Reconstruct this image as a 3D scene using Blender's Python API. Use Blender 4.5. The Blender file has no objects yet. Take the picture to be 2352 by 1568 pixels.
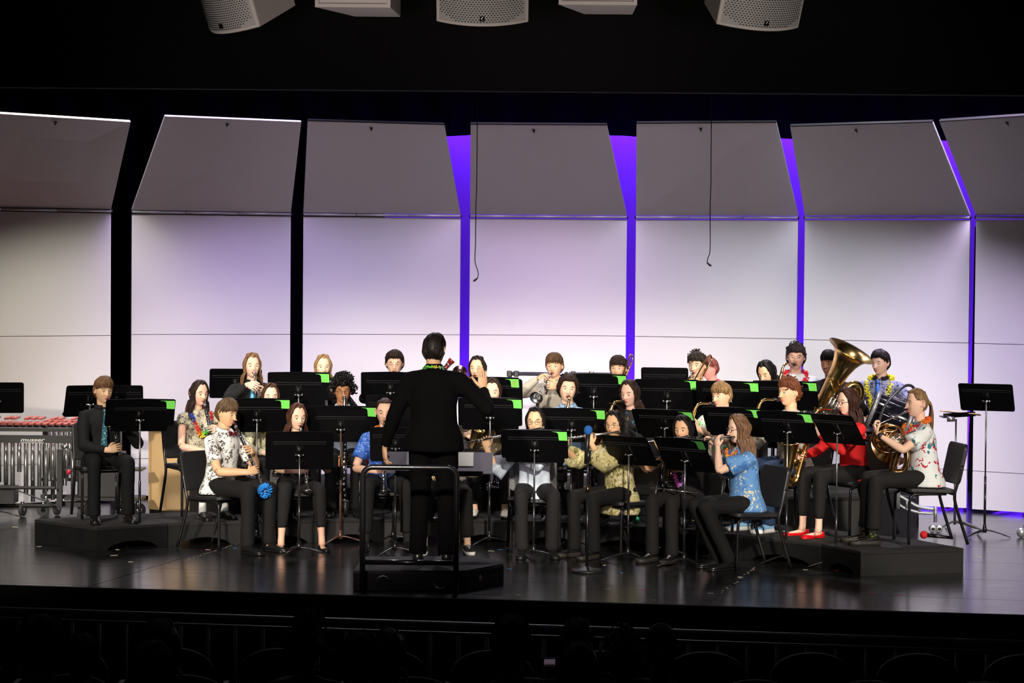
import bpy, math, random
import numpy as np
from mathutils import Vector, Matrix, noise
R = math.radians
PI = math.pi
scn = bpy.context.scene
col = scn.collection

# ------------------------------------------------------------------ camera
CAM_H, FPX, PITCH, ROLL = 2.5, 6000.0, 184/6000.0, 0.008
cd = bpy.data.cameras.new('camera')
cam = bpy.data.objects.new('camera', cd)
col.objects.link(cam)
_f = Vector((0, math.cos(PITCH), -math.sin(PITCH)))
_r = Vector((1, 0, 0)); _u = Vector((0, math.sin(PITCH), math.cos(PITCH)))
_r2 = _r*math.cos(ROLL)+_u*math.sin(ROLL); _u2 = _u*math.cos(ROLL)-_r*math.sin(ROLL)
cm = Matrix((( _r2.x, _u2.x, -_f.x, 0), (_r2.y, _u2.y, -_f.y, 0), (_r2.z, _u2.z, -_f.z, CAM_H), (0, 0, 0, 1)))
cam.matrix_world = cm
cd.sensor_width = 36; cd.lens = FPX/2352*36; cd.clip_start = 0.5; cd.clip_end = 100
scn.camera = cam

def pix(px, py, Y):
    """world point at distance Y in front of the camera seen at pixel px,py"""
    d = _f + _r2*((px-1176)/FPX) + _u2*((784-py)/FPX)
    return Vector((0, 0, CAM_H)) + d*(Y/d.y)
def ground(px, py, z=0.0):
    d = _f + _r2*((px-1176)/FPX) + _u2*((784-py)/FPX)
    return Vector((0, 0, CAM_H)) + d*((z-CAM_H)/d.z)

# ------------------------------------------------------------------ world + light
w = bpy.data.worlds.new('hall'); scn.world = w; w.use_nodes = True
w.node_tree.nodes['Background'].inputs[0].default_value = (0.5, 0.55, 0.7, 1)
w.node_tree.nodes['Background'].inputs[1].default_value = 0.002
scn.view_settings.view_transform = 'Standard'
scn.view_settings.look = 'None'
scn.view_settings.exposure = 0.0
scn.view_settings.gamma = 1.0
scn.view_settings.use_curve_mapping = False
scn.cycles.use_denoising = True
scn.cycles.max_bounces = 6
scn.cycles.sample_clamp_indirect = 4

def spot(loc, tgt, power, color, ang, blend, size=0.25):
    l = bpy.data.lights.new('stage_light', 'SPOT'); l.energy = power; l.color = color
    l.spot_size = R(ang); l.spot_blend = blend; l.shadow_soft_size = size
    o = bpy.data.objects.new('stage_light', l); col.objects.link(o)
    o.location = loc
    o.rotation_euler = (Vector(tgt)-Vector(loc)).to_track_quat('-Z', 'Y').to_euler()
    return o
def area(loc, tgt, power, color, sx, sy):
    l = bpy.data.lights.new('stage_wash', 'AREA'); l.energy = power; l.color = color
    l.shape = 'RECTANGLE'; l.size = sx; l.size_y = sy
    o = bpy.data.objects.new('stage_wash', l); col.objects.link(o); o.location = loc
    o.rotation_euler = (Vector(tgt)-Vector(loc)).to_track_quat('-Z', 'Y').to_euler()
    return o
WARM = (1.0, 0.90, 0.78); WHITE = (1.0, 0.93, 0.86)
# front-of-house warm key spots on the band
for x, tx in ((-7.0, -3.3), (-2.4, -1.1), (2.2, 1.1), (6.8, 3.3)):
    spot((x, 9.0, 5.2), (tx, 23.4, 0.75), 7000, WARM, 17.5, 0.55)
# added low front fill, in place of bounce light on canopies and faces
spot((-2.0, 8.0, 2.9), (-0.6, 26.0, 2.6), 800, (1.0, 0.76, 0.82), 26, 0.5, 0.5)
spot((3.0, 8.0, 2.9), (1.2, 26.0, 2.6), 800, (1.0, 0.78, 0.82), 26, 0.5, 0.5)
# first electric just behind the proscenium
for x in (-4.0, -1.4, 1.2, 3.8):
    spot((x, 21.3, 5.6), (x*0.9, 24.2, 1.0), 420, WHITE, 50, 0.7)
# second electric: a lamp pair in front of each shell tower, coloured gels, pointing down the panels
for (xl, xr, Yl, Yr, c, e) in ((-128, 255, 25.75, 26.65, (1.0, 0.94, 0.78), 900), (303, 668, 27.05, 27.6, (0.62, 0.45, 1.0), 620), (697, 1058, 27.7, 27.95, (0.62, 0.62, 1.0), 260),
        (1080, 1440, 27.95, 27.95, (0.84, 0.60, 1.0), 600), (1461, 1833, 27.85, 27.4, (0.82, 0.84, 1.0), 380), (1849, 2228, 27.15, 26.45, (0.86, 0.86, 1.0), 600), (2242, 2640, 26.35, 25.3, (0.76, 0.60, 1.0), 1350)):
    a = pix(xl, 493, Yl); b = pix(xr, 493, Yr); n = Vector((b.y-a.y, -(b.x-a.x), 0)).normalized()
    for s in (0.22, 0.78):
        q = a+(b-a)*s; g = q+n*1.45
        spot((g.x, g.y, 5.7), (q.x, q.y-0.15, 0.4), e*(1.15 if (s < 0.5) == (xl > 1000) else 0.85), c, 58, 1.0, 0.45)
# violet wash on the cyclorama
area((2.8, 31.15, 4.7), (2.8, 31.62, 1.6), 420, (0.13, 0.012, 1.0), 8.5, 0.25)
area((2.8, 31.12, 0.12), (2.8, 31.6, 1.9), 420, (0.12, 0.012, 1.0), 8.5, 0.2)
# back light for rims
for x in (-3.4, 0.0, 3.2):
    spot((x, 26.6, 6.0), (x*0.9, 22.6, 1.0), 500, (0.93, 0.88, 1.0), 60, 0.8)
# warm spots set below the loudspeakers to brighten their fronts
for x in (-2.5, 0.0, 2.5):
    spot((x, 15.0, 2.6), (x*0.72, 19.0, 4.8), 130, (1.0, 0.9, 0.76), 50, 0.9)

# weak fill added over the pit to bring out rail and heads
area((0, 15.5, 6.5), (0, 14.5, 0), 9, (0.85, 0.95, 1.0), 14, 2.0)

# ------------------------------------------------------------------ materials
def new_mat(name):
    m = bpy.data.materials.new(name); m.use_nodes = True
    nt = m.node_tree; b = nt.nodes['Principled BSDF']
    return m, nt, b
def lin(c):
    return tuple((x/12.92 if x <= 0.04045 else ((x+0.055)/1.055)**2.4) for x in c)
def hexc(h):
    return lin(tuple(int(h[i:i+2], 16)/255 for i in (0, 2, 4)))
_mc = {}
def mat(name, color, rough=0.5, metal=0.0, vary=0.12, scale=40.0, bump=0.0, sheen=0.0, coat=0.0, emit=None, spec=None):
    if name in _mc: return _mc[name]
    if isinstance(color, str): color = hexc(color)
    m, nt, b = new_mat(name)
    N = nt.nodes; L = nt.links
    tc = N.new('ShaderNodeTexCoord'); no = N.new('ShaderNodeTexNoise')
    no.inputs['Scale'].default_value = scale; no.inputs['Detail'].default_value = 3
    L.new(tc.outputs['Object'], no.inputs['Vector'])
    mx = N.new('ShaderNodeMix'); mx.data_type = 'RGBA'
    mx.inputs[6].default_value = tuple(c*(1-vary) for c in color)+(1,)
    mx.inputs[7].default_value = tuple(min(1, c*(1+vary)) for c in color)+(1,)
    L.new(no.outputs[0], mx.inputs[0]); L.new(mx.outputs[2], b.inputs['Base Color'])
    b.inputs['Roughness'].default_value = rough; b.inputs['Metallic'].default_value = metal
    if bump:
        bp = N.new('ShaderNodeBump'); bp.inputs['Strength'].default_value = bump; bp.inputs['Distance'].default_value = 0.004
        L.new(no.outputs[0], bp.inputs['Height']); L.new(bp.outputs[0], b.inputs['Normal'])
    if sheen: b.inputs['Sheen Weight'].default_value = sheen
    if coat: b.inputs['Coat Weight'].default_value = coat
    if spec is not None: b.inputs['Specular IOR Level'].default_value = spec
    if emit:
        b.inputs['Emission Color'].default_value = tuple(color)+(1,); b.inputs['Emission Strength'].default_value = emit
    _mc[name] = m
    return m
def printed(name, base, cols, scale=9.0, cover=0.45, distort=0.35, rough=0.75, small=None):
    """cloth with a printed pattern of blotchy petals and leaves"""
    if name in _mc: return _mc[name]
    m, nt, b = new_mat(name); N = nt.nodes; L = nt.links
    b.inputs['Roughness'].default_value = rough
    tc = N.new('ShaderNodeTexCoord'); no = N.new('ShaderNodeTexNoise')
    no.inputs['Scale'].default_value = scale*2.2; no.inputs['Detail'].default_value = 2
    L.new(tc.outputs['Object'], no.inputs['Vector'])
    add = N.new('ShaderNodeMixRGB'); add.blend_type = 'ADD'; add.inputs[0].default_value = distort/scale*4
    L.new(tc.outputs['Object'], add.inputs[1]); L.new(no.outputs[1], add.inputs[2])
    prev = None
    basec = hexc(base)
    for i, c in enumerate(cols):
        vo = N.new('ShaderNodeTexVoronoi'); vo.inputs['Scale'].default_value = scale*(1+0.23*i)
        mp = N.new('ShaderNodeMapping'); mp.inputs['Location'].default_value = (3.1*i, 1.7*i, 2.3*i)
        mp.inputs['Scale'].default_value = (1.0, 1.0, 0.75+0.2*(i % 2))
        L.new(add.outputs[0], mp.inputs[0]); L.new(mp.outputs[0], vo.inputs['Vector'])
        no2 = N.new('ShaderNodeTexNoise'); no2.inputs['Scale'].default_value = scale*3.3; L.new(mp.outputs[0], no2.inputs['Vector'])
        s = N.new('ShaderNodeMath'); s.operation = 'MULTIPLY_ADD'; s.inputs[1].default_value = 0.9; L.new(no2.outputs[0], s.inputs[0])
        L.new(vo.outputs['Distance'], s.inputs[2])
        lt = N.new('ShaderNodeMath'); lt.operation = 'LESS_THAN'; lt.inputs[1].default_value = cover+0.56-0.03*i
        L.new(s.outputs[0], lt.inputs[0])
        mx = N.new('ShaderNodeMix'); mx.data_type = 'RGBA'; L.new(lt.outputs[0], mx.inputs[0])
        if prev is None: mx.inputs[6].default_value = basec+(1,)
        else: L.new(prev, mx.inputs[6])
        mx.inputs[7].default_value = hexc(c)+(1,)
        prev = mx.outputs[2]
    L.new(prev, b.inputs['Base Color'])
    _mc[name] = m
    return m
def skin(name, c):
    m = mat(name, c, rough=0.5, vary=0.06, scale=25, spec=0.3)
    b = m.node_tree.nodes['Principled BSDF']
    b.inputs['Subsurface Weight'].default_value = 0.10; b.inputs['Subsurface Radius'].default_value = (0.6, 0.25, 0.12); b.inputs['Subsurface Scale'].default_value = 0.02
    return m
BLACKM = mat('black_metal', (0.012, 0.012, 0.013), 0.38, 0.0, coat=0.2)
DESK = mat('stand_black_enamel', (0.0022, 0.0022, 0.0026), 0.4, vary=0.3, scale=60, spec=0.14)
FOLD = mat('folder_black_vinyl', (0.0016, 0.0016, 0.002), 0.5, vary=0.2, spec=0.10)
CHROME = mat('chrome', (0.75, 0.75, 0.77), 0.18, 1.0, vary=0.05)
SILVER = mat('silver_plate', (0.88, 0.87, 0.84), 0.2, 1.0, vary=0.04)
GOLD = mat('lacquered_brass', (1.0, 0.66, 0.24), 0.2, 1.0, vary=0.08)
GOLD2 = mat('dark_brass', (0.80, 0.48, 0.20), 0.22, 1.0, vary=0.1)
EBONY = mat('grenadilla', (0.012, 0.01, 0.01), 0.28, 0.0, coat=0.3)
GREEN = mat('green_paper', hexc('7BEA62'), 0.8, vary=0.05)
GREEND = mat('dull_green_paper', hexc('3F8A3A'), 0.8, vary=0.05)
PAPER = mat('white_paper', (0.82, 0.82, 0.80), 0.8, vary=0.04)
SEATM = mat('seat_black_poly', (0.012, 0.012, 0.013), 0.45, vary=0.3, bump=0.2, scale=200)
CARPET = mat('riser_black_carpet', (0.012, 0.011, 0.011), 0.85, vary=0.4, scale=30, bump=0.5)
RISERF = mat('riser_black_panel', (0.005, 0.005, 0.0047), 0.6, vary=0.9, scale=9, bump=0.1)
SHOEB = mat('black_leather', (0.01, 0.01, 0.01), 0.3, coat=0.3)
WHITER = mat('white_rubber', (0.8, 0.79, 0.76), 0.6)

# ------------------------------------------------------------------ mesh builder
def unit(v):
    v = Vector(v); return v.normalized() if v.length > 1e-9 else Vector((0, 0, 1))
class MB:
    def __init__(s): s.v = []; s.f = []; s.m = []
    def add(s, vs, fs, m=0, T=None):
        n = len(s.v)
        if T is not None: vs = [T @ Vector(v) for v in vs]
        s.v.extend([tuple(v) for v in vs]); s.f.extend([tuple(i+n for i in f) for f in fs]); s.m.extend([m]*len(fs))
        return s
    def box(s, c, size, m=0, T=None):
        cx, cy, cz = c; x, y, z = size[0]/2, size[1]/2, size[2]/2
        vs = [(cx+i*x, cy+j*y, cz+k*z) for i in (-1, 1) for j in (-1, 1) for k in (-1, 1)]
        return s.add(vs, [(0, 1, 3, 2), (4, 6, 7, 5), (0, 4, 5, 1), (2, 3, 7, 6), (0, 2, 6, 4), (1, 5, 7, 3)], m, T)
    def rings(s, rs, m=0, cap=True, T=None, closed=False):
        n = len(rs[0]); vs = [p for r in rs for p in r]; fs = []
        K = len(rs)
        for i in range(K if closed else K-1):
            a = i*n; b = ((i+1) % K)*n
            for j in range(n):
                k = (j+1) % n; fs.append((a+j, a+k, b+k, b+j))
        if cap and not closed:
            fs.append(tuple(range(n))[::-1]); fs.append(tuple((K-1)*n+j for j in range(n)))
        return s.add(vs, fs, m, T)
    def tube(s, pts, rad, n=8, m=0, cap=True, T=None, flat=None, A=None, closed=False):
        """rad: number or list; flat: ratio of the second axis; A: hint for the wide axis"""
        pts = [Vector(p) for p in pts]; K = len(pts)
        if not hasattr(rad, '__len__'): rad = [rad]*K
        if flat is None: flat = [1]*K
        elif not hasattr(flat, '__len__'): flat = [flat]*K
        rs = []; prevA = None
        for i, p in enumerate(pts):
            if closed: t = unit(pts[(i+1) % K]-pts[i-1])
            else: t = unit(pts[min(i+1, K-1)]-pts[max(i-1, 0)])
            if A is not None:
                a = Vector(A[i]) if isinstance(A, list) else Vector(A)
            elif prevA is not None: a = prevA
            else: a = Vector((1, 0, 0)) if abs(t.x) < 0.8 else Vector((0, 0, 1))
            a = a - t*a.dot(t)
            if a.length < 1e-5: a = t.orthogonal()
            a.normalize(); prevA = a; b = t.cross(a)
            r = rad[i]; q = flat[i]
            rs.append([p+a*(r*math.cos(2*PI*j/n))+b*(r*q*math.sin(2*PI*j/n)) for j in range(n)])
        return s.rings(rs, m, cap, T, closed)
    def ell(s, c, r, m=0, T=None, nu=10, nv=6):
        c = Vector(c)
        if not hasattr(r, '__len__'): r = (r, r, r)
        vs = [c+Vector((0, 0, -r[2]))]; fs = []
        for i in range(1, nv):
            ph = -PI/2+PI*i/nv
            for j in range(nu):
                th = 2*PI*j/nu
                vs.append(c+Vector((r[0]*math.cos(ph)*math.cos(th), r[1]*math.cos(ph)*math.sin(th), r[2]*math.sin(ph))))
        vs.append(c+Vector((0, 0, r[2]))); e = len(vs)-1
        for j in range(nu): fs.append((0, 1+(j+1) % nu, 1+j)); fs.append((e, e-nu+j, e-nu+(j+1) % nu))
        for i in range(nv-2):
            for j in range(nu):
                k = (j+1) % nu; a = 1+i*nu; fs.append((a+j, a+k, a+nu+k, a+nu+j))
        return s.add(vs, fs, m, T)
    def lathe(s, prof, n=20, m=0, T=None, cap=True):
        return s.rings([[(r*math.cos(2*PI*j/n), r*math.sin(2*PI*j/n), z) for j in range(n)] for z, r in prof], m, cap, T)
    def prism(s, poly, z0, z1, m=0, T=None):
        n = len(poly); vs = [(x, y, z0) for x, y in poly]+[(x, y, z1) for x, y in poly]
        fs = [tuple(range(n))[::-1], tuple(range(n, 2*n))]+[(i, (i+1) % n, n+(i+1) % n, n+i) for i in range(n)]
        return s.add(vs, fs, m, T)
    def build(s, name, mats, parent=None, smooth=True, T=None, shift=None):
        me = bpy.data.meshes.new(name)
        vs = s.v
        if T is not None: vs = [tuple(T @ Vector(v)) for v in vs]
        if shift is not None: vs = [(v[0]-shift[0], v[1]-shift[1], v[2]-shift[2]) for v in vs]
        me.from_pydata(vs, [], s.f)
        if not isinstance(mats, (list, tuple)): mats = [mats]
        for m in mats: me.materials.append(m)
        me.polygons.foreach_set('material_index', s.m)
        if smooth:
            me.polygons.foreach_set('use_smooth', [True]*len(me.polygons))
        me.update()
        o = bpy.data.objects.new(name, me); col.objects.link(o)
        if parent is not None: o.parent = parent
        return o
def sharp(o, ang=35):
    me = o.data
    try: me.set_sharp_from_angle(angle=R(ang))
    except Exception: pass
    return o
def bevel(o, wdt=0.004, seg=2):
    b = o.modifiers.new('bevel', 'BEVEL'); b.width = wdt; b.segments = seg; b.limit_method = 'ANGLE'
    return o
def thing(name, label, cat, loc=(0, 0, 0), rz=0.0, group=None, rot=None):
    o = bpy.data.objects.new(name, None); col.objects.link(o); o.empty_display_size = 0.1
    o.location = loc
    o.rotation_euler = rot if rot is not None else (0, 0, rz)
    tag(o, label, cat, group); return o
def tag(o, label, cat, group=None):
    o['label'] = label; o['category'] = cat
    if group: o['group'] = group
    return o
def struct(o): o['kind'] = 'structure'; return o
def cat_rom(pts, n=6):
    P = [Vector(p) for p in pts]; out = []
    for i in range(len(P)-1):
        p0 = P[max(i-1, 0)]; p1 = P[i]; p2 = P[i+1]; p3 = P[min(i+2, len(P)-1)]
        for k in range(n):
            t = k/n
            out.append(0.5*((2*p1)+(p2-p0)*t+(2*p0-5*p1+4*p2-p3)*t*t+(3*p1-p0-3*p2+p3)*t**3))
    out.append(P[-1]); return out
def arc(c, r, a0, a1, n=12, ax='xz'):
    out = []
    for i in range(n+1):
        a = R(a0+(a1-a0)*i/n); u, v = r*math.cos(a), r*math.sin(a)
        out.append(Vector(c)+(Vector((u, 0, v)) if ax == 'xz' else Vector((u, v, 0)) if ax == 'xy' else Vector((0, u, v))))
    return out
# ================================================================== SETTING
ANG = R(13.5)                                   # the stage is turned against the camera
U = Vector((math.cos(ANG), -math.sin(ANG), 0)); V = Vector((math.sin(ANG), math.cos(ANG), 0))
E0 = ground(210, 1345); E0.z = 0
E0 = E0 - U*(U.dot(E0)) + U*(-7.97) if False else E0
eL, eR = ground(0, 1342), ground(2352, 1411)
eD = unit(eR-eL); eA = eL-eD*5; eB = eR+eD*5     # stage lip
def on_edge(p):                                  # signed distance behind the lip
    n = Vector((-eD.y, eD.x, 0)); return (Vector(p)-eL).dot(n)
# black stage floor of painted hardboard sheets
def floor_mat():
    m, nt, b = new_mat('black_hardboard_floor'); N = nt.nodes; L = nt.links
    tc = N.new('ShaderNodeTexCoord')
    no = N.new('ShaderNodeTexNoise'); no.inputs['Scale'].default_value = 3.0; no.inputs['Detail'].default_value = 8; no.inputs['Roughness'].default_value = 0.65
    mp = N.new('ShaderNodeMapping'); mp.inputs['Scale'].default_value = (1.5, 24, 1)
    no2 = N.new('ShaderNodeTexNoise'); no2.inputs['Scale'].default_value = 2.0; no2.inputs['Detail'].default_value = 6
    L.new(tc.outputs['Object'], no.inputs[0]); L.new(tc.outputs['Object'], mp.inputs[0]); L.new(mp.outputs[0], no2.inputs[0])
    r = N.new('ShaderNodeMapRange'); r.inputs[3].default_value = 0.11; r.inputs[4].default_value = 0.30
    L.new(no2.outputs[0], r.inputs[0]); L.new(r.outputs[0], b.inputs['Roughness'])
    cr = N.new('ShaderNodeValToRGB'); cr.color_ramp.elements[0].position = 0.35; cr.color_ramp.elements[0].color = (0.008, 0.0075, 0.008, 1)
    cr.color_ramp.elements[1].position = 0.75; cr.color_ramp.elements[1].color = (0.019, 0.0175, 0.018, 1)
    L.new(no.outputs[0], cr.inputs[0]); L.new(cr.outputs[0], b.inputs['Base Color'])
    bp = N.new('ShaderNodeBump'); bp.inputs['Strength'].default_value = 0.09; bp.inputs['Distance'].default_value = 0.002
    L.new(no2.outputs[0], bp.inputs['Height']); L.new(bp.outputs[0], b.inputs['Normal'])
    b.inputs['Specular IOR Level'].default_value = 0.6
    return m
FLOORM = floor_mat()
nrm = Vector((-eD.y, eD.x, 0))
far = 14.0
mb = MB(); p = [eA, eB, eB+nrm*far, eA+nrm*far]
mb.prism([(q.x, q.y) for q in p], -0.25, -0.006)
floor = struct(mb.build('floor', mat('floor_joint_black', (0.004, 0.004, 0.004), 0.8), smooth=False))
pw, pd = 2.35, 1.22
def clip_poly(poly):                             # keep what lies behind the stage lip
    out = []
    for i in range(len(poly)):
        a, b = poly[i], poly[(i+1) % len(poly)]; da, db = on_edge(a), on_edge(b)
        if da >= 0: out.append(a)
        if (da >= 0) != (db >= 0): out.append(a+(b-a)*(da/(da-db)))
    return out
for i in range(-3, 6):
    for j in range(-2, 10):
        g = 0.004; off = (0.5*pw if j % 2 else 0)*0
        a = E0+U*(i*pw+g+off)+V*(j*pd+g); b = E0+U*((i+1)*pw-g+off)+V*(j*pd+g)
        c = E0+U*((i+1)*pw-g+off)+V*((j+1)*pd-g); d = E0+U*(i*pw+g+off)+V*((j+1)*pd-g)
        q = clip_poly([a, b, c, d])
        if len(q) < 3 or min(v.x for v in q) > 9 or max(v.x for v in q) < -9: continue
        MB().prism([(v.x, v.y) for v in q], -0.006, 0.0).build('floor_panel', FLOORM, floor, smooth=False)
# worn pale tape remnants along one seam, and spike marks
tm = mat('worn_tape', (0.35, 0.30, 0.18), 0.8, vary=0.5, scale=200)
for (ax, ay, bx, by, wd, nm) in ((420, 1288, 555, 1245, 0.02, 'worn pale tape strip on the floor left of the front clarinets'),
                           (1655, 1362, 1735, 1302, 0.035, 'worn pale tape strip on the floor below the right front chair')):
    a, b = ground(ax, ay), ground(bx, by); t = unit(b-a); s = Vector((-t.y, t.x, 0)); mb = MB(); rng = random.Random(ax)
    k = 26
    for i in range(k):
        if rng.random() < 0.25: continue
        c = a+(b-a)*(i/k)+s*rng.uniform(-wd, wd)*0.4; ln = (b-a).length/k*rng.uniform(0.3, 0.9)
        q = [c-s*wd*0.2, c+t*ln-s*wd*rng.uniform(0.1, 0.3), c+t*ln+s*wd*0.2, c+s*wd*0.2]
        mb.prism([(v.x, v.y) for v in q], 0.0, 0.0006)
    o = mb.build('floor_tape', tm, smooth=False); tag(o, nm, 'tape'); o['kind'] = 'stuff'
# stage front, orchestra floor, back wall
BLK = mat('matt_black_paint', (0.006, 0.006, 0.006), 0.9, spec=0.1)
DRAPE = mat('black_velour', (0.0028, 0.0028, 0.0035), 0.95, spec=0.02)
q = [eA-nrm*0.03, eB-nrm*0.03, eB, eA]
struct(MB().prism([(v.x, v.y) for v in q], -1.15, -0.001).build('trim_1', BLK, smooth=False))
q = [(-12, 4), (12, 4), (12, 20), (-12, 20)]
MB().prism([(-12, 12.5), (12, 12.5), (12, 20.4), (-12, 20.4)], -1.2, -0.72).build('x', BLK, smooth=False).name = 'floor_orchestra'
struct(bpy.data.objects['floor_orchestra'])
def drape(name, a, b, z0, z1, amp=0.05, wl=0.32, seed=0, m=DRAPE):
    a, b = Vector(a), Vector(b); t = unit(b-a); n = Vector((-t.y, t.x, 0)); Ln = (b-a).length
    k = int(Ln/wl*8); mb = MB(); rng = random.Random(seed); top = []; bot = []; ph = 0
    for i in range(k+1):
        ph += 2*PI/8*rng.uniform(0.7, 1.3)
        c = a+t*(Ln*i/k)+n*(amp*math.sin(ph)); top.append((c.x, c.y, z1)); c2 = c+n*amp*0.25*rng.uniform(-1, 1); bot.append((c2.x, c2.y, z0+0.015*math.sin(ph*0.37)))
    vs = top+bot; fs = [(i, i+1, k+2+i, k+1+i) for i in range(k)]
    o = mb.add(vs, fs).build(name, m)
    s = o.modifiers.new('solid', 'SOLIDIFY'); s.thickness = 0.01
    return o
struct(MB().prism([(-12, 33), (12, 33), (12, 33.2), (-12, 33.2)], 0, 8).build('wall_back', BLK, smooth=False))
tag(drape('back_drape', (-11, 32.2, 0), (-1.35, 32.2, 0), 0, 6.5, seed=2), 'black velour curtain closing the back left of the stage', 'curtain')
tag(drape('side_curtain', (-7.5, 28.8, 0), (-7.5, 20.5, 0), 0, 6.5, seed=5), 'black velour leg curtain at the far left wing', 'curtain')
tag(drape('side_curtain', (7.5, 20.5, 0), (7.5, 32, 0), 0, 6.5, seed=6), 'black velour leg curtain at the far right wing', 'curtain')
tag(drape('border_curtain', (-8, 28.9, 0), (9, 28.9, 0), 4.08, 6.6, amp=0.09, wl=0.55, seed=3), 'pleated dark border curtain hanging just above the shell', 'curtain')
tag(drape('border_curtain', (-3.2, 30.9, 0), (9, 30.9, 0), 3.98, 6.6, seed=4), 'black border curtain behind the shell trimming the violet backdrop', 'curtain')
struct(MB().prism([(-12, 20.95), (12, 20.95), (12, 21.1), (-12, 21.1)], 3.86, 8).build('wall_proscenium', BLK, smooth=False))
mf = [pix(x, y, 28.8) for x, y in ((2240, 520), (2233, 860), (2226, 1000), (2223, 1138), (2285, 1138), (2285, 520))]
mz = MB(); vs = mf+[q+Vector((0, 0.03, 0)) for q in mf]; nn6 = 6
mz.add(vs, [(0, 1, 2, 3, 4, 5), (11, 10, 9, 8, 7, 6)]+[(i, (i+1) % 6, 6+(i+1) % 6, 6+i) for i in range(6)])
tag(mz.build('masking_flat', BLK, smooth=False), 'narrow black masking flat in the gap between the two rightmost shell towers', 'stage flat')
CYC = mat('cyclorama_white', (0.40, 0.40, 0.42), 0.9, vary=0.01)
tag(MB().prism([(-1.55, 31.6), (9, 31.6), (9, 31.62), (-1.55, 31.62)], 0.0, 6).build('cyclorama', CYC, smooth=False), 'plain cyclorama backdrop glowing violet between the shell panels', 'backdrop')

# ------------------------------------------------------------------ acoustic shell
SHELL = mat('shell_cream_laminate', (0.70, 0.695, 0.685), 0.55, vary=0.015, scale=3, spec=0.3)
SHELLR = mat('shell_rail_aluminium', (0.62, 0.62, 0.62), 0.4, 0.3)
def slab(corners, th, m=0, mb=None):
    c = [Vector(x) for x in corners]; n = unit((c[1]-c[0]).cross(c[3]-c[0]))
    if n.y < 0: n = -n
    mb = mb or MB()
    vs = c+[x+n*th for x in c]
    return mb.add(vs, [(0, 1, 2, 3), (7, 6, 5, 4), (0, 4, 5, 1), (1, 5, 6, 2), (2, 6, 7, 3), (3, 7, 4, 0)], m)
ZF = 2.99
towers = [  # left px, right px, Y left, Y right, top corner pixels, label
 (-128, 255, 25.75, 26.65, (-18, 260), (300, 280), 'white acoustic shell tower cut by the left picture edge'),
 (303, 668, 27.05, 27.6, (379, 267), (692, 280), 'white acoustic shell tower, second from left, behind the long-haired trumpeter'),
 (697, 1058, 27.7, 27.95, (707, 278), (1021, 287), 'white acoustic shell tower, third from left, left of the conductor'),
 (1080, 1440, 27.95, 27.95, (1081, 286), (1394, 288), 'white acoustic shell tower in the middle, behind the khaki-shirted trumpeter'),
 (1461, 1833, 27.85, 27.4, (1462, 284), (1783, 282), 'white acoustic shell tower, third from right, with a hanging microphone before it'),
 (1849, 2228, 27.15, 26.45, (1815, 291), (2142, 281), 'white acoustic shell tower, second from right, behind tuba and drummer'),
 (2242, 2640, 26.35, 25.3, (2158, 280), (2490, 258), 'white acoustic shell tower cut by the right picture edge')]
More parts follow.
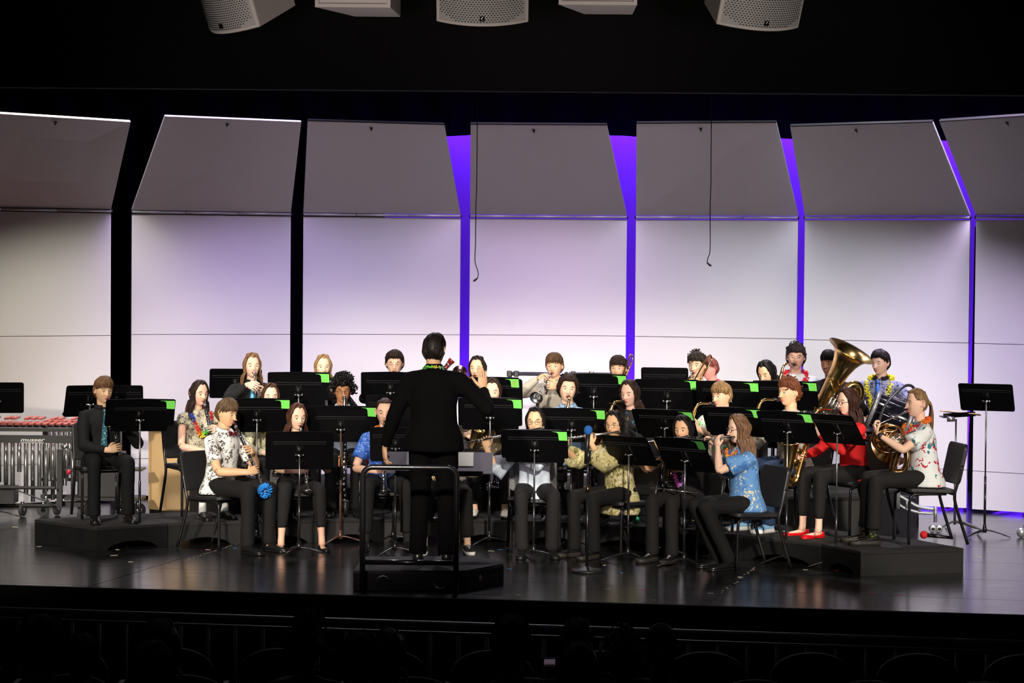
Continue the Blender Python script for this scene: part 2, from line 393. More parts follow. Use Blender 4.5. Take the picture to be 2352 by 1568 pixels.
for (xl, xr, Yl, Yr, tl, tr, lab) in towers:
    a = pix(xl, 493, Yl); b = pix(xr, 493, Yr); a.z = b.z = 0; mid = (a+b)/2
    t = thing('acoustic_shell_tower', lab, 'stage shell', mid)
    def P(s, z): q = a+(b-a)*s-mid; return Vector((q.x, q.y, z))
    for z0, z1 in ((0.035, 0.418), (0.424, 1.708), (1.714, ZF-0.035)):
        o = slab([P(0, z0), P(1, z0), P(1, z1), P(0, z1)], 0.03).build('shell_panel', SHELL, t, smooth=False)
    mb = MB()
    n = unit((b-a).cross(Vector((0, 0, 1)))); n = n if n.y < 0 else -n
    for zz in (0.421, 1.711): slab([P(0, zz-0.02)-n*0.0305, P(1, zz-0.02)-n*0.0305, P(1, zz+0.02)-n*0.0305, P(0, zz+0.02)-n*0.0305], 0.01).build('joint_strip', BLACKM, t, smooth=False)  # backing strips added to stop violet light leaking through the seams
    for k in range(3):
        mb.tube([P(k/3+0.002, ZF-0.012)+n*0.006, P((k+1)/3-0.002, ZF-0.012)+n*0.006], 0.013, 8)
    mb.tube([P(-0.006, ZF-0.01), P(0.0, ZF-0.01)], 0.02, 8, 1); mb.tube([P(1.0, ZF-0.01), P(1.006, ZF-0.01)], 0.02, 8, 1)
    mb.build('hinge_rail', [SHELLR, BLACKM], t)
    Tl = pix(tl[0], tl[1], Yl-0.55)-mid; Tr = pix(tr[0], tr[1], Yr-0.55)-mid
    B0, B1 = P(0, ZF+0.008), P(1, ZF+0.008)
    slab([B0, B1, Tr, Tl], 0.03).build('canopy_panel', SHELL, t, smooth=False)
    tip = unit((Tl-B0)+(Tr-B1)); sd = unit(Tr-Tl); nn = unit(sd.cross(tip)); nn = nn if nn.y < 0 else -nn
    c = (Tl+Tr)/2-tip*0.05-sd*0.06
    if xl > 400: slab([Tl+nn*0.003, Tr+nn*0.003, Tr+nn*0.003+tip*0.012, Tl+nn*0.003+tip*0.012], 0.036).build('edge_trim', BLACKM, t, smooth=False)  # dark strip added so the canopy top edge looks unlit
    mb = MB()
    tri = [c-sd*0.017, c+sd*0.017, c-tip*0.045+sd*0.003]
    mb.add([q+nn*0.001 for q in tri]+[q+nn*0.012 for q in tri], [(0, 1, 2), (5, 4, 3), (0, 3, 4, 1), (1, 4, 5, 2), (2, 5, 3, 0)])
    mb.tube([c+tip*0.018-sd*0.05, c+tip*0.026, c+tip*0.018+sd*0.05], 0.003, 6, 1)
    mb.build('lifting_catch', [BLACKM, SHELLR], t, smooth=False)
    # rear A-frame legs that keep the tower standing
    mb = MB()
    for s in (0.12, 0.88):
        p0 = P(s, 0)-n*0.06; mb.tube([p0+Vector((0, 0, 0.03)), p0+Vector((0, 0, 2.9))], 0.025, 6)
        mb.tube([p0+Vector((0, 0, 0.03)), p0-n*0.75+Vector((0, 0, 0.03)), p0+Vector((0, 0, 1.6))], 0.02, 6)
    mb.build('support_frame', BLACKM, t)

# hanging choir microphones
for (pts, Y, lab) in (([(1096, 262), (1095, 400), (1093, 470), (1092, 560), (1091, 600), (1098, 625), (1097, 638)], 25.3, 'thin choir microphone hanging left, in front of the middle shell tower'),
                 ([(1634, 262), (1633, 360), (1633, 410), (1631, 480), (1631, 570), (1626, 592), (1624, 603)], 25.3, 'thin choir microphone hanging right, in front of the third shell tower from right')):
    P0 = [pix(x, y, Y) for x, y in pts]; P0[0] = P0[0]+Vector((0, 0, 1.2)); base = P0[-1].copy()
    t = thing('hanging_microphone', lab, 'microphone', base)
    MB().tube([q-base for q in cat_rom(P0, 5)], 0.0045, 5).build('cable', BLK, t)
    s = -1 if pts[0][0] < 1300 else 1
    MB().tube([(0, 0, 0), (s*0.022, -0.01, -0.02), (s*0.04, -0.015, -0.032)], [0.007, 0.011, 0.009], 8).build('capsule', BLACKM, t)

# ------------------------------------------------------------------ loudspeakers over the stage lip
SPK = mat('speaker_white_paint', (0.62, 0.58, 0.53), 0.5, vary=0.04)
SPKG = mat('speaker_grille_grey', (0.42, 0.42, 0.40), 0.5)
HOLE = mat('grille_hole_dark', (0.02, 0.02, 0.02), 0.9)
def loudspeaker(px, py, Y, yaw, tilt, lab, wid=0.67):
    base = pix(px, py, Y)
    t = thing('loudspeaker', lab, 'loudspeaker', base, rot=(tilt, 0, yaw))
    hw = wid/2; H = 0.95; n = 14; bul = 0.12
    def fr(s, inset=0.0, out=0.0): return Vector((s*(hw-inset), -bul*(1-s*s)-out, 0))
    prof = [fr(-1+2*i/n) for i in range(n+1)]+[Vector((hw*0.62, 0.50, 0)), Vector((-hw*0.62, 0.50, 0))]
    o = MB().prism([(q.x, q.y) for q in prof], 0.0, H).build('cabinet', SPK, t, smooth=False); bevel(o, 0.008, 2)
    mb = MB(); rows = []
    for z in (0.022, H-0.05): rows.append([fr(-0.93+1.86*i/n, 0, 0.004)+Vector((0, 0, z)) for i in range(n+1)])
    vs = rows[0]+rows[1]; k = n+1
    mb.add(vs, [(i, i+1, k+i+1, k+i) for i in range(n)]).build('grille', SPKG, t)
    mb = MB(); rng = random.Random(1)
    nz = 30; nx = 27
    for iz in range(nz):
        z = 0.036+iz*0.0165
        for ix in range(nx):
            s = -0.9+1.8*(ix+(0.5 if iz % 2 else 0))/nx
            if iz < 3 and abs(s) > 0.6+0.1*iz: continue
            c = fr(s, 0, 0.006); mb.box((c.x, c.y, z), (0.0125, 0.002, 0.0068))
    g = mb.build('grille_hole', HOLE, t, smooth=False); g['kind'] = 'stuff'
    mb = MB(); mb.box((0, -bul-0.008, 0.062), (0.036, 0.004, 0.036)); mb.box((0, -bul-0.0105, 0.055), (0.016, 0.002, 0.004), 1)
    mb.tube([(-0.006, -bul-0.0105, 0.062), (0.004, -bul-0.0105, 0.076)], 0.002, 5, 1); mb.build('badge', [BLK, SILVER], t, smooth=False)
    return t
loudspeaker(1108, 50, 19.0, 0.0, R(23), 'white curved-front loudspeaker hanging in the middle of the top edge')
loudspeaker(540, 66, 19.0, R(-40), R(23), 'white curved-front loudspeaker hanging at top left, turned left', 0.52)
loudspeaker(1740, 60, 19.0, R(22), R(23), 'white curved-front loudspeaker hanging at top right, turned right')
for (fl, fr_, br, bl, lab) in (((724, 17), (897, 17), (920, 38), (815, 40), 'plain white boxy loudspeaker hanging left of the middle one'),
                           ((1283, 14), (1463, 11), (1453, 31), (1341, 34), 'plain white boxy loudspeaker hanging right of the middle one')):
    pts = [pix(*fl, 19.0), pix(*fr_, 19.0), pix(*br, 19.7), pix(*bl, 19.7)]; z0 = sum(q.z for q in pts)/4
    t = thing('loudspeaker', lab, 'loudspeaker', (pts[0].x, pts[0].y, z0)); o0 = pts[0]
    poly = [(q.x-o0.x, q.y-o0.y) for q in pts]
    bevel(MB().prism(poly, 0, 0.8).build('cabinet', SPK, t, smooth=False), 0.006, 2)
    a, b = Vector((poly[0][0], poly[0][1], 0)), Vector((poly[1][0], poly[1][1], 0)); e = unit(b-a); W_ = (b-a).length
    mb = MB()
    for (s0, s1, z0_, z1_) in ((0, W_, 0, 0.025), (0, 0.025, 0.025, 0.8), (W_-0.025, W_, 0.025, 0.8)):
        c = a+e*((s0+s1)/2)+Vector((0, -0.012, (z0_+z1_)/2)); mb.box((c.x, c.y, c.z), (s1-s0, 0.024, z1_-z0_))
    mb.build('front_frame', SPK, t, smooth=False)
# suspension cables for the loudspeakers are above the frame

# ------------------------------------------------------------------ seated risers
def riser(poly, z, lab, group, arch=(0, 2)):
    """poly: front-left, front-right, back-right, back-left (world xy). hollow box with arched cut-outs"""
    c = sum((Vector((q[0], q[1], 0)) for q in poly), Vector())/4
    t = thing('riser', lab, 'riser', (c.x, c.y, 0)); 
    if group: t['group'] = group
    p = [Vector((q[0]-c.x, q[1]-c.y, 0)) for q in poly]
    tp = MB().prism([(q.x, q.y) for q in p], z-0.03, z).build('deck', CARPET, t, smooth=False); bevel(tp, 0.006, 2)
    for i in range(4):
        a, b = p[i]*0.995, p[(i+1) % 4]*0.995; e = unit(b-a); Ln = (b-a).length; n = Vector((e.y, -e.x, 0))
        H = z-0.03; ah = min(0.07, H*0.4); prof = [(0, 0), (0.09, 0)]
        if i in arch:
            prof += [(0.09+(Ln-0.18)*k/10, ah*math.sin(PI*k/10)**0.6) for k in range(1, 10)]
        prof += [(Ln-0.09, 0), (Ln, 0), (Ln, H), (0, H)]
        vs = [a+e*s+Vector((0, 0, h)) for s, h in prof]; k = len(vs); vs += [v-n*0.018 for v in vs]
        # build as columns so that the arch stays clean
        mb = MB(); xs = sorted(set(round(s, 5) for s, h in prof)); lo = {}
        for s, h in prof[:-2]: lo.setdefault(round(s, 5), h)
        for s0, s1 in zip(xs[:-1], xs[1:]):
            l0, l1 = lo.get(s0, 0), lo.get(s1, 0)
            q = [a+e*s0+Vector((0, 0, l0)), a+e*s1+Vector((0, 0, l1)), a+e*s1+Vector((0, 0, H)), a+e*s0+Vector((0, 0, H))]
            mb.add(q+[v-n*0.018 for v in q], [(0, 1, 2, 3), (7, 6, 5, 4), (0, 4, 5, 1), (2, 6, 7, 3)])
        mb.build('side_panel', RISERF, t, smooth=False)
    return t
def arc_risers(pts, z, depth, labs, cen):
    F = []
    for px, py in pts: F.append(ground(px, py, z))
    B = []
    for i, f in enumerate(F):
        d = unit(Vector((f.x-cen[0], f.y-cen[1], 0))); B.append(f+d*depth)
    for i in range(len(F)-1):
        # small gap between neighbours
        g = 0.002
        a, b, c, d = F[i], F[i+1], B[i+1], B[i]
        e = unit(b-a)*g; e2 = unit(c-d)*g
        riser([(a+e).xy, (b-e).xy, (c-e2).xy, (d+e2).xy], z, labs[i], None)
    return F, B
R2 = [(222, 1211), (386, 1201), (555, 1196), (732, 1193), (882, 1192), (1036, 1192), (1190, 1195), (1345, 1200), (1530, 1212), (1706, 1228), (1886, 1248), (1977, 1266)]
# each leg of the arc runs on into the next; the last one on either side carries an end player
L2 = ['low black riser at the far left under the player with the checked tie', 'low black riser under the player with a rainbow flower garland',
      'low black riser behind the front row clarinets', 'low black riser under the curly-haired bass clarinet player',
      'low black riser behind the blue-bloused clarinet player', 'low black riser hidden behind the conductor',
      'low black riser with white-laced sneakers on it', 'low black riser behind the flute player with embroidered blouse',
      'low black riser behind the flute player in floral robe', 'low black riser under the pale blue sneakers and red shoes',
      'low black riser at the right end under the horn player']
F2, B2 = arc_risers(R2, 0.2, 0.93, L2, (-0.9, 19.6))
R3 = [(500, 1130), (650, 1124), (800, 1120), (950, 1118), (1100, 1120), (1260, 1123), (1440, 1128), (1620, 1134), (1795, 1142), (1975, 1142)]
L3 = ['tall black riser under the long-haired trumpeter', 'tall black riser under the strawberry-blond trumpeter', 'tall black riser under the trumpeter with glasses',
      'tall black riser behind the bassoon player', 'tall black riser under the dark-haired trumpeter', 'tall black riser under the khaki-shirted trumpeter',
      'tall black riser under the fringe-haired trombonist', 'tall black riser under the curly trombonist', 'tall black riser under the tuba']
F3, B3 = arc_risers(R3, 0.4, 1.6, L3, (-0.6, 16.5))
# ------------------------------------------------------------------ conductor's podium
zt = 0.158
pp = [ground(811, 1358), ground(1071, 1357), ground(1157, 1341), ground(1120, 1283, 0.0), ground(835, 1279, 0.0)]
pp[3] = ground(1152, 1286, zt); pp[4] = ground(834, 1278, zt); pp.insert(4, ground(1080, 1276, zt))
pc = Vector((pp[0].x, pp[0].y, 0))
pod = thing('podium', 'black carpeted podium with a bent tube rail under the conductor', 'podium', pc)
poly = [(q.x-pc.x, q.y-pc.y) for q in pp]
bevel(MB().prism(poly, 0.0, zt-0.012).build('base_box', mat('podium_side_black', (0.006, 0.006, 0.007), 0.3, coat=0.2), pod, smooth=False), 0.006)
bevel(MB().prism([(x*0.996, y) for x, y in poly], zt-0.012, zt).build('carpet_top', mat('podium_carpet', (0.028, 0.028, 0.03), 0.95, bump=0.4, scale=300), pod, smooth=False), 0.003)
l, r_ = ground(832, 1362)-pc, ground(1047, 1364)-pc
hz = 0.95; c = 0.07
RAILM = mat('rail_black_enamel', (0.01, 0.01, 0.011), 0.25, coat=0.5)
e = unit(Vector((r_.x-l.x, r_.y-l.y, 0)))
path = [Vector((l.x, l.y, 0.015)), Vector((l.x, l.y, 0.5)), Vector((l.x, l.y, hz-c))]
for k in range(1, 6):
    a_ = PI/2*k/6; path.append(Vector((l.x, l.y, hz-c))+e*(c*(1-math.cos(a_)))+Vector((0, 0, c*math.sin(a_))))
path.append(Vector((l.x, l.y, hz))+e*c); path.append(Vector((r_.x, r_.y, hz))-e*c)
for k in range(1, 6):
    a_ = PI/2*k/6; path.append(Vector((r_.x, r_.y, hz))-e*(c*(1-math.sin(a_)))-Vector((0, 0, c*(1-math.cos(a_)))))
path += [Vector((r_.x, r_.y, hz-c)), Vector((r_.x, r_.y, 0.5)), Vector((r_.x, r_.y, 0.015))]
MB().tube(path, 0.021, 12).build('guard_rail', RAILM, pod)
MB().tube([Vector((l.x, l.y, 0.235)), Vector((r_.x, r_.y, 0.235))], 0.02, 10).build('lower_bar', RAILM, pod)
for s in (0.22, 0.83):
    cpt = Vector((l.x, l.y, 0.08))+(r_-l)*s; cpt.z = 0.085
    MB().tube([cpt+Vector((0.05*math.cos(a_), 0.012, 0.045*math.sin(a_)*(1 if s < .5 else -1))) for a_ in np.linspace(0, PI, 12)], 0.0035, 6).build('handle', mat('dull_steel', (0.25, 0.25, 0.25), 0.4, 1.0), pod)
mb = MB()
for i in range(3):
    for k in range(2):
        mb.ell((poly[1][0]-0.03+i*0.02, poly[1][1]+0.002, 0.045+0.07*k), (0.004, 0.004, 0.004), 0, nu=6, nv=4)
mb.build('rivet', CHROME, pod)['kind'] = 'stuff'
def text_obj(name, body, size, mtx, m, parent, ext=0.0006, bold=False, shear=0.0):
    cu = bpy.data.curves.new(name, 'FONT'); cu.body = body; cu.size = size; cu.extrude = ext; cu.align_x = 'CENTER'; cu.align_y = 'CENTER'
    cu.shear = shear
    if bold: cu.offset = size*0.02
    cu.materials.append(m)
    o = bpy.data.objects.new(name, cu); col.objects.link(o)
    if parent is not None: o.parent = parent
    o.matrix_local = mtx
    me = bpy.data.meshes.new_from_object(o.evaluated_get(bpy.context.evaluated_depsgraph_get()))
    me.materials.clear(); me.materials.append(m)
    o2 = bpy.data.objects.new(name, me); col.objects.link(o2); o2.parent = parent; o2.matrix_local = mtx
    bpy.data.objects.remove(o)
    return o2
a, b = Vector((*poly[1], 0)), Vector((*poly[2], 0)); ev = unit(b-a); nv_ = ev.cross(Vector((0, 0, 1)))
def wall_mtx(o, ex, n):
    ex = unit(ex); ez = unit(n); ey = ez.cross(ex)
    return Matrix(((ex.x, ey.x, ez.x, o.x), (ex.y, ey.y, ez.y, o.y), (ex.z, ey.z, ez.z, o.z), (0, 0, 0, 1)))
Ls = (b-a).length
o1 = a+ev*(Ls*0.36)+Vector((0, 0, 0.085))+nv_*0.003
MB().prism([(0, -0.028), (0.022, 0), (0, 0.028), (-0.022, 0)], 0, 0.001, T=wall_mtx(o1, ev, nv_)).build('logo', mat('logo_silver', (0.5, 0.5, 0.52), 0.4), pod, smooth=False)
text_obj('lettering', 'Stage', 0.036, wall_mtx(a+ev*(Ls*0.52)+Vector((0, 0, 0.085))+nv_*0.003, ev, nv_), mat('logo_red', (0.30, 0.012, 0.012), 0.5), pod)
text_obj('lettering', 'Right', 0.036, wall_mtx(a+ev*(Ls*0.71)+Vector((0, 0, 0.085))+nv_*0.003, ev, nv_), mat('logo_grey', (0.16, 0.16, 0.165), 0.5), pod)

# ------------------------------------------------------------------ pit rail and dark auditorium
ra, rb = pix(-260, 1396, 17.65), pix(2620, 1482, 16.2)
STEEL = mat('rail_steel', (0.12, 0.125, 0.13), 0.5, 0.4)
Lr = (rb-ra).length; er = unit(Vector((rb.x-ra.x, rb.y-ra.y, 0))); zr_ = (ra.z+rb.z)/2
rt = thing('pit_rail', 'long dim steel balustrade between the stage and the audience', 'railing', (ra.x, ra.y, -0.72))
top = zr_+0.72
q0 = Vector((0, 0, top)); q1 = q0+Vector((rb.x-ra.x, rb.y-ra.y, 0))
MB().tube([q0, q1], 0.022, 10).build('top_rail', STEEL, rt)
MB().tube([q0-Vector((0, 0, 0.055)), q1-Vector((0, 0, 0.055))], 0.009, 6).build('lower_rail', STEEL, rt)
nb = int(Lr/0.187)
balm = mat('baluster_grey', (0.09, 0.095, 0.10), 0.5, 0.2)
mbp = MB(); mbp.tube([(0, 0, 0), (0, 0, top-0.06)], 0.012, 6); first = None
for i in range(nb+1):
    p_ = (rb-ra)*(i/nb)
    if first is None: o = mbp.build('baluster', balm, rt); first = o
    else:
        o = first.copy(); col.objects.link(o)
    o.location = (p_.x, p_.y, 0)
THEAT = mat('theatre_seat_plastic', (0.005, 0.005, 0.006), 0.7, spec=0.1)
THEATF = mat('theatre_seat_cloth', (0.008, 0.006, 0.006), 0.9)
def theatre_seat(x, y, z, lab, group, first=None):
    if first is not None:
        t = first.copy(); col.objects.link(t); t.location = (x, y, z)
        for ch in first.children:
            c2 = ch.copy(); col.objects.link(c2); c2.parent = t
        t['label'] = lab; t['group'] = group
        return t
    t = thing('theatre_seat', lab, 'seat', (x, y, z), 0, group)
    prof = []
    for k in range(13):
        a_ = PI*k/12; prof.append((0.25*math.cos(a_)*(1 if abs(math.cos(a_)) < .9 else 1), 0.62+0.24*math.sin(a_)**0.6))
    prof = [(0.25, 0.36)]+prof+[(-0.25, 0.36)]
    Tm = Matrix(((1, 0, 0, 0), (0, 0.06, -1, 0.24), (0, 1, 0.06, 0), (0, 0, 0, 1)))
    bevel(MB().prism([(x_, z_) for x_, z_ in prof], -0.03, 0.03, T=Matrix(((1, 0, 0, 0), (0, -0.12, 1, -0.16), (0, 1, 0.0, 0), (0, 0, 0, 1)))).build('seat_back', THEAT, t, smooth=False), 0.015)
    bevel(MB().box((0, 0.05, 0.42), (0.48, 0.42, 0.09)).build('seat_cushion', THEATF, t, smooth=False), 0.02)
    mb = MB()
    for s in (-1, 1): mb.box((s*0.27, 0.02, 0.3), (0.03, 0.3, 0.6))
    mb.build('arm_frame', THEAT, t, smooth=False)
    return t
fs = None
rows = [(15.4, -0.62, 'front row theatre seats'), (14.4, -0.62, 'second row theatre seats')]
for ri, (Yr, zz, gr) in enumerate(rows):
    for i in range(-7, 8):
        x = i*0.62+0.2*ri-0.1
        if abs(x/Yr*6000) > 1290: continue
        t = theatre_seat(x, Yr, zz, 'dark theatre seat back in the '+('front', 'second', 'third')[ri]+' audience row', gr, fs)
        if fs is None: fs = t
for k, (y0, y1, z) in enumerate(((15.9, 12.7, -0.62), (12.7, 11.95, -0.52), (11.95, 11.2, -0.40), (11.2, 9.9, -0.30), (9.9, 7.6, -0.06))):
    o = struct(MB().prism([(-9, y1), (9, y1), (9, y0), (-9, y0)], -1.2, z).build('floor_auditorium_%d' % (k+1), BLK, smooth=False))
# ================================================================== PEOPLE
def sstep(x, a, b):
    t = min(1, max(0, (x-a)/(b-a))) if b != a else float(x > a); return t*t*(3-2*t)
def gau(x, s): return math.exp(-(x/s)**2)
def head_pt(th, ph, off=0.0, nose=True):
    c = math.cos(ph); cp = max(c, 0)**(0.66 if ph < 0 else 0.92)
    dx, dy, dz = cp*math.sin(th), -cp*math.cos(th), math.sin(ph)
    x, y, z = 0.0735*dx, 0.094*dy, 0.118*dz
    s = min(1, max(0, -z/0.118))
    x *= 1-0.30*s**1.5
    if y > 0: y *= 1-0.50*s**1.2
    else: y *= 1-0.10*s
    if y < -0.066: y = -0.066+(y+0.066)*0.68
    w_ = sstep(-y, 0.035, 0.066) if nose else 0
    if w_ > 0:
        ax = abs(x); d = 0.0
        d += 0.0045*gau(z-0.024, 0.010)*gau(ax-0.028, 0.022)             # brow
        d -= 0.0095*gau(z-0.002, 0.012)*gau(ax-0.031, 0.014)             # eye sockets
        d += 0.0040*gau(z+0.028, 0.020)*gau(ax-0.042, 0.018)             # cheeks
        p = min(1, max(0, (0.020-z)/0.052))
        h = 0.024*p*(1-sstep(-z, 0.033, 0.043))
        d += h*gau(ax, 0.0085+0.0075*p)
        d += 0.0055*(gau(z+0.0565, 0.0048)+gau(z+0.0685, 0.0055))*gau(ax, 0.019)
        d += 0.010*gau(z+0.099, 0.017)*gau(ax, 0.024)                    # chin
        y -= d*w_
    if off:
        L = math.sqrt(x*x+y*y+z*z) or 1; x += off*x/L; y += off*y/L; z += off*z/L
    return Vector((x, y, z))
def add_head(mb, T, look='down'):
    nu, nv = 56, 46; vs = [T@head_pt(0, -PI/2)]
    for i in range(1, nv):
        ph = -PI/2+PI*i/nv
        for j in range(nu):
            t = 2*PI*j/nu-PI; th = t-0.42*math.sin(t)
            vs.append(T@head_pt(th, ph))
    vs.append(T@head_pt(0, PI/2)); e = len(vs)-1; fs = []
    for j in range(nu): fs.append((0, 1+(j+1) % nu, 1+j)); fs.append((e, e-nu+j, e-nu+(j+1) % nu))
    for i in range(nv-2):
        for j in range(nu):
            k = (j+1) % nu; a = 1+i*nu; fs.append((a+j, a+k, a+nu+k, a+nu+j))
    mb.add(vs, fs, 0)
    for s in (-1, 1):
        mb.ell((s*0.0745, 0.012, -0.006), (0.009, 0.019, 0.031), 0, T=T@Matrix.Rotation(s*0.25, 4, 'Z'), nu=10, nv=8)
        mb.tube(cat_rom([(s*0.078, 0.000, -0.026), (s*0.083, 0.016, -0.018), (s*0.086, 0.026, 0.004), (s*0.084, 0.020, 0.024), (s*0.078, 0.002, 0.020)], 3), 0.0042, 6, 0, T=T)
        ey = -0.0665; ex = s*0.0305
        mb.ell((ex, ey, 0.0005), (0.0135, 0.0118, 0.0105), 3, T=T, nu=12, nv=8)
        gz = -0.0045 if look == 'down' else 0.0
        mb.ell((ex, ey-0.0075, 0.0005+gz), (0.0058, 0.0050, 0.0058), 4, T=T, nu=10, nv=6)
        lz = 0.0042 if look == 'down' else 0.0066
        mb.ell((ex, ey+0.0005, lz), (0.0150, 0.0130, 0.0085), 0, T=T, nu=14, nv=8)
        mb.ell((ex, ey+0.0005, -0.0092), (0.0145, 0.0118, 0.0050), 0, T=T, nu=12, nv=6)
        ld = -0.0035 if look == 'down' else -0.0012
        mb.tube(cat_rom([(ex-0.0135, ey-0.0068, lz+ld-0.0012), (ex-0.006, ey-0.0125, lz+ld), (ex+0.006, ey-0.0125, lz+ld), (ex+0.0135, ey-0.0068, lz+ld-0.0012)], 3), [0.0008]+[0.0015]*8+[0.0008], 5, 5, T=T)
        mb.tube(cat_rom([(ex-s*0.016, -0.0815, 0.021), (ex-s*0.002, -0.0825, 0.0255), (ex+s*0.011, -0.076, 0.0255), (ex+s*0.020, -0.068, 0.019)], 3), [0.002]+[0.0029]*7+[0.0022, 0.0012], 6, 2, T=T, flat=0.7)
        mb.ell((s*0.0095, -0.1035, -0.0355), (0.0062, 0.0062, 0.0048), 0, T=T, nu=8, nv=6)
        mb.ell((s*0.0055, -0.1075, -0.0395), (0.0026, 0.0026, 0.0016), 5, T=T, nu=6, nv=4)
    yl = -0.0875
    mb.tube(cat_rom([(-0.021, yl+0.010, -0.0615), (-0.010, yl-0.001, -0.0570), (0, yl-0.0025, -0.0582), (0.010, yl-0.001, -0.0570), (0.021, yl+0.010, -0.0615)], 3), [0.0012]+[0.0036]*11+[0.0012], 6, 1, T=T)
    mb.tube(cat_rom([(-0.020, yl+0.009, -0.0625), (-0.009, yl-0.0015, -0.0668), (0.009, yl-0.0015, -0.0668), (0.020, yl+0.009, -0.0625)], 3), [0.0012]+[0.0044]*8+[0.0012], 6, 1, T=T)
def hand(mb, W, d, n, side, curl=0.7, k=1.0, spread=0.10, thumb=0.8, m=0):
    """side: +1 thumb on d x n, -1 the other way"""
    d = unit(d); n = Vector(n); n = unit(n-d*n.dot(d)); A = d.cross(n)*side
    K0 = W+d*0.083*k
    Ls = [0.072, 0.080, 0.075, 0.060]; offs = [0.030, 0.0105, -0.0095, -0.0285]; bk = [0.0, 0.004, 0.001, -0.007]
    for i in range(4):
        a0 = K0+A*offs[i]*k+d*(bk[i]-0.012)*k; p = [a0-d*0.012*k, a0+d*0.010*k]; dd = unit(d+A*spread*(1.5-i)*0.7); ang = 0.0
        q = p[-1]
        for seg, (fr, cu) in enumerate(((0.44, 0.75), (0.31, 1.0), (0.25, 0.65))):
            ang += curl*cu*(1+0.08*(i-1))
            v = dd*math.cos(ang)+n*math.sin(ang); q = q+v*Ls[i]*fr*k; p.append(q)
        pp_ = cat_rom(p, 2); m_ = len(pp_)
        mb.tube(pp_, [(0.0088-0.0028*j/(m_-1))*k*(0.55 if j == m_-1 else 1) for j in range(m_)], 7, m)
    b0 = W+d*0.022*k+A*0.022*k
    v1 = unit(d*0.62+A*0.72+n*0.35*thumb); v2 = unit(d*0.85+A*0.25+n*0.75*thumb)
    pp_ = [b0-A*0.012*k, b0+A*0.004*k, b0+v1*0.040*k, b0+v1*0.040*k+v2*0.030*k, b0+v1*0.040*k+v2*0.052*k+n*0.006*k]
    mb.tube(cat_rom(pp_, 2), [0.012*k, 0.0145*k, 0.0135*k, 0.012*k, 0.0105*k, 0.010*k, 0.0095*k, 0.0085*k, 0.005*k], 7, m)
    return A
def ik(S, W, L1, L2, pole):
    v = W-S; D = v.length
    if D > (L1+L2)*0.985: v = v*((L1+L2)*0.985/D); W = S+v; D = v.length
    if D < abs(L1-L2)+0.02: D = abs(L1-L2)+0.02
    a = (L1*L1-L2*L2+D*D)/(2*D); h = math.sqrt(max(L1*L1-a*a, 0)); u = unit(v)
    p = Vector(pole); p = unit(p-u*p.dot(u))
    return S+u*a+p*h, W
def shoe(mb, ank, yawd, k, style='dress', sole=1, up=0, tuck=0.0):
    T = Matrix.Translation(ank)@Matrix.Rotation(yawd, 4, 'Z')@Matrix.Rotation(-tuck, 4, 'X')
    st = [(0.058, 0.020, 0.060), (0.045, 0.032, 0.082), (0.0, 0.036, 0.088), (-0.05, 0.038, 0.070), (-0.10, 0.044, 0.052), (-0.15, 0.045, 0.042), (-0.185, 0.034, 0.034), (-0.20, 0.014, 0.024)]
    if style == 'pump': st = [(0.056, 0.018, 0.050), (0.045, 0.027, 0.055), (0.0, 0.030, 0.028), (-0.05, 0.033, 0.024), (-0.10, 0.040, 0.030), (-0.15, 0.038, 0.034), (-0.175, 0.026, 0.028), (-0.19, 0.010, 0.018)]
    base = -0.085*k; th = {'dress': 0.012, 'sneaker': 0.024, 'boot': 0.030, 'pump': 0.006}[style]
    rs = []; rs2 = []
    for y, w_, h in st:
        r1 = []; r2 = []
        for j in range(12):
            a = 2*PI*j/12; cx, sx = math.cos(a), math.sin(a)
            X = w_*math.copysign(abs(cx)**0.7, cx); Z = th+(h-th)*(0.5+0.5*math.copysign(abs(sx)**0.75, sx)) if h > th else th
            r1.append((X*k*(1 if sx < 0.3 else 0.82), y*k, base+Z*k))
            r2.append((X*1.07*k, y*1.03*k, base+(th*1.25 if sx > 0 else 0.0)*k+0.001))
        rs.append(r1); rs2.append(r2)
    mb.rings(rs, up, T=T); mb.rings(rs2, sole, T=T)
    if style == 'pump': mb.box((0, 0.04*k, base+0.018), (0.03, 0.03, 0.036), up, T=T)
    if style in ('sneaker', 'boot'):
        for q in range(5):
            y = -0.035-0.02*q; z = base+(0.079-0.010*q)*k
            mb.tube([(-0.02*k, y*k, z-0.006), (0, (y-0.004)*k, z+0.004), (0.02*k, y*k, z-0.006)], 0.0028, 5, 2, T=T)

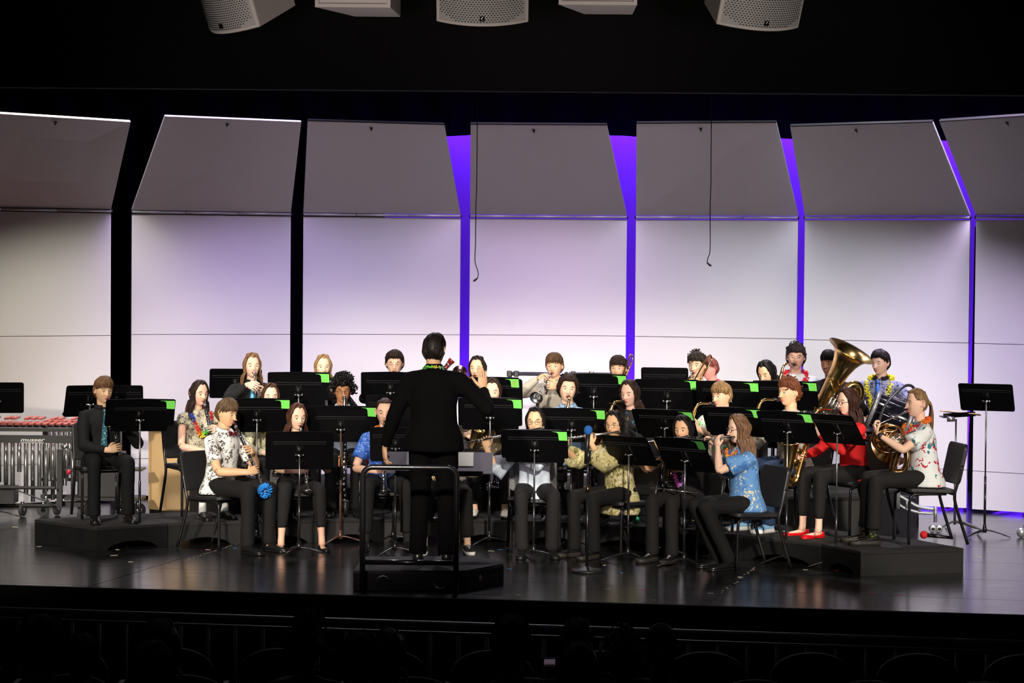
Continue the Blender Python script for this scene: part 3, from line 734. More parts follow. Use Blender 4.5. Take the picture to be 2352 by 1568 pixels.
# ---- hair
def hair_build(style, hm, T, parent, rng, k=1.0, part=0.2, length=0.26, name='hair', dens=1.0):
    mb = MB(); nu, nv = 44, 30
    fr = {'shag': 37, 'fringe': 17, 'short': 33, 'long': 44, 'curly': 26, 'pony': 48, 'mid': 40, 'crop': 38, 'tousle': 24, 'swept': 30, 'bob': 42}[style]
    vol = {'shag': 0.020, 'fringe': 0.013, 'short': 0.012, 'long': 0.010, 'curly': 0.022, 'pony': 0.006, 'mid': 0.012, 'crop': 0.008, 'tousle': 0.016, 'swept': 0.016, 'bob': 0.012}[style]
    def line(th):
        a = abs(math.degrees(th))
        lowside = {'shag': -16, 'long': -30, 'mid': -22, 'bob': -30, 'curly': -8}.get(style, 2)
        if a < 48: return fr+ (6*math.sin(a/48*PI) if style in ('long', 'pony', 'mid', 'bob') else 3*math.sin(a*0.4))
        if a < 72: return fr+(lowside+8-fr)*(a-48)/24
        if a < 84: return lowside+8
        if a < 112: return 8 if style in ('short', 'crop', 'fringe', 'tousle', 'pony') else lowside
        return {'long': -48, 'mid': -45, 'bob': -48}.get(style, -36)
    def P(th, ph, off): return head_pt(th, ph, off, nose=False)
    vs = []
    for i in range(nv+1):
        ph = R(-60+150*i/nv)
        for j in range(nu):
            th = 2*PI*j/nu-PI
            s = sstep(math.degrees(ph)-line(th), -4, 6)
            v = vol*(0.85+0.6*noise.noise(Vector((math.sin(th)*2.2, math.cos(th)*2.2, ph*2+sum(map(ord, hm.name)) % 7))))
            if style in ('long', 'pony', 'mid', 'bob'):      # parting groove
                gx = abs(th-part) if ph < 1.4 else 9
                if ph > 0.6 and gx < 0.10: v *= 0.55
            vs.append(T@P(th, ph, -0.008+(v+0.008)*s))
    top = T@P(0, PI/2, vol); vs.append(top); fs = []
    for i in range(nv):
        for j in range(nu):
            q = (j+1) % nu; a = i*nu; fs.append((a+j, a+q, a+nu+q, a+nu+j))
    mb.add(vs, fs, 0)
    def lk(pts, r, fl=0.5):
        pts = cat_rom(pts, 3); m_ = len(pts)
        mb.tube(pts, [1.08*r*(0.6+0.4*math.sin(PI*min(1, (j/(m_-1))*1.6+0.1)) if j < m_*0.6 else 1.0-0.8*((j/(m_-1)-0.6)/0.4)) for j in range(m_)], 4, 0, T=T, flat=fl)
    if style in ('fringe', 'short', 'crop', 'tousle', 'swept', 'shag'):
        N_ = {'crop': 170, 'tousle': 300, 'shag': 340}.get(style, 260)
        for i in range(int(N_*dens)):
            te = rng.uniform(-PI, PI); ts = te*0.55+rng.uniform(-.3, .3)+(0.35 if style == 'swept' else 0.1)
            pe = R(line(te)-rng.uniform(-3, 4)); o = vol+rng.uniform(0.0, 0.005)
            tw = te+rng.uniform(-.18, .18)
            pts = [P(ts, R(80), o*0.9), P(ts+(te-ts)*0.4, R(80)+(pe-R(80))*0.4, o+0.003), P(ts+(te-ts)*0.8, R(80)+(pe-R(80))*0.75, o+0.002), P(tw, pe, 0.004+(0.010 if style in ('tousle', 'shag') else 0.0))]
            lk(pts, rng.uniform(0.0035, 0.0065))
    if style in ('curly', 'tousle', 'shag'):
        N_ = 380 if style == 'curly' else (60 if style == 'tousle' else 30)
        for i in range(int(N_*dens)):
            for _ in range(20):
                th = rng.uniform(-PI, PI); ph = R(rng.uniform(-38, 88))
                if math.degrees(ph) > line(th)-2: break
            rr = rng.uniform(0.010, 0.017) if style == 'curly' else 0.008
            c = P(th, ph, (rng.uniform(0.024, 0.060) if style == 'curly' else vol+0.004)); ax_ = unit((rng.uniform(-1, 1), rng.uniform(-1, 1), rng.uniform(-1, 1))); b_ = ax_.orthogonal().normalized(); c_ = ax_.cross(b_)
            pts = [c+b_*rr*math.cos(a_)+c_*rr*math.sin(a_)+ax_*0.004*a_ for a_ in np.linspace(0, 6.5, 8)]
            mb.tube(pts, [0.002]+[0.0048]*6+[0.001], 5, 0, T=T)
    if style in ('long', 'mid', 'bob'):
        N_ = 190
        for i in range(int(N_*dens)):
            sd = 1 if rng.random() < 0.5 else -1
            te = sd*rng.uniform(1.12, PI); L_ = length*rng.uniform(0.86, 1.16)
            if style == 'long' and abs(te) < 1.5: L_ *= 0.9
            ts = part+sd*0.05; o = vol+rng.uniform(-0.002, 0.006)
            pA = P(ts, R(84), o*0.7); pA2 = P(ts+(te-ts)*0.22, R(72), o*0.8); pB = P(ts+(te-ts)*0.55, R(50), o); pC = P(te, R(10), o+0.003); pD = P(te, R(-25), o+0.006)
            if abs(te) < 1.5: pB = P(ts+(te-ts)*0.62, R(48), o+0.002)
            rad = Vector((pC.x, pC.y, 0)); 
            pE = Vector((rad.x*1.02, rad.y*1.0+(0.010 if abs(te) > 1.7 else -0.004), -0.085)); wv = rng.uniform(-.008, .008)
            z3 = -0.085-(L_-0.085)*0.5; z4 = -L_
            flare = 1.14+0.22*rng.random()*(1 if length > 0.2 else 0.2)
            pF = Vector((rad.x*flare+wv, rad.y*1.0+0.012+wv, z3)); pG = Vector((rad.x*(flare+0.02)-wv, rad.y*1.0+0.014+wv*0.5-(0.02 if abs(te) < 1.7 else -0.01), z4))
            if style == 'bob': pG = Vector((rad.x*1.05, rad.y*1.02, z4)); pF = (pE+pG)/2
            lk([pA, pA2, pB, pC, pD, pE, pF, pG], rng.uniform(0.0045, 0.0085), 0.5)
    if style == 'pony':
        for i in range(110):
            te = rng.uniform(-1.4, 1.4) if i < 75 else rng.uniform(-PI, PI)
            q = [P(te, R(max(line(te)+4, 10)), vol), P(te*1.25, R(45), vol+0.003), P(PI*0.75*(1 if te > 0 else -1), R(18), vol+0.002), Vector((0, 0.098, 0.0))]
            lk(q, 0.0045)
        for i in range(26):
            a = rng.uniform(0, 2*PI); r0 = 0.016*rng.random()**.5; dx, dz = r0*math.cos(a), r0*math.sin(a)
            lk([(dx, 0.088, dz-0.002), (dx*1.5, 0.118, dz*1.2-0.02), (dx*1.8+0.005, 0.120+dz, -0.11), (dx*1.8+rng.uniform(-.01, .01), 0.105+dz, -length*rng.uniform(.85, 1.1))], 0.008)
        mb.ell((0, 0.096, 0.0), (0.018, 0.014, 0.018), 0, T=T)
    return mb.build(name, hm, parent)
EYEW = mat('eye_white', (0.75, 0.73, 0.70), 0.3); IRIS = mat('iris_dark', (0.03, 0.02, 0.015), 0.2); LASH = mat('lash_dark', (0.02, 0.012, 0.01), 0.7)
def hairm(name, h, rough=0.5):
    if 'hair_'+name in _mc: return _mc['hair_'+name]
    m, nt, b = new_mat('hair_'+name); N = nt.nodes; L = nt.links; c = hexc(h)
    tc = N.new('ShaderNodeTexCoord'); mp = N.new('ShaderNodeMapping'); mp.inputs['Scale'].default_value = (130, 130, 9); no = N.new('ShaderNodeTexNoise'); no.inputs['Scale'].default_value = 1.0; no.inputs['Detail'].default_value = 3
    L.new(tc.outputs['Object'], mp.inputs[0]); L.new(mp.outputs[0], no.inputs[0])
    cr = N.new('ShaderNodeValToRGB'); cr.color_ramp.elements[0].position = 0.33; cr.color_ramp.elements[0].color = tuple(x*0.35 for x in c)+(1,); cr.color_ramp.elements[1].position = 0.68; cr.color_ramp.elements[1].color = tuple(min(1, x*1.5) for x in c)+(1,)
    L.new(no.outputs[0], cr.inputs[0]); L.new(cr.outputs[0], b.inputs['Base Color'])
    bp = N.new('ShaderNodeBump'); bp.inputs['Strength'].default_value = 0.8; bp.inputs['Distance'].default_value = 0.003; L.new(no.outputs[0], bp.inputs['Height']); L.new(bp.outputs[0], b.inputs['Normal'])
    b.inputs['Roughness'].default_value = rough; b.inputs['Specular IOR Level'].default_value = 0.3
    _mc['hair_'+name] = m; return m
def lipm(h): return mat('lip_'+h, hexc(h), 0.4)
TEX = bpy.data.textures.new('cloth_folds', 'CLOUDS'); TEX.noise_scale = 0.11; TEX.noise_depth = 2
def cloth(o, vox, disp=0.010, smooth=5):
    r = o.modifiers.new('merge', 'REMESH'); r.mode = 'VOXEL'; r.voxel_size = vox; r.use_smooth_shade = True
    s = o.modifiers.new('soft', 'SMOOTH'); s.factor = 0.5; s.iterations = smooth
    if disp:
        d = o.modifiers.new('folds', 'DISPLACE'); d.texture = TEX; d.strength = disp; d.mid_level = 0.5; d.texture_coords = 'LOCAL'
    return o
PEOPLE = {}
SOCKD = mat('dark_sock', (0.012, 0.012, 0.013), 0.9)
def person(key, lab, px, py, Y, zr, yaw, hy=0.0, hp=0.12, hr=0.0, lean=0.05, fem=False, skinc='E8B898', lipc='C06A5E', hair=('short', None), part=0.2, hlen=0.26,
           top=None, sleeve='long', collar=None, pants=None, shoes='dress', shoem=None, inst=None, grips=None, pole=None, stand=False, knees=(0.12, 0.43), ankle=(0.0, 0.0), look='down',
           bare=0.0, loose=1.0, tail=0.47, rng=None, floor_feet=None, sock=None, tuck=(0, 0), disp=0.010, girth=1.0, vox=0.016, hdrop=0.0):
    rng = random.Random(sum(map(ord, key))); yaw = R(yaw); hy = R(hy)
    hw = pix(px, py, Y); H0 = 1.535 if stand else 1.155
    k = (hw.z+hdrop-zr)/H0; kk = min(1.06, max(0.93, k))
    if abs(k-1) > 0.08: print('SCALE', key, round(k, 3))
    dz = 0.38*k if stand else 0.0
    hc = Vector((0, -lean-0.012, H0*k-hdrop)); hw = hw.copy(); dzh = 0
    Rz = Matrix.Rotation(yaw, 4, 'Z')
    o_ = Rz@Vector((hc.x, hc.y, 0)); root = Vector((hw.x-o_.x, hw.y-o_.y, zr))
    t = thing('person', lab, 'person', root, yaw)
    TW = Matrix.Translation(root)@Rz
    Th = Matrix.Translation(hc)@Matrix.Rotation(hy, 4, 'Z')@Matrix.Rotation(hp, 4, 'X')@Matrix.Rotation(hr, 4, 'Y')@Matrix.Diagonal((kk, kk, kk, 1))
    mouth = Th@Vector((0, -0.094, -0.0625))
    SK = skin('skin_'+skinc, skinc); hm = hairm(hair[1], hair[1])
    mats = [SK, lipm(lipc), hm, EYEW, IRIS, LASH]
    mb = MB(); add_head(mb, Th, look)
    def lx(z): return -lean*max(0, (z/k-0.54))/0.5 if not stand else -lean*max(0, (z/k-0.54))/0.5
    # neck and hidden torso
    nb = Vector((0, lx(0.98*k)+0.012, 0.965*k+dz)); nt_ = Th@Vector((0, 0.018, -0.065)); nr = 0.052 if not fem else 0.046
    mb.tube(cat_rom([nb-Vector((0, 0, 0.05)), nb, nb*0.5+nt_*0.5, nt_, nt_+(nt_-nb)*0.4], 3), [nr*1.5*k, nr*1.35*k, nr*1.25*k, nr*1.15*k, nr*1.06*k, nr*1.0*k, nr*k, nr*k, nr*k, nr*k, nr*k, nr*0.98*k, nr*0.9*k], 14, 0, flat=0.95)
    sw = (0.155 if fem else 0.175)*k*(0.5+0.5*girth)
    Tor = [(0.50, 0.135, 0.095), (0.62, 0.12, 0.085), (0.75, 0.115, 0.08), (0.88, 0.135, 0.085), (0.955, 0.13, 0.07), (1.0, 0.07, 0.05)]
    mb.rings([[(a*k*0.9*math.cos(2*PI*j/14), lx(z*k)+0.01+b*k*0.9*math.sin(2*PI*j/14), z*k+dz) for j in range(14)] for z, a, b in Tor], 0)
    Ti = None
    if inst is not None:
        # inst: dict(tilt, side, at='mouth'); matrix of the instrument in person space
        Ti = Matrix.Translation(mouth)@Matrix.Rotation(hy*inst.get('follow', 1.0)+R(inst.get('yaw', 0)), 4, 'Z')@Matrix.Rotation(R(inst.get('side', 0)), 4, 'Y')@Matrix.Rotation(-R(inst.get('tilt', 30)), 4, 'X')
    arms = {}
    TWi = TW.inverted(); Tir = Ti.to_3x3() if Ti is not None else None
    for sd, s in (('R', -1), ('L', 1)):
        S = Vector((s*sw, lx(0.955*k)+0.008, 0.922*k+dz))
        g = (grips or {}).get(sd)
        if g is None: g = dict(f='B', p=(s*0.13, -0.26, 0.60), d=(-s*0.4, -0.9, -0.2), n=(0, 0, -1), curl=0.35)
        f = g.get('f', 'I'); p_ = Vector(g['p']); d_ = unit(g['d']); n_ = unit(g['n'])
        if f == 'I': p_ = Ti@p_
        elif f == 'W': p_ = TWi@p_; d_ = unit(TWi.to_3x3()@d_); n_ = unit(TWi.to_3x3()@n_)
        elif f == 'B': p_ = p_*k+Vector((0, 0, dz))
        if g.get('di'): d_ = unit(Tir@Vector(g['d'])); n_ = unit(Tir@Vector(g['n']))
        n_ = unit(n_-d_*n_.dot(d_))
        W = p_-d_*0.098*k-n_*0.026*k if g.get('grasp', True) else p_
        E, W = ik(S, W, 0.285*k, 0.255*k, g.get('pole', (s*0.7, 0.15, -1.0)))
        side = 1 if sd == 'R' else -1
        A = unit(d_.cross(n_))*side
        fd = unit(W-E); d2 = d_
        K = W+d2*0.083*k
        pts = [S+Vector((-s*0.04*k, 0, 0.0)), S, S+(E-S)*0.3, S+(E-S)*0.62, S+(E-S)*0.88, E, E+(W-E)*0.14, E+(W-E)*0.38, E+(W-E)*0.7, W-fd*0.018*k, W+d2*0.012*k, W+d2*0.040*k, W+d2*0.066*k, K]
        rr = [0.042, 0.044, 0.042, 0.042, 0.037, 0.0365, 0.0385, 0.0385, 0.031, 0.0265, 0.0285, 0.0385, 0.0405, 0.037]
        ff = [1, 1, 1, 1, 1, 1, 1, 0.95, 0.85, 0.75, 0.62, 0.42, 0.36, 0.30]
        gk = (0.90 if fem else 1.0)*k
        # elbow crease rounding comes from the dense rings
        Ah = A
        def dens(v): 
            o_2 = cat_rom([Vector((q, 0, 0)) for q in v], 2); return [q.x for q in o_2]
        pts[5] = E+(S+W-2*E)*0.012
        pts = cat_rom(pts, 2); rr = dens(rr); ff = dens(ff)
        mb.tube(pts, [q*gk for q in rr], 12, 0, flat=ff, A=[unit(Ah+0.01*Vector((1, 2, 3)))]*len(pts))
        hand(mb, W, d2, n_, side, g.get('curl', 0.75), k*(0.93 if fem else 1.0), g.get('spread', 0.1), g.get('thumb', 0.9))
        arms[sd] = (S, E, W, fd)
    # legs
    legs = []
    for s in (-1, 1):
        if stand:
            hpnt = Vector((s*0.085, 0, 0.90))*k; kn = Vector((s*0.095, -0.015, 0.49))*k; an = Vector((s*0.105, 0.03, 0.085))*k
        else:
            kx, ky = knees if not isinstance(knees[0], tuple) else knees[0 if s < 0 else 1]
            hpnt = Vector((s*0.085, 0.0, 0.535))*k; kn = Vector((s*kx, -ky, 0.53))*k
            ax_, ay_ = (ankle if not isinstance(ankle[0], tuple) else ankle[0 if s < 0 else 1])
            an = Vector((s*(kx+ax_), -ky-ay_+0.01, 0.085))*k
        if isinstance(knees[0], tuple) is False and not stand and tuck[0 if s < 0 else 1]:
            pass
        an.z = 0.087*k
        legs.append((hpnt, kn, an))
        sh = an-kn
        mb.tube([hpnt, hpnt+(kn-hpnt)*0.5, kn, kn+sh*0.25, kn+sh*0.6, kn+sh*0.88, an, an-Vector((0, 0.01, 0.04))], [q*k*(0.93 if fem else 1) for q in (0.07, 0.06, 0.05, 0.052, 0.042, 0.033, 0.034, 0.036)], 10, 0)
        T_ = Matrix.Translation(an)
        mb.rings([[(0.72*w_*k*math.cos(2*PI*j/10), 0.88*y*k, (-0.066+0.62*h*(0.5+0.5*math.sin(2*PI*j/10)))*k) for j in range(10)] for y, w_, h in ((0.045, 0.018, 0.05), (0, 0.027, 0.06), (-0.06, 0.03, 0.045), (-0.13, 0.034, 0.03), (-0.165, 0.02, 0.02))], 0, T=T_)
    body = mb.build('body', mats, t)
    # ---- clothes
    mb = MB(); g_ = girth*loose
    rg = [(tail, 0.198*g_, 0.172*g_), (0.53, 0.186*g_, 0.158*g_), (0.62, 0.152*g_, 0.122*g_), (0.72, 0.146*g_, 0.115*g_), (0.82, 0.155*g_, 0.115*g_), (0.89, 0.160*g_, 0.110*g_), (0.945, 0.135*g_, 0.090*g_), (0.985, 0.092, 0.072), (1.008, 0.072, 0.064)]
    if fem: rg = [(z, a*0.92, b*0.95) for z, a, b in rg]
    mb.rings([[(a*k*math.cos(2*PI*j/20), lx(z*k)+0.012+b*k*math.sin(2*PI*j/20), z*k+dz) for j in range(20)] for z, a, b in rg], 0)
    if fem:
        for s in (-1, 1): mb.ell((s*0.062*k, lx(0.85*k)-0.075*k, 0.845*k+dz), (0.06*k, 0.055*k, 0.06*k), 0)
    for sd, s in (('R', -1), ('L', 1)):
        S, E, W, fd = arms[sd]; i0 = Vector((s*0.055*k, lx(0.955*k)+0.01, 0.958*k+dz))
        if sleeve in ('short', 'wide_short'):
            end = S+(E-S)*0.68; f2 = 1.25 if sleeve == 'wide_short' else 1.0
            mb.tube([i0, S+Vector((0, 0, 0.004)), S+(E-S)*0.35, end], [0.040*k, 0.060*k, 0.063*k*f2, 0.070*k*f2], 14, 0)
        elif sleeve == 'cap':
            mb.tube([i0, S+Vector((0, 0, 0.004)), S+(E-S)*0.26], [0.040*k, 0.058*k, 0.063*k], 14, 0)
        elif sleeve == 'wide':
            mb.tube([i0, S, S+(E-S)*0.5, E, E+(W-E)*0.30, E+(W-E)*0.46-Vector((0, 0, 0.015))], [0.040*k, 0.060*k, 0.066*k, 0.082*k, 0.098*k, 0.105*k], 14, 0)
        else:
            cu = W-fd*0.02*k
            mb.tube([i0, S+Vector((0, 0, 0.004)), S+(E-S)*0.3, S+(E-S)*0.7, E, E+(cu-E)*0.25, E+(cu-E)*0.7, cu], [q*k*(0.9 if fem else 1.0) for q in (0.042*loose, 0.060*loose, 0.062, 0.058, 0.056, 0.054, 0.044, 0.038)], 14, 0)
            mb.ell(E, (0.057*k*(0.9 if fem else 1),)*3, 0)
    if top is not None: cloth(mb.build('shirt' if not isinstance(top, tuple) else top[0], top if not isinstance(top, tuple) else top[1], t), vox, disp)
    if pants is not None:
        mb = MB()
        if stand: mb.rings([[(a*k*math.cos(2*PI*j/18), b*k*math.sin(2*PI*j/18)+0.008, z*k) for j in range(18)] for z, a, b in ((0.78, 0.155, 0.115), (0.86, 0.172, 0.130), (0.95, 0.168, 0.125), (1.04, 0.150, 0.110))], 0)
        else: mb.rings([[(a*k*math.cos(2*PI*j/18), b*k*math.sin(2*PI*j/18)+0.012, z*k) for j in range(18)] for z, a, b in ((0.445, 0.16, 0.12), (0.50, 0.182, 0.145), (0.57, 0.170, 0.135), (0.62, 0.145, 0.11))], 0)
        for (hpnt, kn, an), s in zip(legs, (-1, 1)):
            end = kn+(an-kn)*((1.06 if not bare else 0.97)-bare)
            hemr = (0.047 if bare > 0.1 else 0.062)*loose
            if stand: mb.tube([hpnt+Vector((0, 0, 0.0)), hpnt+(kn-hpnt)*0.5, kn, kn+(an-kn)*0.5, end], [q*k for q in (0.098, 0.088, 0.072, 0.066, 0.066)], 14, 0)
            else:
                mb.tube([hpnt+Vector((0, 0.05, 0)), hpnt, hpnt+(kn-hpnt)*0.5, kn-unit(kn-hpnt)*0.02], [q*k*(0.96 if fem else 1) for q in (0.085, 0.09, 0.080, 0.069)], 14, 0)
                mb.ell(kn, (0.067*k, 0.066*k, 0.065*k), 0)
                mb.tube([kn, kn+(an-kn)*0.3, kn+(an-kn)*0.65, end], [q*k for q in (0.064, 0.062, (0.056+hemr)/2, hemr)], 14, 0)
        cloth(mb.build('trousers', pants, t), max(vox, 0.017), 0.009)
    for i, (hpnt, kn, an) in enumerate(legs):
        if sock is None and not bare: sock_ = SOCKD
        else: sock_ = sock
        if sock_ is not None:
            MB().tube([kn+(an-kn)*(0.62 if bare > .1 else 0.8), kn+(an-kn)*0.85, an, an-Vector((0, 0, 0.03))], [0.040*k, 0.037*k, 0.038*k, 0.038*k], 10).build('sock', sock_, t)
        mb = MB(); shoe(mb, an, (0.12 if i else -0.12), k, shoes, tuck=0)
        sm = shoem or [SHOEB, SHOEB, SHOEB]
        mb.build('shoe', sm, t)
    hair_build(hair[0], hm, Th, t, rng, part=part, length=hlen, dens=0.35 if key[0] == 'a' else 1.0)
    # ---- collar, made of two leaves around the neck
    if collar is not None:
        mb = MB(); cz = 1.0*k+dz; cy = lx(1.0*k)+0.008
        vs = []; n_ = 22
        for i in range(n_+1):
            a = R(-90+18+ (324)*i/n_); c, s_ = math.cos(a), math.sin(a)
            r0 = 0.060*k; rise = 0.020*k+0.018*k*sstep(s_, -0.8, 0.6)
            vs += [(c*r0, cy+s_*r0*0.95, cz-0.016*k), (c*r0*0.96, cy+s_*r0*0.92, cz+rise), (c*r0*1.35, cy+s_*r0*1.30, cz-0.012*k+0.5*rise-0.008*k*(1 if s_ < -0.6 else 0))]
        fs = []
        for i in range(n_): a = 3*i; fs += [(a, a+3, a+4, a+1), (a+1, a+4, a+5, a+2)]
        o = mb.add(vs, fs).build('collar', collar, t); o.modifiers.new('s', 'SOLIDIFY').thickness = 0.003
    PEOPLE[key] = dict(t=t, TW=TW, Th=Th, Ti=Ti, k=k, dz=dz, lx=lx, arms=arms, legs=legs, mouth=mouth, lab=lab, fem=fem, root=root, yaw=yaw, g=g_)
    return PEOPLE[key]
def chest_pt(P, x, z, out=0.0):
    """a point on the front of the shirt, person space (unscaled metres on a seated figure)"""
    k = P['k']; b = 0.115*P['g']*(0.95 if P['fem'] else 1)+ (0.02 if P['fem'] and 0.78 < z < 0.92 else 0); 
    w_ = 0.16; q = max(0.15, 1-(x/w_)**2)
    if z > 0.93: b *= 1-(z-0.93)*5
    return Vector((x*k, P['lx'](z*k)+0.012-(b*math.sqrt(q)+out)*k, z*k+P['dz']))
def lei(P, cols, low=0.74, rp=0.016, n=64, w=0.085, name='flower_garland'):
    rng = random.Random(n+int(low*100)); t = P['t']; k = P['k']; mb = MB(); pts = []
    for i in range(n):
        a = 2*PI*i/n; c, s = math.cos(a), math.sin(a)          # s=-1 front bottom
        x = w*c*(1.0 if s > -0.2 else 1-0.35*(-s-0.2)/0.8)
        if s >= 0: z = 0.99+0.02*s; q = Vector((x*k*0.95, P['lx'](z*k)+0.012+0.075*k*s, z*k+P['dz']+0.012))
        else:
            z = 0.985+(low-0.985)*(-s)**1.1; q = chest_pt(P, x, z, 0.020)
        pts.append(q)
    for i, q in enumerate(pts):
        ci = (i*len(cols)//n*3) % len(cols) if len(cols) > 3 else rng.randrange(len(cols))
        if len(cols) > 3: ci = int(i/n*len(cols)*2) % len(cols)
        for j in range(6):
            v = unit((rng.uniform(-1, 1), rng.uniform(-1, 1), rng.uniform(-1, 1)))
            T = Matrix.Translation(q+v*rp*0.5)@v.to_track_quat('Z', 'Y').to_matrix().to_4x4()
            mb.ell((0, 0, rp*0.4), (rp*0.55, rp*0.22, rp*0.75), ci, T=T, nu=5, nv=4)
    o = mb.build(name, [mat('petal_'+c, hexc(c), 0.7, vary=0.2) for c in cols], t); o['kind'] = 'stuff'
    return o
def glasses(P, c='15100E', r=0.0195, ry=0.0165, th=0.0016, y=-0.094):
    mb = MB(); T = P['Th']
    for s in (-1, 1):
        mb.tube([(s*0.0315+r*math.cos(a), y+abs(math.cos(a))*0.0+0.004*(s*math.cos(a) > 0.3), -0.001+ry*math.sin(a)) for a in np.linspace(0, 2*PI, 19)[:-1]], th, 6, 0, closed=True, T=T)
        mb.tube([(s*(0.0315+r), y+0.004, 0.003), (s*0.070, y+0.016, 0.006), (s*0.0795, -0.03, 0.006), (s*0.081, 0.012, 0.002)], th*0.85, 5, 0, T=T)
    mb.tube([(-0.012, y, 0.001), (0, y-0.003, 0.004), (0.012, y, 0.001)], th*0.8, 5, 0, T=T)
    mb.build('glasses', mat('frame_'+c, hexc(c), 0.3, 0.2), P['t'])
def neck_tie(P, m, m2=None):
    mb = MB(); k = P['k']
    c = chest_pt(P, 0, 0.975, 0.012)
    mb.add([c+Vector((-0.018, -0.006, 0.012)), c+Vector((0.018, -0.006, 0.012)), c+Vector((0.010, -0.014, -0.022)), c+Vector((-0.010, -0.014, -0.022)), c+Vector((-0.018, 0.01, 0.012)), c+Vector((0.018, 0.01, 0.012)), c+Vector((0.010, 0, -0.022)), c+Vector((-0.010, 0, -0.022))],
           [(0, 1, 2, 3), (0, 4, 5, 1), (1, 5, 6, 2), (3, 2, 6, 7), (0, 3, 7, 4), (4, 7, 6, 5)])
    rs = []
    for z, w_ in ((0.955, 0.012), (0.90, 0.020), (0.82, 0.028), (0.72, 0.034), (0.64, 0.038), (0.60, 0.036), (0.575, 0.004)):
        q = chest_pt(P, 0, z, 0.016); rs.append([q+Vector((-w_*k, 0.004, 0)), q+Vector((0, -0.004, 0)), q+Vector((w_*k, 0.004, 0)), q+Vector((0, 0.006, 0))])
    mb.rings(rs, 0)
    return mb.build('tie', m, P['t'])
def bow_tie(P, m):
    c = chest_pt(P, 0, 0.985, 0.012); mb = MB()
    for s in (-1, 1):
        mb.rings([[c+Vector((s*x, -0.010+dy, dz_)) for dy, dz_ in ((-h*.3, -h), (h*.3, -h), (h*.3, h), (-h*.3, h))] for x, h in ((0.005, 0.008), (0.022, 0.016), (0.045, 0.024), (0.048, 0.022))], 0)
    mb.ell(c+Vector((0, -0.012, 0)), (0.009, 0.009, 0.010), 0)
    bevel(mb.build('bow_tie', m, P['t'], smooth=False), 0.002)
def watch(P, sd, m, face=None):
    S, E, W, fd = P['arms'][sd]; mb = MB(); c = W-fd*0.035*P['k']
    T = Matrix.Translation(c)@fd.to_track_quat('Z', 'X').to_matrix().to_4x4()
    mb.rings([[(r*math.cos(2*PI*j/16), r*0.9*math.sin(2*PI*j/16), z) for j in range(16)] for z, r in ((-0.011, 0.031), (0, 0.033), (0.011, 0.031))], 0, T=T)
    Ti_ = P['TW'].to_3x3().inverted()@Vector((0, -1, 0.1)); v = unit(Ti_-fd*Ti_.dot(fd))
    T2 = Matrix.Translation(c+v*0.031)@v.to_track_quat('Z', 'X').to_matrix().to_4x4()
    mb.lathe([(0, 0.019), (0.006, 0.020), (0.008, 0.017)], 16, 1, T=T2)
    mb.build('watch', [m, face or m], P['t'])
# ================================================================== CHAIRS
LEGM = mat('chair_black_tube', (0.010, 0.010, 0.011), 0.28, coat=0.3)
def make_chair(loc, yaw, lab):
    t = thing('musician_chair', lab, 'chair', loc, yaw)
    def pad(w0, w1, d, c=0.05):
        pts = []
        for (cx, cy, a0, w_) in ((w1, -d, 0, 0), (w1, d, 0, 0), (-w0, d, 0, 0), (-w0, -d, 0, 0)): pass
        return pts
    def rr(w_, d, c, n=5):
        out = []
        for sx, sy, a0 in ((1, 1, 0), (-1, 1, 90), (-1, -1, 180), (1, -1, 270)):
            for i in range(n+1):
                a = R(a0+90*i/n); out.append((sx*(w_-c)+c*math.cos(a), sy*(d-c)+c*math.sin(a)))
        return out
    T = Matrix.Translation((0, -0.01, 0.435))@Matrix.Rotation(R(-2), 4, 'X')
    bevel(MB().prism(rr(0.225, 0.215, 0.06), 0, 0.032, T=T).build('seat', SEATM, t, smooth=False), 0.008)
    T = Matrix.Translation((0, 0.215, 0.50))@Matrix.Rotation(R(78), 4, 'X')
    bevel(MB().prism([(x, y+0.17) for x, y in rr(0.215, 0.17, 0.05)], -0.016, 0.022, T=T).build('backrest', SEATM, t, smooth=False), 0.010)
    for s in (-1, 1):
        x = s*0.205
        MB().tube(cat_rom([(x*0.9, 0.12, 0.425), (x, -0.12, 0.425), (x, -0.175, 0.41), (x*1.01, -0.195, 0.36), (x*1.02, -0.20, 0.012)], 4), 0.0125, 8).build('leg', LEGM, t)
        MB().tube(cat_rom([(x, 0.245, 0.66), (x, 0.205, 0.50), (x, 0.185, 0.42), (x, 0.20, 0.32), (x*1.03, 0.30, 0.012)], 4), 0.0135, 8).build('leg', LEGM, t)
        MB().tube([(x*0.96, -0.02, 0.425), (x*1.02, 0.11, 0.012)], 0.0115, 8).build('stay', LEGM, t) if False else None
    mb = MB(); mb.tube([(-0.205, 0.17, 0.425), (0.205, 0.17, 0.425)], 0.011, 8); mb.tube([(-0.2, -0.15, 0.422), (0.2, -0.15, 0.422)], 0.010, 8)
    mb.build('cross_frame', LEGM, t)
    return t
CH = {'first': None}
def chair_for(P, lab, ox=0.0, oy=0.02, yaw_off=0):
    c = P['TW']@Vector((ox, oy, 0)); rz = P['yaw']+R(yaw_off)
    if CH['first'] is None: CH['first'] = make_chair(c, rz, lab); CH['first']['group'] = 'band chairs'; return CH['first']
    f = CH['first']; t = f.copy(); col.objects.link(t); t.location = c; t.rotation_euler = (0, 0, rz); t['label'] = lab
    for ch in f.children:
        q = ch.copy(); col.objects.link(q); q.parent = t
    return t

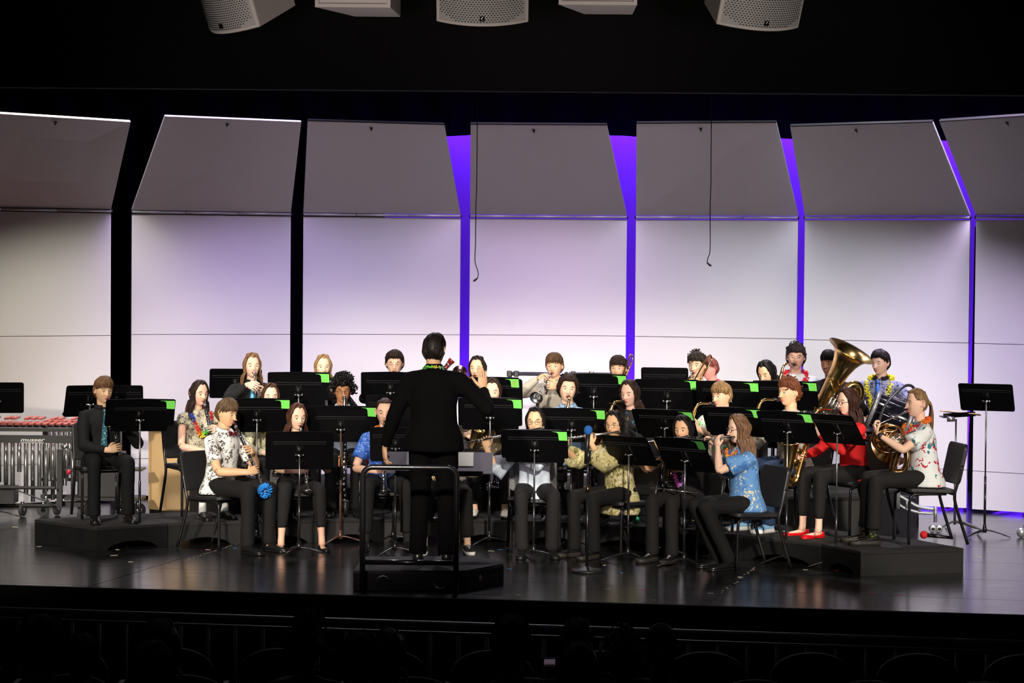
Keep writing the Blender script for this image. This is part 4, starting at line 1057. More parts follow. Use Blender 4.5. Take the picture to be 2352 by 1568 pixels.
# ================================================================== MUSIC STANDS
def rrect(w_, h, c, n=4):
    out = []
    for sx, sy, a0 in ((1, 1, 0), (-1, 1, 90), (-1, -1, 180), (1, -1, 270)):
        for i in range(n+1):
            a = R(a0+90*i/n); out.append((sx*(w_-c)+c*math.cos(a), sy*(h-c)+c*math.sin(a)))
    return out
def music_stand(px, py, Y, zr, yaw, lab, tilt=22, folder=0.60, fh=0.27, tag_=1, fside=0.0, fz=0.035, roll=0.0, red=False, polem=None, greenm=None, desk=0.25, ridges=False, base=True, who=None):
    """px,py: middle of the desk in view"""
    c = pix(px, py, Y); root = Vector((c.x, c.y, zr)); yr = R(yaw); H = c.z-zr
    t = thing('music_stand', lab, 'music stand', root, yr, 'music stands of the band')
    pm = polem or LEGM
    # desk: local frame, its back looks to -y (towards the listeners), player on the +y side
    Td = Matrix.Translation((0, 0, H))@Matrix.Rotation(R(tilt), 4, 'X')@Matrix.Rotation(R(roll), 4, 'Y')@Matrix.Rotation(R(90), 4, 'X')
    hh = 0.155
    o = MB().prism(rrect(desk, hh, 0.022), 0.0, 0.004, T=Td@Matrix.Translation((0, 0, 0.0))).build('desk', DESK, t, smooth=False)
    mb = MB()
    mb.box((0, -hh+0.004, -0.028), (desk*2-0.02, 0.004, 0.06), T=Td); mb.box((0, -hh+0.012, -0.056), (desk*2-0.03, 0.016, 0.003), T=Td)
    mb.build('lip', DESK, o, smooth=False)
    mb = MB()                                     # pressed ribs of the back
    mb.box((0, hh*0.55, 0.0055), (desk*1.8, 0.004, 0.004), T=Td)
    mb.box((0, hh*0.42, 0.0055), (desk*1.8, 0.0025, 0.003), T=Td)
    for s in (-1, 1): mb.box((s*0.022, -hh*0.12, 0.0055), (0.003, hh*1.05, 0.004), T=Td)
    mb.build('rib', mat('desk_worn_edge', (0.035, 0.035, 0.037), 0.4, vary=0.8, scale=120), o, smooth=False)
    mb = MB()
    a = Td@Vector((0, -0.02, 0.012)); mb.tube([Td@Vector((0, 0.05, 0.006)), Td@Vector((0, -0.07, 0.010))], [0.02, 0.028], 8, 1, flat=0.3)
    mb.tube([a+Vector((-0.030, -0.012, -0.012)), a+Vector((0.030, -0.012, -0.012))], 0.0085, 10); mb.ell(a+Vector((-0.032, -0.012, -0.012)), (0.009, 0.012, 0.012)); mb.ell(a+Vector((0.032, -0.012, -0.012)), (0.009, 0.012, 0.012))
    mb.ell(a+Vector((0, -0.012, -0.022)), (0.014, 0.014, 0.018))
    mb.build('tilt_knob', [CHROME, DESK], t)
    pt = a+Vector((0, -0.012, -0.03)); y0 = pt.y
    MB().tube([pt, (0, y0, 0.50)], 0.0078, 8).build('upper_pole', mat('pole_dull_steel', (0.30, 0.30, 0.31), 0.35, 0.9) if polem is None else polem, t)
    MB().tube([(0, y0, 0.56), (0, y0, 0.06)], 0.0115, 10).build('lower_pole', pm, t)
    if base:
        mb = MB(); mb.tube([(0, y0, 0.12), (0, y0, 0.07), (0, y0, 0.04)], [0.013, 0.022, 0.02], 10)
        mb.build('base_hub', pm, t)
        for q in range(3):
            an = R(90+120*q+25); e = Vector((math.cos(an), math.sin(an), 0)); o_ = Vector((0, y0, 0))
            MB().tube(cat_rom([o_+Vector((0, 0, 0.065)), o_+e*0.07+Vector((0, 0, 0.058)), o_+e*0.16+Vector((0, 0, 0.034)), o_+e*0.245+Vector((0, 0, 0.007))], 4), [0.017]*5+[0.015]*5+[0.010]*2+[0.006], 8, flat=0.45, A=e.cross(Vector((0, 0, 1)))).build('leg', pm, t)
    if folder:
        Tf = Td@Matrix.Translation((fside, fz, -0.010))
        fl = thing('music_folder', 'open black music folder on the stand '+(who or lab), 'folder', (Matrix.Translation(root)@Matrix.Rotation(yr, 4, 'Z')@Tf@Vector((0, -fh/2, 0))), yr, 'open music folders')
        B = Matrix.Translation(Td@Vector((fside, fz-fh/2, -0.010))).inverted()
        w2 = folder/2
        for s in (-1, 1):
            Tp = B@Tf@Matrix.Rotation(R(-3*s), 4, 'Y')
            cov_ = MB().prism([(s*0.003+s*abs(x), y) for x, y in ((0, -fh/2), (w2-0.012, -fh/2), (w2, -fh/2+0.012), (w2, fh/2-0.012), (w2-0.012, fh/2), (0, fh/2))], -0.003, 0.0, T=Tp).build('cover', FOLD, fl, smooth=False)
            MB().box((s*w2*0.52, 0.002, -0.006), (w2*0.86, fh-0.012, 0.004), T=Tp).build('page', PAPER, fl.children[-1] if False else cov_, smooth=False)
        MB().box((0, 0, 0.0015), (0.012, fh, 0.004), T=B@Tf).build('spine', FOLD, fl, smooth=False)
        if tag_:
            gm = greenm or GREEN; tw, thh = 0.078, 0.085
            Tp = B@Tf
            x0 = w2-tw/2-0.004; y1 = fh/2-0.012
            mb = MB(); z = 0.0165
            vs = [(x0-tw/2-0.05, y1, z), (x0+tw/2, y1-0.002, z), (x0+tw/2+0.003, y1-thh, z), (x0-tw/2+0.010, y1-thh+0.003, z), (x0-tw/2+0.004, y1-0.020, z), (x0-tw/2-0.01, y1-0.006, z)]
            n_ = len(vs); vs2 = [(x, y, z_+0.0012) for x, y, z_ in vs]
            mb.add(vs+vs2, [tuple(range(n_))[::-1], tuple(range(n_, 2*n_))]+[(i, (i+1) % n_, n_+(i+1) % n_, n_+i) for i in range(n_)], T=Tp)
            tg_ = mb.build('green_tag', gm, fl, smooth=False)
            if red:
                mb = MB(); rg = random.Random(3)
                for r_ in range(4): mb.box((x0+0.002, y1-0.022-0.014*r_, z+0.002), (0.045-0.01*rg.random(), 0.004, 0.0008), T=Tp)
                mb.build('red_writing', mat('red_ink', hexc('C2504A'), 0.8), tg_, smooth=False)
    return t

# ================================================================== INSTRUMENTS (mouthpiece at the origin, -z down the bore, -y away from the player)
def place(name, lab, cat, Tw, base, parts, group=None):
    """Tw: instrument->world; parts: (name, MB, mats[, subparts])"""
    t = bpy.data.objects.new(name, None); col.objects.link(t); tag(t, lab, cat, group)
    t.matrix_world = Tw@Matrix.Translation(base); t.rotation_mode = 'XYZ'
    for p in parts: p[1].build(p[0], p[2], t, shift=base)
    return t
def keys(mb, z0, z1, n, y=-0.017, r=0.006, m=0, x=0.0, rod=True, rng=None):
    rng = rng or random.Random(4)
    for i in range(n):
        z = z0+(z1-z0)*i/(n-1) if n > 1 else z0; xx = x+rng.uniform(-.006, .006)
        mb.lathe([(0, r), (0.002, r*1.05), (0.0035, r*0.8)], 10, m, T=Matrix.Translation((xx, y+0.002, z))@Matrix.Rotation(R(90), 4, 'X'))
    if rod:
        for s in (-1, 1): mb.tube([(x+s*0.012, y*0.8, z0), (x+s*0.012, y*0.8, z1)], 0.0022, 5, m)
def clarinet(P, lab, bell=True, extra=None):
    b = MB(); k = MB(); m = MB()
    m.tube([(0, 0.010, 0.006), (0, 0.0, -0.002), (0, 0, -0.03), (0, 0, -0.075)], [0.004, 0.008, 0.0125, 0.0135], 10)
    m.tube([(0, 0, -0.028), (0, 0, -0.05)], 0.0148, 12, 1)
    b.lathe([(-0.07, 0.0145), (-0.10, 0.0165), (-0.135, 0.0150), (-0.136, 0.0135), (-0.36, 0.0140), (-0.361, 0.0150), (-0.57, 0.0155), (-0.60, 0.019), (-0.64, 0.028), (-0.668, 0.039), (-0.670, 0.036), (-0.63, 0.022)], 16)
    for z, r in ((-0.137, 0.0162), (-0.352, 0.0162), (-0.368, 0.0165), (-0.572, 0.0175), (-0.666, 0.0398)): k.lathe([(z-0.004, r), (z+0.004, r)], 16)
    keys(k, -0.16, -0.34, 7, r=0.0075); keys(k, -0.39, -0.55, 6, r=0.0085)
    for z in (-0.2, -0.29, -0.43, -0.5): k.tube([(0.014, -0.008, z), (0.02, -0.003, z-0.02), (0.017, 0.004, z-0.045)], 0.003, 5)
    parts = [('mouthpiece', m, [EBONY, SILVER]), ('body_tube', b, EBONY), ('key_work', k, SILVER)]
    return place('clarinet', lab, 'clarinet', P['TW']@P['Ti'], (0, 0, -0.67), parts)
def bass_clarinet(P, lab):
    b = MB(); k = MB(); m = MB()
    m.tube([(0, 0.01, 0.004), (0, -0.03, -0.002), (0, -0.07, -0.01)], [0.005, 0.012, 0.014], 10)
    k.tube(cat_rom([(0, -0.06, -0.008), (0, -0.10, 0.012), (0, -0.13, 0.0), (0, -0.14, -0.05), (0, -0.14, -0.10)], 5), 0.0135, 12)
    b.lathe([(-0.09, 0.018), (-0.12, 0.021), (-0.5, 0.0215), (-0.52, 0.024), (-0.54, 0.0215), (-0.93, 0.022)], 16, T=Matrix.Translation((0, -0.14, 0)))
    T = Matrix.Translation((0, -0.14, 0))
    for z in (-0.12, -0.5, -0.54, -0.92): k.lathe([(z-0.006, 0.0245), (z+0.006, 0.0245)], 16, T=T)
    kb = MB(); keys(kb, -0.17, -0.47, 8, r=0.011, y=-0.025); keys(kb, -0.58, -0.88, 7, r=0.014, y=-0.025)
    k.add([(x, y-0.14, z) for x, y, z in kb.v], kb.f, 0)
    k.tube(cat_rom([(0, -0.14, -0.92), (0, -0.14, -1.0), (0, -0.18, -1.045), (0, -0.225, -1.0), (0, -0.235, -0.93)], 5), [0.022]*5+[0.024]*5+[0.028]*5+[0.034]*5+[0.055], 14, cap=False)
    k.tube([(0, -0.15, -1.03), (0, -0.15, -1.16)], 0.004, 6)
    return place('bass_clarinet', lab, 'bass clarinet', P['TW']@P['Ti'], (0, -0.15, -1.16), [('mouthpiece', m, EBONY), ('body_tube', b, EBONY), ('metal_fittings', k, SILVER)])
def flute_parts():
    b = MB(); k = MB()
    b.tube([(0.09, 0, 0), (-0.58, 0, 0)], 0.0098, 12); b.tube([(0.085, 0, 0), (0.095, 0, 0)], 0.0115, 12)
    for x in (-0.13, -0.48): b.tube([(x-0.012, 0, 0), (x+0.012, 0, 0)], 0.0118, 12)
    b.ell((0, 0, 0.008), (0.014, 0.010, 0.004))
    rng = random.Random(2)
    for i in range(14):
        x = -0.17-0.028*i; k.lathe([(0, 0.0085), (0.004, 0.0085), (0.005, 0.006)], 10, T=Matrix.Translation((x, -0.002, 0.009)))
    k.tube([(-0.15, -0.012, 0.004), (-0.56, -0.012, 0.004)], 0.0025, 5)
    return [('body_tube', b, SILVER), ('key_work', k, SILVER)]
def flute(P, lab):
    return place('flute', lab, 'flute', P['TW']@P['Ti'], (-0.25, 0, 0), flute_parts())
def trumpet(P, lab, m=None):
    g = m or SILVER; b = MB(); v = MB(); bl = MB()
    b.lathe([(0.0, 0.013), (-0.006, 0.0135), (-0.02, 0.007), (-0.08, 0.0045)], 12, T=Matrix.Rotation(R(-90), 4, 'X')@Matrix.Translation((0, 0, 0)))
    T0 = Matrix.Identity(4)
    b.tube([(0, -0.07, 0), (0, -0.37, 0)], 0.0062, 8)
    b.tube(cat_rom([(0, -0.36, 0), (0, -0.40, -0.006), (0, -0.415, -0.028), (0, -0.40, -0.05), (0, -0.36, -0.055), (0, -0.24, -0.055)], 4), 0.0065, 8)
    zb = -0.028
    bl.tube(cat_rom([(0, -0.24, zb-0.018), (0, -0.17, zb-0.01), (0, -0.12, zb), (0, -0.09, zb+0.03), (0, -0.12, zb+0.055), (0, -0.17, zb+0.06), (0, -0.34, zb+0.06), (0, -0.44, zb+0.06)], 4), 0.007, 8)
    prof = [(0.0, 0.0075), (0.05, 0.0095), (0.09, 0.015), (0.115, 0.024), (0.130, 0.038), (0.138, 0.055), (0.140, 0.0615), (0.1385, 0.0615), (0.128, 0.036), (0.11, 0.021), (0.06, 0.007)]
    bl.rings([[(r*math.cos(2*PI*j/22), -0.44-y, zb+0.06+r*math.sin(2*PI*j/22)) for j in range(22)] for y, r in prof], 0, cap=False)
    for i in range(3):
        y = -0.20-0.028*i
        v.tube([(0.0, y, 0.045), (0.0, y, -0.085)], 0.0115, 12); v.tube([(0, y, 0.045), (0, y, 0.075)], 0.003, 6); v.tube([(0, y, 0.072), (0, y, 0.077)], 0.0085, 10)
        v.tube([(0.0, y, -0.085), (0.0, y, -0.095)], 0.0095, 10)
    v.tube([(0.016, -0.15, -0.02), (0.022, -0.20, -0.02), (0.022, -0.20, -0.05), (0.012, -0.16, -0.05)], 0.0055, 7)
    t = place('trumpet', lab, 'trumpet', P['TW']@P['Ti'], (0, -0.23, -0.09), [('tubing', b, g), ('bell', bl, g), ('valve_block', v, g)])
    return t
def trombone(P, lab, up=True):
    s = MB(); b = MB()
    s.lathe([(0.0, 0.017), (-0.006, 0.0185), (-0.03, 0.009), (-0.07, 0.006)], 14, T=Matrix.Rotation(R(-90), 4, 'X'))
    for x in (0, 0.0):
        s.tube([(0, -0.06, 0.0), (0, -0.72, 0.0)], 0.0075, 8); s.tube([(0, -0.10, -0.085), (0, -0.72, -0.085)], 0.0075, 8)
    s.tube(cat_rom([(0, -0.72, 0), (0, -0.755, -0.02), (0, -0.765, -0.042), (0, -0.755, -0.065), (0, -0.72, -0.085)], 4), 0.0078, 8)
    s.tube([(0, -0.12, 0.0), (0, -0.12, -0.085)], 0.005, 6); s.tube([(0, -0.16, 0.0), (0, -0.16, -0.085)], 0.005, 6)
    # bell section runs beside the left cheek, its bow behind the shoulder
    x1 = 0.10
    b.tube(cat_rom([(0, -0.10, -0.085), (0.03, -0.06, -0.085), (x1*0.7, 0.0, -0.06), (x1*0.85, 0.12, -0.03), (x1, 0.18, -0.01)], 4), 0.0085, 8)
    b.tube(cat_rom([(x1, 0.17, -0.01), (x1, 0.22, 0.0), (x1, 0.235, 0.03), (x1, 0.22, 0.06), (x1, 0.17, 0.07), (x1, -0.05, 0.055), (x1, -0.20, 0.035)], 4), [0.0085]*20+[0.010]*4+[0.012], 8)
    prof = [(0.0, 0.012), (0.10, 0.017), (0.18, 0.027), (0.225, 0.042), (0.25, 0.068), (0.262, 0.100), (0.263, 0.105), (0.260, 0.105), (0.245, 0.065), (0.21, 0.037), (0.10, 0.014)]
    b.rings([[(x1+r*math.cos(2*PI*j/24), -0.20-y, 0.035-0.17*y+r*math.sin(2*PI*j/24)) for j in range(24)] for y, r in prof], 0, cap=False)
    b.tube([(0, -0.10, 0.0), (x1, -0.12, 0.047)], 0.005, 6); b.tube([(x1, 0.12, 0.012), (x1, 0.12, 0.075)], 0.005, 6)
    return place('trombone', lab, 'trombone', P['TW']@P['Ti'], (0, -0.3, -0.085), [('slide', s, mat('nickel', (0.7, 0.66, 0.6), 0.2, 1.0)), ('bell_section', b, GOLD2)])
def saxophone(P, lab, sc=1.0, kind='saxophone', m=None):
    g = m or GOLD; mp = MB(); b = MB(); k = MB(); n = MB()
    L = 0.50*sc; x0 = -0.02
    mp.tube([(0, 0.012, 0.002), (0, -0.02, -0.002), (0, -0.075, -0.006)], [0.004, 0.0125, 0.014], 10)
    n.tube(cat_rom([(0, -0.065, -0.010), (0, -0.10, -0.014), (0, -0.145*sc, -0.026), (0, -0.176*sc, -0.048), (0, -0.19*sc, -0.085), (0, -0.19*sc, -0.11)], 4), [0.0085]*8+[0.0115]*8+[0.013]*5, 10)
    yb = -0.19*sc; yB = -0.285*sc
    body = [(0, yb, -0.07), (0, yb, -0.30*sc), (0, yb, -L-0.02)]
    path = cat_rom([(0, yb, -0.07), (0, yb, -0.07-L*0.5), (0, yb, -0.07-L)], 6)
    bow = arc((0, (yb+yB)/2, -0.07-L), (yb-yB)/2, 0, -180, 12, 'yz')
    bow = [Vector((0, (yb+yB)/2+(yb-yB)/2*math.cos(a), -0.07-L-(yb-yB)/2*math.sin(a))) for a in np.linspace(0.15, PI, 12)]
    up = [Vector((0, yB-0.004, -0.07-L+0.05*sc)), Vector((0, yB-0.012, -0.07-L+0.12*sc)), Vector((0, yB-0.026, -0.07-L+0.18*sc)), Vector((0, yB-0.044, -0.07-L+0.225*sc))]
    pts = path+bow+up; m_ = len(pts)
    rr = [0.013+0.015*sc*i/len(path) for i in range(len(path))]+[0.029*sc+0.006*i/12 for i in range(12)]+[0.037*sc, 0.043*sc, 0.052*sc, 0.062*sc]
    b.tube(pts, rr, 16, cap=False, A=(1, 0, 0))
    c = pts[-1]; dirv = unit(pts[-1]-pts[-2]); T = Matrix.Translation(c)@dirv.to_track_quat('Z', 'Y').to_matrix().to_4x4()
    b.lathe([(0.0, 0.062*sc), (0.012, 0.069*sc), (0.013, 0.0665*sc), (-0.04, 0.047*sc), (-0.09, 0.036*sc)], 24, T=T, cap=False)
    rng = random.Random(5)
    for i in range(9):
        z = -0.12-(L-0.06)*i/8; r = (0.009+0.007*i/8)*sc
        k.lathe([(0, r), (0.006, r), (0.008, r*0.7)], 12, T=Matrix.Translation((0.008*(-1)**i, yb-0.016-0.013*i/8*sc, z))@Matrix.Rotation(R(90), 4, 'X'))
    for s, z0, z1 in ((0.022, -0.10, -L), (-0.022, -0.15, -L+0.03), (0.030, -0.25, -L-0.03)):
        k.tube([(s*sc, yb-0.006, z0), (s*sc*1.2, yb-0.01, z1)], 0.003, 6)
        for q in range(7):
            z = z0+(z1-z0)*q/6; k.ell((s*sc*1.1, yb-0.008, z), (0.006, 0.006, 0.004), nu=6, nv=4)
    for z in (-0.24, -0.38): k.tube([(0, yb, z*sc-0.07), (0, yB, z*sc-0.07)], 0.006, 6)
    for s, z in ((1, -0.34), (1, -0.42), (-1, -0.50)):
        k.lathe([(0, 0.022*sc), (0.008, 0.022*sc), (0.010, 0.015*sc)], 14, T=Matrix.Translation((s*0.035*sc, (yb+yB)/2-0.02, z*sc-0.03))@Matrix.Rotation(R(90*s), 4, 'Y'))
    return place(kind, lab, 'saxophone', P['TW']@P['Ti'], (0, (yb+yB)/2, -0.07-L-0.05*sc), [('mouthpiece', mp, EBONY), ('neck', n, g), ('body_tube', b, g), ('key_work', k, g)])
def bassoon(P, lab):
    wd = mat('bassoon_maroon', (0.16, 0.012, 0.008), 0.2, coat=0.5); b = MB(); k = MB()
    b.lathe([(-0.70, 0.030), (-0.66, 0.034), (0.0, 0.026), (0.10, 0.024), (0.38, 0.022), (0.43, 0.022), (0.46, 0.026), (0.475, 0.031), (0.49, 0.031), (0.49, 0.016), (0.44, 0.014)], 16, T=Matrix.Translation((-0.02, -0.16, 0)))
    b.lathe([(-0.68, 0.022), (-0.1, 0.015), (-0.03, 0.013)], 12, T=Matrix.Translation((0.03, -0.15, 0)))
    k.lathe([(0.425, 0.0245), (0.445, 0.0245)], 16, T=Matrix.Translation((-0.02, -0.16, 0)))
    for z in (-0.66, -0.25, 0.05): k.lathe([(z, 0.037), (z+0.012, 0.037)], 16, T=Matrix.Translation((-0.018, -0.16, 0)))
    k.tube(cat_rom([(0, 0.0, 0), (0, -0.03, 0.0), (0.03, -0.09, 0.045), (0.045, -0.15, 0.03), (0.03, -0.15, -0.03)], 4), 0.003, 6)
    kb = MB(); keys(kb, -0.55, 0.0, 10, y=-0.03, r=0.009); k.add([(x, y-0.155, z) for x, y, z in kb.v], kb.f)
    return place('bassoon', lab, 'bassoon', P['TW']@P['Ti'], (0, -0.16, -0.70), [('body_tube', b, wd), ('key_work', k, SILVER)])
G_CL = dict(R=dict(p=(0, -0.004, -0.46), d=(0.9, -0.35, 0.05), n=(0.25, 0.95, 0.0), curl=0.55, di=True, thumb=1.0), L=dict(p=(0, -0.004, -0.27), d=(-0.9, -0.35, 0.12), n=(-0.25, 0.95, 0.0), curl=0.55, di=True, thumb=1.0))
G_BC = dict(R=dict(p=(0, -0.145, -0.62), d=(0.9, -0.35, 0.05), n=(0.25, 0.95, 0), curl=0.55, di=True), L=dict(p=(0, -0.145, -0.34), d=(-0.9, -0.35, 0.12), n=(-0.25, 0.95, 0), curl=0.55, di=True))
G_FL = dict(R=dict(p=(-0.42, 0, 0.012), d=(0.10, -0.15, 1), n=(0.1, -1, 0), curl=0.75, di=True, pole=(-1, 0.1, -0.7), spread=0.2), L=dict(p=(-0.19, -0.0, 0.012), d=(-0.25, 0.05, 1), n=(-0.2, 1, 0), curl=0.75, di=True, pole=(1, -0.3, -0.9), spread=0.2))
G_TP = dict(R=dict(p=(-0.02, -0.225, 0.055), d=(0.45, -0.65, 0.45), n=(0.6, -0.1, -0.7), curl=0.85, di=True, pole=(-1, 0.1, -0.8)), L=dict(p=(0.010, -0.215, -0.02), d=(-0.55, -0.55, 0.45), n=(-0.8, 0.4, -0.2), curl=0.9, di=True, pole=(1, 0.1, -0.8)))
G_TB = dict(L=dict(p=(0.0, -0.10, -0.04), d=(-0.5, -0.45, 0.6), n=(-0.8, 0.3, 0), curl=0.9, di=True, pole=(1, 0.1, -0.7)), R=dict(p=(0, -0.16, -0.05), d=(0.5, -0.55, 0.5), n=(0.8, 0.2, 0), curl=0.8, di=True, pole=(-1, 0.1, -0.8)))
def g_sax(sc):
    return dict(L=dict(p=(0, -0.19*sc-0.012, -0.20*sc), d=(-0.85, -0.4, 0.1), n=(-0.3, 0.9, 0), curl=0.6, di=True), R=dict(p=(0, -0.19*sc-0.018, -0.42*sc), d=(0.85, -0.4, 0.1), n=(0.3, 0.9, 0), curl=0.6, di=True))
G_BS = dict(R=dict(p=(0, -0.17, -0.45), d=(0.9, -0.3, 0.1), n=(0.3, 0.9, 0), curl=0.6, di=True), L=dict(p=(0, -0.17, -0.10), d=(-0.9, -0.3, 0.1), n=(-0.3, 0.9, 0), curl=0.6, di=True))
# ================================================================== THE BAND
BLKP = mat('black_trousers_cloth', (0.0075, 0.0073, 0.0075), 0.85, vary=0.3, bump=0.3, scale=60, spec=0.25)
BLKP2 = mat('charcoal_trousers', (0.012, 0.0115, 0.0115), 0.85, vary=0.3, bump=0.3, scale=60, spec=0.25)
BLKS = mat('black_shirt_cotton', (0.010, 0.010, 0.0105), 0.8, vary=0.3, bump=0.3, scale=50, spec=0.25)
SUIT = mat('black_suit_wool', (0.003, 0.003, 0.0033), 0.95, vary=0.2, bump=0.2, scale=90, spec=0.05)
VANS = [mat('black_canvas', (0.02, 0.02, 0.022), 0.7), WHITER, mat('white_lace', (0.8, 0.8, 0.78), 0.7)]
CONV = [mat('cream_canvas', (0.62, 0.58, 0.5), 0.7), SHOEB, mat('cream_lace', (0.75, 0.72, 0.65), 0.7)]
BLUESN = [mat('pale_blue_leather', hexc('8EC4EA'), 0.5), WHITER, mat('blue_lace', hexc('5FA8E0'), 0.6)]
REDSH = [mat('red_patent', (0.60, 0.008, 0.012), 0.15, coat=0.6), mat('red_heel', (0.45, 0.008, 0.01), 0.3)]
BOOT = [SHOEB, mat('boot_sole', (0.03, 0.025, 0.02), 0.6), mat('boot_lace', (0.05, 0.05, 0.04), 0.7)]
BOOTW = [SHOEB, mat('boot_sole', (0.03, 0.025, 0.02), 0.6), mat('boot_lace_pale', (0.6, 0.6, 0.58), 0.7)]
WHITE_T = mat('white_cotton', (0.78, 0.79, 0.82), 0.8, bump=0.2)
SOCKB = mat('black_sock', (0.012, 0.012, 0.013), 0.9); SOCKW = mat('white_sock', (0.72, 0.72, 0.7), 0.9)
# ---- front row, left to right
P = person('f1', 'person in white leaf-print shirt with maroon bow tie, eyes lowered', 521, 948, 22.45, 0, 52, hy=8, hp=0.22, skinc='DDB189', hair=('fringe', '5E4A33'), part=0.3,
    top=printed('print_brown_leaves', 'EDEFEA', ['4A3A2E', '2E2620'], 17, 0.20, 0.5), sleeve='short', collar=WHITE_T, pants=BLKP, inst=dict(tilt=30), grips=G_CL, knees=(0.13, 0.44))
bow_tie(P, mat('maroon_satin', (0.10, 0.008, 0.014), 0.35)); clarinet(P, 'black clarinet with a blue pom-pom, played by the bow-tied person')
pm = MB(); rg = random.Random(9); c = P['Ti']@Vector((0, 0, -0.655))
for i in range(190):
    v = unit((rg.gauss(0, 1), rg.gauss(0, 1), rg.gauss(0, 1))); T = Matrix.Translation(c+v*0.045)@v.to_track_quat('Z', 'Y').to_matrix().to_4x4()
    pm.ell((0, 0, 0.006), (0.012, 0.004, 0.020), 0, T=T, nu=6, nv=4)
cw = P['TW']@c; pp2 = [Vector(q)-c for q in pm.v]; pm.v = [tuple(q) for q in pp2]
o = pm.build('pom_pom', mat('pompom_blue', hexc('1F86D8'), 0.8)); o.location = cw; o.rotation_euler = (0, 0, P['yaw']); tag(o, 'blue ruffled paper pom-pom on the bell of the front left clarinet', 'pom-pom')
chair_for(P, 'black chair under the bow-tied front row clarinet player')
P = person('f2', 'person with wavy auburn hair and dark patterned top in front row', 682, 957, 22.75, 0, 12, hy=14, hp=0.12, fem=True, skinc='EDC0A6', hair=('long', '4E2F22'), part=-0.25, hlen=0.24,
    top=printed('print_black_floral', '101114', ['3C444E', '8D98A5'], 22, 0.10, 0.5), sleeve='short', pants=BLKP2, bare=0.22, shoes='pump', inst=dict(tilt=34, side=8), grips=G_CL, knees=(0.15, 0.43), ankle=(0.03, 0.0), loose=0.95)
clarinet(P, 'black clarinet played by the auburn-haired front row person'); chair_for(P, 'black chair under the auburn-haired front row clarinet player')
P = person('f3', 'person with pulled-back hair in sparkling blue blouse', 884, 945, 22.9, 0, 6, hy=-4, hp=0.14, fem=True, skinc='EDBFA2', hair=('pony', '3A241B'), hlen=0.16,
    top=printed('print_blue_sparkle', '2256B4', ['6FB0F0', 'D5EAFF', '102C7C'], 34, 0.13, 0.6), sleeve='short', pants=BLKP2, bare=0.10, sock=SOCKB, inst=dict(tilt=26), grips=G_CL, knees=(0.16, 0.42), ankle=(0.02, 0.02))
lei(P, ['E8402A', 'F4B23A'], low=0.93, rp=0.013); clarinet(P, 'black clarinet played by the person in sparkling blue'); chair_for(P, 'black chair under the clarinet player in sparkling blue')
P = person('f4', 'person in dark floral blouse mostly hidden behind the conductor', 1022, 962, 22.6, 0, 4, fem=True, hp=0.15, skinc='F0C8A4', hair=('long', '2E2018'), top=printed('print_dark_sheer', '14171A', ['30363C', '7A8088', '9A4050'], 20, 0.1), sleeve='short',
    pants=BLKP2, bare=0.10, shoes='sneaker', shoem=VANS, knees=(0.17, 0.42), ankle=(0.02, -0.02), inst=dict(tilt=26), grips=dict(L=dict(f='B', p=(0.04, -0.28, 0.66), d=(-0.9, -0.35, 0.1), n=(0, 0, -1), curl=0.4), R=dict(f='B', p=(-0.1, -0.28, 0.64), d=(0.8, -0.5, 0), n=(0, 0, -1), curl=0.4)))
chair_for(P, 'black chair beside the conductor, under the player with checked sneakers'.replace('checked', 'black and white'))
F4 = P
P = person('f5', 'person with glasses in pale embroidered blouse playing flute', 1230, 967, 22.35, 0, 3, hy=-14, hp=0.05, fem=True, skinc='E8BC94', hair=('long', '17110E'), part=0.0, hlen=0.20,
    top=printed('print_white_embroidery', 'CFDDEB', ['BFD2E6', 'C0506E'], 9, 0.02, 0.5), sleeve='wide', pants=BLKP2, shoes='dress', inst=dict(tilt=0, side=-12, yaw=8), grips=G_FL, knees=(0.14, 0.42), ankle=(-0.01, -0.02), disp=0.014)
glasses(P, '5A3428'); flute(P, 'silver flute held out past the conductor by the bespectacled player'); chair_for(P, 'black chair under the flute player with embroidered blouse')
P = person('f6', 'person with round glasses in yellow-green floral robe playing flute', 1412, 975, 22.25, 0, -48, hy=18, hp=0.06, fem=True, skinc='E6B98E', hair=('long', '1A1310'), part=-0.3, hlen=0.22,
    top=printed('print_olive_robe', 'C4BA80', ['6B6A36', 'E2DDC0', '8C7B46', '4E5430'], 10, 0.19, 0.8), sleeve='wide', pants=BLKP, shoes='boot', shoem=BOOT, inst=dict(tilt=0, side=-9, yaw=14), grips=G_FL, knees=(0.12, 0.44), tail=0.36, loose=1.06, disp=0.018, look='open')
glasses(P, '6A5A48', th=0.0011, r=0.021); flute(P, 'silver flute played by the person in the floral robe'); chair_for(P, 'black chair under the flute player in floral robe')
P = person('f7', 'person in black sleeveless top with a watch, face half hidden', 1570, 985, 22.0, 0, -34, hy=4, hp=0.10, fem=True, skinc='E6B890', hair=('mid', '1C1512'), part=-0.5, hlen=0.16,
    top=BLKS, sleeve='cap', pants=BLKP2, shoes='boot', shoem=BOOTW, inst=dict(tilt=0, side=-10, yaw=10), grips=G_FL, knees=(0.10, 0.43), sock=SOCKB)
lei(P, ['8E3AA8', 'D860B8', 'B98AD8', 'EEDDF4'], low=0.66, rp=0.016, w=0.09); watch(P, 'R', SILVER, WHITE_T); flute(P, 'silver flute whose end shows between two stands on the right'); chair_for(P, 'black chair under the flute player with purple garland')
F7 = P
